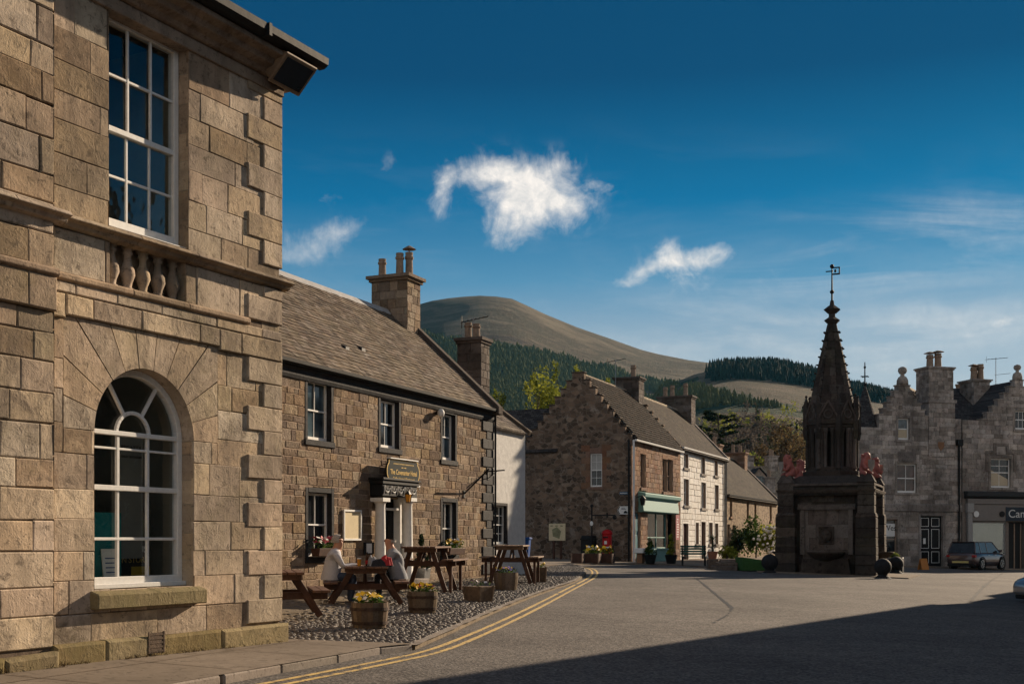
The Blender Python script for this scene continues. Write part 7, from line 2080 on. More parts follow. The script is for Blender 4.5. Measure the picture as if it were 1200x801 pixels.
def cars():
    L, W = 4.65, 1.95
    a = radians(44); d = dv(a); rgt = Vector((d.y, -d.x, 0))
    p = ground(1149.5, 667.5); c = p + d * (L * .295) - rgt * (W / 2 - .115); c.z = g(c.x, c.y)
    car('parked_car', 'dark aubergine estate car parked in front of the grey buildings', c, a, L, W, 1.76, M['carpaint'])
    a = radians(186); d = dv(a); p = ground(1207, 707); c = p - d * 2.1 + Vector((0, .5, 0)); c.z = g(c.x, c.y)
    car('parked_car', 'silver car whose nose just enters the picture at the right edge', c, a, 4.1, 1.75, 1.45, M['carsilver'], False)
cars()

# ================================================================== street furniture by the gable and the shop
def street_things():
    rnd = random.Random(33)
    # information board on two posts
    p = GF.w(GF.s(653, -1.2), -1.2); z0 = g(p.x, p.y)
    r = empty('information_board', (p.x, p.y, z0), GF.a, 'cream village map board on two dark posts before the rubble gable', 'notice board')
    zz = lambda v: CAMH - (v - VH) / F * p.y - z0
    b = MB(); w = 20.5 / F * p.y / 2; b.box(-w, w, -.04, .04, zz(633), zz(613)); bo = b.build('board', M['paper'], r, bevel=.01)
    m = MB(); m.prism([(-w * .5, zz(628)), (w * .3, zz(631)), (w * .5, zz(622)), (0, zz(617)), (-w * .6, zz(620))], -.046, -.041); m.build('map', M['boardmap'], bo)
    for k in range(3): 
        q = MB(); q.box(-w * .8 + k * w * .6, -w * .8 + k * w * .6 + w * .3, -.046, -.041, zz(616.4), zz(615.2)); q.build('printed_line', M['boardmap'], bo)
    for s in (-1, 1): q = MB(); q.box(s * w * .45 - .06, s * w * .45 + .06, -.03, .06, -.1, zz(632.5)); q.build('post', M['benchwood'], r, bevel=.01)
    # finger post
    p = GF.w(GF.s(693.5, -1.6), -1.6); z0 = g(p.x, p.y); zz = lambda v: CAMH - (v - VH) / F * p.y - z0
    r = empty('finger_post', (p.x, p.y, z0), GF.a, 'slim black finger post with one long arm before the rubble gable', 'signpost')
    b = MB(); b.tube([(0, 0, -.1), (0, 0, zz(594))], .05, 8, .04); b.ball((0, 0, zz(592.5)), .09, 8, 6); b.build('pole', M['iron'], r)
    b = MB(); b.box(.02, 29 / F * p.y, -.02, .02, zz(604.2), zz(602.6)); b.box(18 / F * p.y, 20 / F * p.y, -.02, .02, zz(606), zz(600.5)); b.ball((28 / F * p.y, 0, zz(606)), .12, 8, 6); b.build('arm', M['iron'], r)
    b = MB(); b.ball((0, -.04, zz(613)), .09, 8, 6, 1, .4, 1.4); b.build('badge', M['white_sign'], r)
    # litter bin
    p = GF.w(GF.s(690, -1.2), -1.2); z0 = g(p.x, p.y)
    r = empty('litter_bin', (p.x, p.y, z0), GF.a, 'square black litter bin between the planters and the red pillar box', 'bin')
    b = MB(); b.box(-.34, .34, -.3, .3, 0, 1.12); b.box(-.38, .38, -.34, .34, 1.122, 1.2); b.prismx([(-.3, 1.2), (.3, 1.2), (.2, 1.34), (-.2, 1.34)], -.34, .34); b.build('bin_body', M['iron'], r, bevel=.02)
    b = MB(); b.box(-.2, .2, -.306, -.301, .86, 1.02); b.build('opening', M['black'], r); b = MB(); b.box(-.1, .1, -.306, -.301, .45, .62); b.build('badge', M['gold'], r)
    # pillar box
    p = GF.w(GF.s(711.5, -1.0), -1.0); z0 = g(p.x, p.y); zt = CAMH - (620 - VH) / F * p.y - z0
    r = empty('pillar_box', (p.x, p.y, z0), GF.a, 'round red pillar box against the dark rubble gable', 'post box')
    b = MB(); k = zt / 1.62; R0 = .25; b.smooth = False
    b.lathe((0, 0, 0), [(R0 * 1.06, -.05), (R0 * 1.06, .12 * k), (R0, .14 * k), (R0, 1.36 * k), (R0 * 1.12, 1.38 * k), (R0 * 1.16, 1.43 * k), (R0 * 1.1, 1.47 * k), (R0 * .9, 1.55 * k), (R0 * .45, 1.61 * k), (.02, 1.63 * k)], 24); bo = b.build('cylinder', M['red'], r)
    b = MB(); b.lathe((0, 0, 0), [(R0 * 1.065, -.04), (R0 * 1.065, .12 * k), (R0 * 1.05, .125 * k)], 24, cap=False); b.build('base_band', M['black'], bo)
    b = MB(); b.box(-.13, .13, -R0 - .035, -R0 + .05, 1.21 * k, 1.27 * k); b.build('slot', M['black'], bo, bevel=.006); b = MB(); b.box(-.07, .07, -R0 - .012, -R0 + .05, .9 * k, 1.06 * k); b.build('plate', M['white_sign'], bo)
    b = MB(); b.box(-.16, .16, -R0 - .005, -R0 + .06, .3 * k, 1.14 * k); b.build('door', M['red'], bo, bevel=.01)
    # long wooden flower troughs
    lab = ['low dark wooden trough at the left end of the row before the gable', 'wooden trough of bright green bulbs before the litter bin', 'wooden trough of green bulbs before the red pillar box']
    for k, (u0, u1) in enumerate(((671, 684.5), (685, 703.5), (704, 719.5))):
        p = ground((u0 + u1) / 2, 659.5, .06); w = (u1 - u0) / F * p.y
        r = empty('wooden_trough', p, GF.a + .1, lab[k], 'planter', 'wooden troughs before the gable')
        b = MB(); b.prism([(-w / 2 * .94, 0), (w / 2 * .94, 0), (w / 2, .46), (-w / 2, .46)], -.3, .3); b.build('trough', M['benchwood'], r, bevel=.01)
        b = MB(); b.box(w / 2 - .05, w / 2 + .01, -.32, -.305, 0, .47); b.box(-w / 2 - .01, -w / 2 + .05, -.32, -.305, 0, .47); b.build('corner_strip', M['benchgrey'], r)
        if k: b = MB(); flowers(b, (0, 0, .46), w / 2 * .9, .24, 26, rnd, (1, 4), .34, 0, .12); b.build('bulbs', [M['leafbright'], M['pet_yellow'], M['pet_purple'], M['pet_red'], M['pet_white']], r)
        else: b = MB(); b.box(-w / 2 + .05, w / 2 - .05, -.26, .26, .44, .462); b.build('soil', M['soil'], r)
    # street nameplate and direction board on the gable
    a, b_, c, d = GF.rect(726.3, 736.5, 575.8, 579.2); q = GF.w((a + b_) / 2, -.03, c)
    r = empty('street_nameplate', q, GF.a, 'small blue street nameplate high on the gable by its right corner', 'sign'); m = MB(); m.box(-(b_ - a) / 2, (b_ - a) / 2, -.02, .02, 0, d - c); m.build('plate', M['nameblue'], r, bevel=.005)
    m = MB()
    for k in range(7): m.box(-(b_ - a) * .42 + k * (b_ - a) * .12, -(b_ - a) * .42 + k * (b_ - a) * .12 + (b_ - a) * .08, -.025, -.021, (d - c) * .35, (d - c) * .65)
    m.build('worn_letters', M['white_sign'], r)
    a, b_, c, d = GF.rect(723.7, 736.8, 592.8, 602.2); q = GF.w((a + b_) / 2, -.05, c); w, h = b_ - a, d - c
    r = empty('parking_sign', q, GF.a, 'white direction board with black arrow head and car symbol on the gable corner', 'sign')
    m = MB(); m.prism([(-w / 2, h / 2), (-w * .33, 0), (w / 2, 0), (w / 2, h), (-w * .33, h)], -.02, .02); m.build('board', M['white_sign'], r)
    m = MB(); m.prism([(-w / 2 + .02, h / 2), (-w * .33, .02), (-w * .24, .02), (-w * .40, h / 2), (-w * .24, h - .02), (-w * .33, h - .02)], -.026, -.021)
    m.prism([(w * .08, h * .12), (w * .44, h * .12), (w * .44, h * .26), (w * .38, h * .28), (w * .32, h * .42), (w * .18, h * .42), (w * .12, h * .28), (w * .08, h * .26)], -.026, -.021)
    for k in range(2): m.box(-w * .12, w * (.3 - .1 * k), -.026, -.021, h * (.6 + .16 * k), h * (.66 + .16 * k))
    m.build('symbols', M['black'], r)
    # bracket lamp and hanging banner by the shopfront
    q = ST.w(ST.s(749, -.2), -.2, ST.z(749, 590))
    r = empty('wall_lantern', q, ST.a, 'small dark lantern on the shop wall above the teal side door', 'lamp'); m = MB(); m.frustum((0, -.2), .1, .16, -.1, .25, 6); m.frustum((0, -.2), .18, .03, .25, .4, 6); m.tube([(0, .2, .3), (0, -.2, .42)], .025, 5); m.build('lantern_body', M['iron'], r)
    a, b_ = ST.s(791.8, -.15), ST.s(796, -.15); c, d = ST.z(794, 632, -.15), ST.z(794, 603, -.15); q = ST.w((a + b_) / 2, -.15, c)
    r = empty('pink_banner', q, ST.a, 'narrow faded pink banner hanging upright at the right edge of the teal shopfront', 'banner'); m = MB(); m.box(-(b_ - a) / 2, (b_ - a) / 2, -.015, .015, 0, d - c); m.build('cloth', M['pinkcloth'], r)
    m = MB(); rr = random.Random(5)
    for k in range(8): m.box(-(b_ - a) * .25, (b_ - a) * rr.uniform(0, .3), -.02, -.016, (d - c) * (.1 + .1 * k), (d - c) * (.14 + .1 * k))
    m.build('pattern', M['pet_white'], r)
    # pots and sink by the shop door
    p = ground(750.5, 659.5, .06); r = empty('stone_sink', p, ST.a, 'white stone sink on a stub pedestal by the teal side door', 'planter'); m = MB(); m.box(-.35, .35, -.25, .25, .5, .75); m.build('bowl', M['stuccowhite'], r, bevel=.03); m = MB(); m.box(-.2, .2, -.15, .15, 0, .5); m.build('pedestal', M['redstone'], r, bevel=.02)
    for u, v, hh, lab, mt, ft, col in ((762, 660, 1.3, 'leafy green plant in a dark pot left of the pale green stall riser', 'iron', 'leaf', .36), (786.5, 660, 1.65, 'upright golden conifer in a pot right of the pale green stall riser', 'iron', 'leafyellow', .3)):
        p = ground(u, v, .06); r = empty('pot_plant', p, 0, lab, 'plant'); m = MB(); m.lathe((0, 0, 0), [(.22, 0), (.32, .42), (.34, .45), (.3, .45), (.28, .4)], 16); m.build('pot', M[mt], r)
        m = MB()
        for k in range(7): leaves(m, (0, 0, .5 + (hh - .6) * k / 7), (col * (1 - .1 * k), col * (1 - .1 * k), .2), 90, .1, rnd, 4)
        m.build('foliage', M[ft], r)
    p = ground(835, 664.5, .06); r = empty('pot_plant', p, 0, 'dark palm like plant in a terracotta pot beside the stone steps', 'plant'); m = MB(); m.lathe((0, 0, .5), [(.22, 0), (.32, .4), (.34, .45), (.3, .45), (.28, .4)], 16); m.build('pot', M['terracotta'], r)
    m = MB(); m.tube([(0, 0, .8), (0, 0, 1.7)], .05, 6)
    for k in range(40):
        t = rnd.uniform(0, 2 * pi); e = rnd.uniform(-.3, .9); m.tone = rnd.random(); a = Vector((cos(t) * cos(e), sin(t) * cos(e), sin(e))) * .7; s = Vector((-sin(t), cos(t), 0)) * .03; c0 = Vector((0, 0, 1.7)); m.poly([c0 - s, c0 + s, c0 + a - Vector((0, 0, .15))])
    m.build('foliage', M['leafdark'], r)
    m = MB(); m.box(-.3, .3, -.3, .3, -.1, .5); m.build('plinth', M['fountainpale'], r, bevel=.02); r.scale = (.8, .8, .8)
    # bench
    p = ground(813, 662.5, .06); W = 30 / F * p.y; r = empty('street_bench', p, ST.a - radians(72), 'long green slatted bench in front of the white painted house', 'bench')
    m = MB()
    for k in range(4): m.box(-W / 2, W / 2, -.22 + k * .13, -.12 + k * .13, .43, .46)
    m.build('seat', M['benchteal'], r, bevel=.006); m = MB()
    for k in range(4): m.box(-W / 2, W / 2, .27 + .03 * k, .30 + .03 * k, .54 + k * .12, .63 + k * .12)
    m.build('backrest', M['benchteal'], r, bevel=.006)
    for s in (-1, 1):
        for yy in (-.2, .27): m = MB(); m.box(s * (W / 2 - .08) - .035, s * (W / 2 - .08) + .035, yy - .035, yy + .035, 0, .43 if yy < 0 else 1.0); m.build('leg', M['iron'], r)
        m = MB(); m.box(s * (W / 2 - .08) - .04, s * (W / 2 - .08) + .04, -.25, .3, .62, .67); m.build('armrest', M['benchteal'], r, bevel=.006)
    # steps and green planter box, shrubs before the cottage
    p = ground(848, 666.5, .05); r = empty('stone_steps', p, radians(-12), 'worn stone steps of three treads leading up beside the green planter box', 'steps')
    for k in range(3): m = MB(); m.tone = .3 + .2 * k; m.box(-.62 + .2 * k, .62, .34 * k, 1.5, .15 * k - .3 * (k == 0), .15 * (k + 1)); m.build('tread', M['fountainpale'], r, bevel=.02)
    p = ground(880, 668, .03); r = empty('green_planter_box', p, ST.a - radians(60), 'big green wooden planter box on the ground left of the fountain', 'planter')
    w = 29 / F * p.y / 2; m = MB(); m.prism([(-w, 0), (w, 0), (w, .45), (-w, .62)], -.6, .6); 
    for k in range(3): m.box(-w - .02, w + .02, -.62, -.602, .05 + .13 * k, .15 + .13 * k)
    m.build('box', M['greenskip'], r, bevel=.015); m = MB(); m.box(-w * .9, w * .9, -.5, .5, .3, .47); m.build('soil', M['soil'], r)
    for u, v, rx, rz, lab, mt, n in ((891, 655, 1.35, 1.6, 'largest rounded dark green shrub behind the green planter box', 'leaf', 1500), (908, 657, .95, 1.3, 'pale flowering shrub between green planter and fountain', 'leafyellow', 900), (869, 656, .75, 1.2, 'narrow dark shrub left of the large rounded shrub', 'leafdark', 700), (857, 660, .8, .55, 'low yellow green bush at the foot of the cottage wall', 'leafyellow', 400)):
        p = ground(u, v, .0) + Vector((0, 1.5, 0)); p.z = g(p.x, p.y); r = empty('garden_shrub', p, 0, lab, 'shrub')
        m = MB(); leaves(m, (0, 0, rz * .95), (rx, rx, rz), n, .2, rnd, 16); m.build('foliage', M[mt], r, recalc=False)
        m = MB(); m.tube([(0, 0, -.2), (.05, 0, rz)], .06, 5); m.build('stem', M['bark'], r)
        if 'flowering' in lab:
            m = MB()
            for k in range(120):
                q = Vector((rnd.gauss(0, .5) * rx, rnd.gauss(-.3, .5) * rx, rz * rnd.uniform(.4, 1.8))); m.ball(q, .09, 5, 4)
            m.build('blossom', M['pet_white'], r)
    # blue wheelie bins by the harled house
    for u, v, lab in ((614, 658, 'bright blue wheeled bin standing beside the white harled house'),):
        p = ground(u, v, .08); r = empty('wheeled_bin', p, HF.a - pi / 2 + .2, lab, 'bin'); H = 29 / F * p.y
        m = MB(); m.frustum((0, 0), .30, .40, .06, H - .1, 4, pi / 4); m.build('bin_body', M['blueplastic'], r, bevel=.02)
        m = MB(); m.box(-.33, .33, -.36, .34, H - .1, H - .03); m.box(-.3, .3, -.2, .3, H - .03, H); m.build('lid', M['blueplastic'], r, bevel=.02)
        for s in (-1, 1): m = MB(); m.M = Matrix.Translation((s * .26, .26, .1)) @ Matrix.Rotation(pi / 2, 4, 'Y'); m.frustum((0, 0), .1, .1, -.03, .03, 12); m.build('wheel', M['rubber'], r)
    p = ground(603, 658, .08); r = empty('covered_crates', p, .3, 'stack of dark crates under a cover left of the blue bin', 'crates'); m = MB(); m.box(-.5, .4, -.3, .3, 0, .5); m.box(-.42, .3, -.28, .28, .502, .9); m.build('crates', M['iron'], r, bevel=.03)
    m = MB(); m.prism([(-.4, .903), (.3, .903), (.15, 1.05), (-.2, 1.08)], -.26, .26); m.build('cover', M['nameblue'], r, bevel=.03)
    # orange board by the double door
    p = ground(1082, 667, .06); r = empty('pavement_sign', p, AF.a, 'small orange folding sign at the foot of the double door', 'sign'); 
    for s in (-1, 1): m = MB(); m.obox((0, s * .22, 0), (0, 0, .62), .44, .03, (0, 1, 0)); m.build('panel', M['orange'], r)
M['boardmap'] = plain('map_print', (.25, .24, .14), .8, .3, 5, .02)
M['nameblue'] = plain('faded_blue_enamel', (.06, .12, .19), .5, .2, 6, .05)
M['pinkcloth'] = plain('faded_pink_cloth', (.34, .13, .14), .85, .15, 6, .2)
street_things()
# ================================================================== hills and trees
def smooth(a, b, x):
    t = max(0.0, min(1.0, (x - a) / (b - a))); return t * t * (3 - 2 * t)
RIDGE = [(-.9, 480), (-.45, 455), (-.25, 425), (-.16, 402), (-.115, 381), (-.075, 354), (-.05, 348), (-.02, 345.5), (0, 350), (.03, 369), (.057, 385), (.086, 400), (.114, 413), (.143, 421), (.18, 428), (.22, 436), (.26, 446), (.30, 460), (.34, 474), (.42, 500), (.6, 530), (.9, 560)]
SPUR = [(-.9, 640), (.0, 640), (.08, 570), (.11, 490), (.125, 462), (.145, 445), (.165, 438), (.19, 435), (.22, 439), (.25, 448), (.28, 460), (.31, 470), (.35, 484), (.42, 508), (.6, 545), (.9, 580)]
def lerpt(T, k):
    if k <= T[0][0]: return T[0][1]
    for (a, va), (b, vb) in zip(T, T[1:]):
        if k <= b:
            t = (k - a) / (b - a); return va + (vb - va) * t
    return T[-1][1]
YR, YS = 1750.0, 980.0
def hill_h(x, y):
    """the terrain: flat village floor, wooded lower slope, moor shoulder, domed summit; a nearer spur on the right"""
    if y < 140: return g(x, min(y, 135)) - .35 - .02 * max(0, y - 120)
    k = max(-.9, min(.9, x / y))
    e = (VH - lerpt(RIDGE, k)) / F * YR; r = y / YR
    p = .40 * smooth(.16, .62, r) * .92 + .60 * smooth(.45, 1.0, r)
    p = p * min(1.0, r * 1.04) ** .55
    p = p if r < 1 else p * max(.2, 1 - (r - 1) * .6)
    hh = CAMH + e * p
    es = (VH - lerpt(SPUR, k)) / F * YS; rs = y / YS
    ps = smooth(.18, 1.0, rs) if rs < 1 else max(0, 1 - (rs - 1) * 1.6)
    hs = CAMH + es * ps * (rs ** .3 if rs < 1 else 1)
    n = (mnoise.fractal(Vector((x * .004, y * .004, 3.1)), 1.0, 2.1, 5) * 6 + 5 * abs(mnoise.noise(Vector((x * .012, y * .004, 7))))) * smooth(300, 900, y) * (1 - .8 * smooth(.85, 1.0, r))
    base = g(x * 0 + 20 * k, 120) - 1.0
    w = smooth(140, 300, y)
    return (base - .8) * (1 - w) + (max(hh, hs) + n) * w if max(hh, hs) > base else base * (1 - w) + max(hh, hs, base) * w

def heath():
    t = NT('moor_and_heather'); co = t.coord()
    big = t.noise(co, .006, 6, .65, .8); mid = t.noise(co, .03, 6, .7); fine = t.noise(co, .25, 5, .7)
    band = t.noise(t.mapping(co, scale=(.004, .014, .014), rot=(0, 0, .5)), 1.0, 5, .65, 1.2)
    k = t.math('ADD', t.math('ADD', t.math('MULTIPLY', big, .45), t.math('MULTIPLY', band, .35)), t.math('ADD', t.math('MULTIPLY', mid, .25), t.math('MULTIPLY', fine, .12)))
    c = t.ramp(k, [(.38, (.03, .036, .017)), (.45, (.085, .064, .04)), (.49, (.036, .027, .023)), (.53, (.105, .075, .05)), (.57, (.05, .043, .025)), (.62, (.10, .075, .05)), (.72, (.18, .145, .095))])
    c = t.mix(t.n('ShaderNodeAttribute', attribute_name='tone').outputs['Fac'], c, (.02, .032, .014, 1))
    return t.out(c, .95, t.math('ADD', mid, t.math('MULTIPLY', fine, .6)), .8, 3.0, spec=.1)
M['heath'] = heath()

FUP = [(300, 380), (500, 394), (592, 407), (666, 423), (756, 448), (838, 456), (920, 478), (1000, 500), (1100, 520)]
def forest_at(x, y):
    """0..1, where the plantation grows: a band across the lower slope"""
    if not 560 < y < 1500 or not -.30 < x / y < .32: return 0.0
    z = hill_h(x, y); v = VH - (z - CAMH) / y * F; u = CU + x / y * F
    up = lerpt(FUP, u) + 5 * mnoise.noise(Vector((u * .03, 0, 1)))
    lo = 500 + 8 * mnoise.noise(Vector((u * .03, 5, 1)))
    if not up < v < lo: return 0.0
    return 1.0 if mnoise.noise(Vector((x * .011, y * .011, 8))) < .40 else .0

def terrain():
    mb = MB(); mb.smooth = True
    ys = [-400, -200, -100, -30] + [20 * i for i in range(0, 8)] + [160 + 22 * i for i in range(0, 40)] + [1040 + 26 * i for i in range(0, 34)] + [1930 + 80 * i for i in range(0, 16)]
    # x grid in metres, widening with distance so the mesh stays even
    nx = 150; rows = []
    for y in ys:
        hw = 260 + max(0, y) * .85
        rows.append([mb.V(((-1 + 2 * i / nx) * hw, y, hill_h((-1 + 2 * i / nx) * hw, y))) for i in range(nx + 1)])
    for A, B in zip(rows, rows[1:]):
        for i in range(nx): mb.face((A[i], A[i + 1], B[i + 1], B[i]))
    for i, f in enumerate(mb.f):
        p = mb.v[f[0]]; mb.t[i] = forest_at(p[0], p[1])
    o = mb.build('hills', M['heath'], None, recalc=False); o['kind'] = 'structure'
    return o
terrain()

def conifers():
    rnd = random.Random(44)
    def tree(mb, x, y, z, h, w, tn):
        n = 5; a0 = rnd.uniform(0, 2)
        for j in range(3):
            za, zb_ = z + h * (.05 + .28 * j), z + h * (.50 + .25 * j); r = w * (1 - .28 * j)
            top = mb.V((x, y, zb_)); ring = [mb.V((x + r * cos(a0 + j + 2 * pi * q / n) * rnd.uniform(.7, 1.2), y + r * sin(a0 + j + 2 * pi * q / n) * rnd.uniform(.7, 1.2), za + rnd.uniform(-.05, .05) * h)) for q in range(n)]
            mb.tone = min(1, max(0, tn + rnd.uniform(-.06, .06)))
            for q in range(n): mb.face((ring[q], ring[(q + 1) % n], top))
    def lim(k): return 472 - 0  # unused
    # plantation on the lower slope
    mb = MB(); cnt = 0
    for _ in range(120000):
        y = rnd.uniform(600, 1480); x = rnd.uniform(-.28, .30) * y
        if forest_at(x, y) < .5: continue
        h = rnd.uniform(4.5, 7.5) * y / 900 * (1 + .3 * mnoise.noise(Vector((x * .008, y * .008, 4)))); tree(mb, x, y, hill_h(x, y) - 1.2, h, h * rnd.uniform(.30, .44), .5 + .45 * mnoise.noise(Vector((x * .006, y * .006, 2))) + rnd.uniform(-.1, .1)); cnt += 1
        if cnt > 22000: break
    o = mb.build('plantation_forest', M['conifer'], None, recalc=False); o['kind'] = 'stuff'; o['label'] = 'conifer plantation covering the lower slope of the hill'
    mb = MB(); cnt = 0
    for _ in range(30000):
        k = rnd.uniform(.135, .42); y = rnd.uniform(760, 1010); x = k * y; z = hill_h(x, y); u = CU + k * F
        v = VH - (z - CAMH) / y * F
        edge = smooth(826, 850, u)
        top = lerpt(SPUR, k)
        if v > top + 46 - 18 * rnd.random() or rnd.random() > edge: continue
        h = rnd.uniform(5.5, 10); tree(mb, x, y, z - .5, h, h * rnd.uniform(.16, .24), rnd.uniform(0, .5)); cnt += 1
        if cnt > 5000: break
    o = mb.build('ridge_forest', M['leafdark'], None, recalc=False); o['kind'] = 'stuff'; o['label'] = 'dark conifers standing along the spur against the sky'
conifers()

def broad_tree(name, label, p, h, rx, mat, n, size, seed, group=None, base=.35, bare=False):
    rnd = random.Random(seed); r = empty(name, p, 0, label, 'tree', group)
    b = MB(); tips = []
    d0 = Vector((rnd.gauss(0, .05), rnd.gauss(0, .05), 1)); hb = h * base
    b.tube([(0, 0, -.6), (0, 0, hb * .5), (d0.x * hb, d0.y * hb, hb)], h * .022, 7, h * .016)
    for k in range(5 if bare else 4):
        t = 2 * pi * (k + rnd.random() * .6) / 4
        branch(b, (d0.x * hb, d0.y * hb, hb * rnd.uniform(.8, 1)), (cos(t) * .55, sin(t) * .55, .9), h * .36, h * .011, 3 if bare else 2, rnd, tips, .5, .2)
    b.build('trunk', M['bark'], r, recalc=False)
    m = MB()
    leaves(m, (0, 0, h * .63), (rx, rx, h * .38), n, size, rnd, 18)
    for q in tips: leaves(m, q, (rx * .28, rx * .28, h * .09), max(12, n // 60), size, rnd, 3)
    m.build('crown', mat, r, recalc=False)
    return r

def trees():
    rnd = random.Random(5)
    def spot(u, y): 
        x = (u - CU) / F * y; return Vector((x, y, hill_h(x, y) if y > 140 else g(x, y) - .3))
    # yellow green tree behind the gable
    p = spot(641, 98); ht = CAMH - (438 - VH) / F * 98 - p.z
    broad_tree('broadleaf_tree', 'bright yellow green tree rising behind the crow stepped gable', p, ht, 1.75, M['leafyellow'], 6000, .21, 1)
    p = spot(569, 72); broad_tree('broadleaf_tree', 'small yellow green bush top showing between the hotel gable and its neighbour', p, CAMH - (455 - VH) / F * 72 - p.z - .6, 1.0, M['leafyellow'], 900, .2, 2)
    # dark cedar with level branches
    p = spot(842, 150); h = CAMH - (482 - VH) / F * 150 - p.z; r = empty('cedar_tree', p, 0, 'dark spreading cedar with level branches behind the white house roof', 'tree')
    b = MB(); b.tube([(0, 0, -1), (.2, 0, h * .6), (0, .1, h * .97)], .32, 8, .06); tr = MB()
    for k in range(46):
        z = h * rnd.uniform(.42, .98); t = rnd.uniform(0, 2 * pi); l = (h * .40) * (1.12 - z / h) * rnd.uniform(.8, 1.5) + .5
        e = Vector((cos(t) * l, sin(t) * l, z + l * rnd.uniform(.12, .4))); b.tube([(0, 0, z), (e * .5).lerp(Vector((0, 0, z)), .0) + Vector((0, 0, z * .5)), e], .07, 5, .02)
        for q in range(7):
            c = Vector((0, 0, z)).lerp(e, .35 + .65 * q / 6); leaves(tr, c, (.62, .62, .2), 34, .24, rnd, 3, flat=.5)
    b.build('trunk', M['bark'], r, recalc=False); tr.build('crown', M['leafdark'], r, recalc=False)
    # trees at the foot of the hill
    spec = [(905, 158, 523, 4.2, 'leafbrown', 'rust brown budding tree just left of the fountain spire', 2), (926, 150, 515, 3.6, 'leafbrown', 'tall fine twigged brown tree hard by the fountain spire', 2),
            (880, 165, 538, 4.0, 'leafbright', 'fresh green low tree above the cottage roof', 1), (862, 172, 536, 3.6, 'leafyellow', 'yellow green tree behind the cottage chimney', 1), (897, 178, 530, 4.4, 'leafbright', 'rounded green tree behind the rust brown one', 1),
            (925, 200, 497, 2.2, 'leafdark', 'lone dark pine topped tree beside the fountain pinnacle', 1), (850, 210, 508, 5.0, 'leafpurple', 'pale bare purple grey tree right of the cedar', 2), (875, 240, 500, 6.5, 'leafpurple', 'bare purple brown tree in the middle of the valley wood', 2),
            (900, 260, 497, 6.0, 'leafpurple', 'bare purple brown tree behind the rounded green tree', 2), (918, 280, 482, 6.0, 'leafyellow', 'pale yellow tree high in the valley wood near the spire', 1), (905, 300, 484, 7.0, 'leafyellow', 'sunlit yellow green tree at the top of the valley wood', 1), (845, 270, 482, 5.0, 'leafyellow', 'pale yellow tree peeping over the cedar', 1), (830, 250, 500, 5.0, 'leafpurple', 'bare grey tree left of the cedar crown', 2), (885, 330, 488, 7.0, 'leafpurple', 'farthest bare purple tree below the conifer plantation', 2), (935, 240, 520, 5.0, 'leafbrown', 'brown twigged tree hidden mostly by the fountain spire', 2), (948, 165, 540, 4, 'leafbrown', 'low brown tree behind the fountain lantern', 1)]
    for k, (u, y, vt, rx, mt, lab, dp) in enumerate(spec):
        p = spot(u, y); h = CAMH - (vt - VH) / F * y - p.z
        if h < 3: p.z -= (4 - h); h = 4
        broad_tree('valley_tree', lab, p, h, rx, M[mt], int(1500 + rx * 220), .16 + y * .0011, 60 + k, 'trees in the valley behind the village', .3, mt in ('leafbrown', 'leafpurple'))
trees()

def village_gap():
    """gap fillers: hedges and rooftops are outside the view; a low bank closes the street end"""
    b = MB(); rnd = random.Random(8); b.smooth = True
    leaves(b, (24, 132, 1.0), (16, 3, 2.2), 2600, .45, rnd, 26, tone=(.2, .9)); o = b.build('hedge_bank', M['leaf'], None, recalc=False); o['kind'] = 'stuff'; o['label'] = 'green hedge bank closing the end of the street'
village_gap()

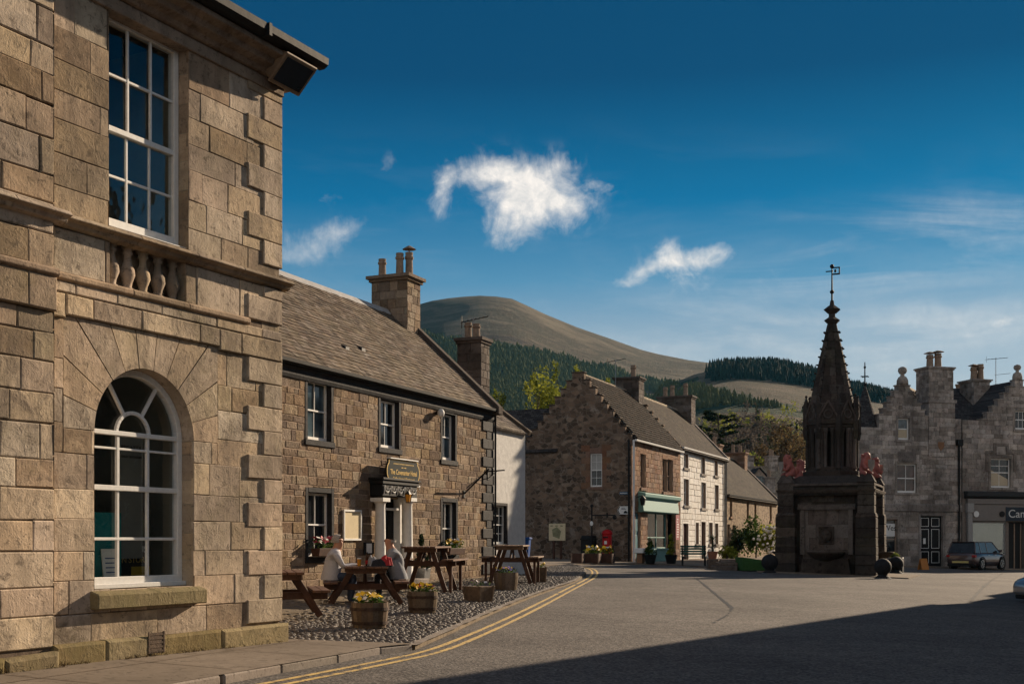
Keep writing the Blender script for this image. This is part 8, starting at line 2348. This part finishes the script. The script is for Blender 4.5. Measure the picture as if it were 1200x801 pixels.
# ================================================================== sky, sun, camera
SUN_AZ, SUN_EL = 47.0, 20.0                                  # azimuth from +x towards +y
def sky():
    w = bpy.data.worlds.new('World'); SC.world = w; w.use_nodes = True
    nt = w.node_tree; nt.nodes.clear()
    def N(t, **kw):
        n = nt.nodes.new(t)
        for k, v in kw.items(): setattr(n, k, v)
        return n
    def L(a, b): nt.links.new(a, b)
    def math_(op, a, b=0.0, clamp=False):
        n = N('ShaderNodeMath', operation=op, use_clamp=clamp)
        for i, x in enumerate((a, b)):
            if hasattr(x, 'is_linked'): L(x, n.inputs[i])
            else: n.inputs[i].default_value = x
        return n.outputs[0]
    out = N('ShaderNodeOutputWorld'); bg = N('ShaderNodeBackground'); L(bg.outputs[0], out.inputs[0])
    st = N('ShaderNodeTexSky', sky_type='NISHITA'); st.sun_disc = False
    st.sun_elevation = radians(SUN_EL); st.sun_rotation = radians(90 - SUN_AZ); st.altitude = 300; st.air_density = 1.0; st.dust_density = .35; st.ozone_density = 3.0
    hs = N('ShaderNodeHueSaturation'); hs.inputs['Saturation'].default_value = SKY['sat']; hs.inputs['Hue'].default_value = SKY['hue']; hs.inputs['Value'].default_value = 1.0; L(st.outputs[0], hs.inputs['Color'])
    tc = N('ShaderNodeTexCoord'); sp = N('ShaderNodeSeparateXYZ'); L(tc.outputs['Generated'], sp.inputs[0])
    # clouds: wisps placed by direction on the sky dome
    yy = math_('MAXIMUM', sp.outputs[1], .02)
    a = math_('DIVIDE', sp.outputs[0], yy); b = math_('DIVIDE', sp.outputs[2], yy)
    cb = N('ShaderNodeCombineXYZ'); L(a, cb.inputs[0]); L(b, cb.inputs[1])
    def noise(scale, detail, rough, loc=(0, 0, 0), sc=(1, 1, 1), rot=0.0, dist=0.0):
        m = N('ShaderNodeMapping'); L(cb.outputs[0], m.inputs[0]); m.inputs['Location'].default_value = loc; m.inputs['Scale'].default_value = sc; m.inputs['Rotation'].default_value = (0, 0, rot)
        n = N('ShaderNodeTexNoise'); n.inputs['Scale'].default_value = scale; n.inputs['Detail'].default_value = detail; n.inputs['Roughness'].default_value = rough; n.inputs['Distortion'].default_value = dist; L(m.outputs[0], n.inputs['Vector']); return n
    wx = noise(14, 4, .6); sc_ = N('ShaderNodeSeparateColor'); L(wx.outputs['Color'], sc_.inputs[0])
    aw = math_('ADD', a, math_('MULTIPLY', math_('SUBTRACT', sc_.outputs[0], .5), .05)); bw = math_('ADD', b, math_('MULTIPLY', math_('SUBTRACT', sc_.outputs[1], .5), .05))
    def blob(u, v, ru, rv, ang, amp):
        a0, b0 = (u - 600) / 1400, (632 - v) / 1400; c, s = cos(radians(ang)), sin(radians(ang))
        da, db = math_('SUBTRACT', aw, a0), math_('SUBTRACT', bw, b0)
        x = math_('ADD', math_('MULTIPLY', da, c * 1400 / ru), math_('MULTIPLY', db, s * 1400 / ru)); y = math_('ADD', math_('MULTIPLY', da, -s * 1400 / rv), math_('MULTIPLY', db, c * 1400 / rv))
        d2 = math_('ADD', math_('MULTIPLY', x, x), math_('MULTIPLY', y, y))
        return math_('MULTIPLY', math_('POWER', 2.718, math_('MULTIPLY', d2, -1.0)), amp)
    def total(lst):
        t = None
        for q in lst:
            n = blob(*q); t = n if t is None else math_('ADD', t, n)
        return t
    n1 = noise(22, 10, .66, (.3, .1, 0), dist=.7).outputs[0]; n2 = noise(75, 8, .7, (2, 1, 0), dist=.4).outputs[0]
    nz = math_('ADD', math_('MULTIPLY', n1, .84), math_('MULTIPLY', n2, .16))
    def shape(tot, thr, wid, k): 
        d = math_('ADD', tot, math_('MULTIPLY', math_('SUBTRACT', nz, .5), k))
        return math_('MULTIPLY', math_('DIVIDE', math_('SUBTRACT', d, thr), wid, True), 1.0, True)
    puffs = total([(625, 228, 42, 26, -10, 1.0), (650, 243, 40, 22, 10, 1.0), (602, 262, 24, 26, -50, .9), (560, 206, 42, 16, -8, .7), (592, 215, 38, 20, -25, .85), (520, 225, 16, 28, 15, .6), (645, 195, 30, 18, 20, .8), (706, 215, 16, 9, 0, .5),
                   (795, 305, 46, 16, 14, .95), (825, 294, 18, 12, 0, .5), (750, 320, 34, 8, 8, .5), (1172, 378, 22, 6, 8, .7)])
    faint = total([(375, 282, 50, 13, 22, .75), (425, 255, 36, 14, 35, .6), (335, 292, 24, 16, 10, .5), (395, 225, 26, 10, 20, .35), (455, 185, 20, 12, 60, .3), (790, 335, 110, 14, 8, .35)])
    c1 = math_('MULTIPLY', math_('MULTIPLY', math_('POWER', shape(puffs, .12, 1.25, 2.9), 1.25), math_('MULTIPLY', puffs, 4.0, True)), .93); c2 = math_('MULTIPLY', math_('MULTIPLY', math_('POWER', shape(faint, .2, 1.1, 2.6), 1.2), math_('MULTIPLY', faint, 4.0, True)), .45)
    streak = noise(3.2, 6, .6, (0, .3, 0), (1, 7, 1), radians(-9), .6).outputs[0]
    m1 = total([(1120, 275, 170, 40, 8, .8), (1060, 385, 230, 26, 5, .9), (850, 400, 260, 60, 4, .5), (960, 330, 160, 50, 5, .35)])
    wisp = noise(5.5, 7, .62, (1.3, 2.1, 0), (1, 4.5, 1), radians(-14), .5).outputs[0]
    c4_ = math_('MULTIPLY', math_('MULTIPLY', math_('DIVIDE', math_('SUBTRACT', wisp, .48), .3, True), math_('MULTIPLY', math_('SUBTRACT', .36, b), 4.5, True)), .11)
    c3 = math_('MULTIPLY', math_('MULTIPLY', math_('DIVIDE', math_('SUBTRACT', streak, .42), .4, True), m1), .65)
    cov = math_('MINIMUM', math_('ADD', math_('ADD', math_('ADD', c1, c2), c3), c4_), .95)
    front = math_('GREATER_THAN', sp.outputs[1], .05); cov = math_('MULTIPLY', cov, front)
    cc = N('ShaderNodeMix', data_type='RGBA'); L(cov, cc.inputs[0])
    # the dome seen through a polarising filter: clear deep blue overhead, paler to the horizon
    rp = N('ShaderNodeValToRGB'); L(sp.outputs[2], rp.inputs[0]); er = rp.color_ramp
    stops = ((.0, (.42, .42, .42)), (.10, (.36, .38, .40)), (.17, (.25, .315, .365)), (.21, (.085, .222, .325)), (.27, (.002, .128, .25)), (.36, (.0, .054, .125)), (.55, (.0, .045, .10)), (.85, (.12, .17, .24)))
    while len(er.elements) < len(stops): er.elements.new(.5)
    for e, (p, c) in zip(er.elements, stops): e.position = p; e.color = (*c, 1)
    def mulc(A, c):
        m = N('ShaderNodeMix', data_type='RGBA', blend_type='MULTIPLY'); m.inputs[0].default_value = 1.0; L(A, m.inputs[6])
        if hasattr(c, 'is_linked'): L(c, m.inputs[7])
        else: m.inputs[7].default_value = (c, c, c, 1)
        return m
    gm = N('ShaderNodeGamma'); L(mulc(hs.outputs[0], .08).outputs[2], gm.inputs[0]); gm.inputs[1].default_value = .3
    cm = mulc(mulc(gm.outputs[0], 1 / SKY['strength']).outputs[2], rp.outputs[0])
    # unseen bright cloud sheet added behind the camera as neutral fill light
    bk = N('ShaderNodeTexNoise'); bk.inputs['Scale'].default_value = 2.2; bk.inputs['Detail'].default_value = 6; L(tc.outputs['Generated'], bk.inputs['Vector'])
    back = math_('MULTIPLY', math_('MULTIPLY', math_('ADD', math_('MULTIPLY', sp.outputs[1], -1.6), .0, True), math_('DIVIDE', math_('SUBTRACT', bk.outputs[0], .3), .4, True)), SKY['back'])
    mb_ = N('ShaderNodeMix', data_type='RGBA'); L(back, mb_.inputs[0]); L(cm.outputs[2], mb_.inputs[6]); mb_.inputs[7].default_value = SKY['cloudfill']
    shd = N('ShaderNodeMix', data_type='RGBA'); L(math_('DIVIDE', math_('SUBTRACT', n2, .35), .3, True), shd.inputs[0]); shd.inputs[6].default_value = SKY['cloudlow']; shd.inputs[7].default_value = SKY['cloud']
    L(mb_.outputs[2], cc.inputs[6]); L(shd.outputs[2], cc.inputs[7])
    L(cc.outputs[2], bg.inputs[0]); bg.inputs[1].default_value = SKY['strength']
SKY = dict(sat=1.0, hue=.5, cloud=(8.2, 7.5, 6.8, 1), cloudlow=(5.8, 5.6, 5.4, 1), back=.8, cloudfill=(6.2, 5.6, 5.0, 1), strength=.08)
sky()
def haze():
    b = MB(); b.box(-2100, 2100, -420, 3200, -75, 420); o = b.build('haze', hz_mat(), None); o['kind'] = 'stuff'; o['label'] = 'thin blue haze over the valley'; o.display_type = 'WIRE'
def hz_mat():
    t = NT('valley_haze'); o = t.n('ShaderNodeOutputMaterial'); v = t.n('ShaderNodeVolumePrincipled'); v.inputs['Density'].default_value = .00007; v.inputs['Color'].default_value = (.07, .26, .42, 1); v.inputs['Anisotropy'].default_value = .2
    t.l(v.outputs[0], o.inputs['Volume']); return t.m
haze()
sl = bpy.data.lights.new('sun', 'SUN'); sl.energy = 5.0; sl.angle = radians(.5); sl.color = (1.0, .80, .58)
so = bpy.data.objects.new('sun', sl); COL.objects.link(so)
sd = Vector((cos(radians(SUN_AZ)) * cos(radians(SUN_EL)), sin(radians(SUN_AZ)) * cos(radians(SUN_EL)), sin(radians(SUN_EL))))
so.rotation_euler = sd.to_track_quat('Z', 'Y').to_euler(); so.location = (60, 60, 60)
cam = bpy.data.cameras.new('camera'); co_ = bpy.data.objects.new('camera', cam); COL.objects.link(co_); SC.camera = co_
co_.location = (0, 0, CAMH); co_.rotation_euler = (pi / 2, 0, 0)
cam.sensor_fit = 'HORIZONTAL'; cam.sensor_width = 36; cam.lens = F / 1200 * 36; cam.shift_y = (VH - 400.5) / 1200; cam.clip_start = .1; cam.clip_end = 8000
SC.view_settings.view_transform = 'Standard'; SC.view_settings.look = 'None'; SC.view_settings.exposure = .85; SC.view_settings.gamma = 1.0
SC.render.engine = 'CYCLES'; cy = SC.cycles; cy.use_denoising = True; cy.max_bounces = 6; cy.diffuse_bounces = 2; cy.use_adaptive_sampling = True; cy.adaptive_threshold = .025; cy.glossy_bounces = 3; cy.transmission_bounces = 4; cy.transparent_max_bounces = 8; cy.caustics_reflective = False; cy.caustics_refractive = False
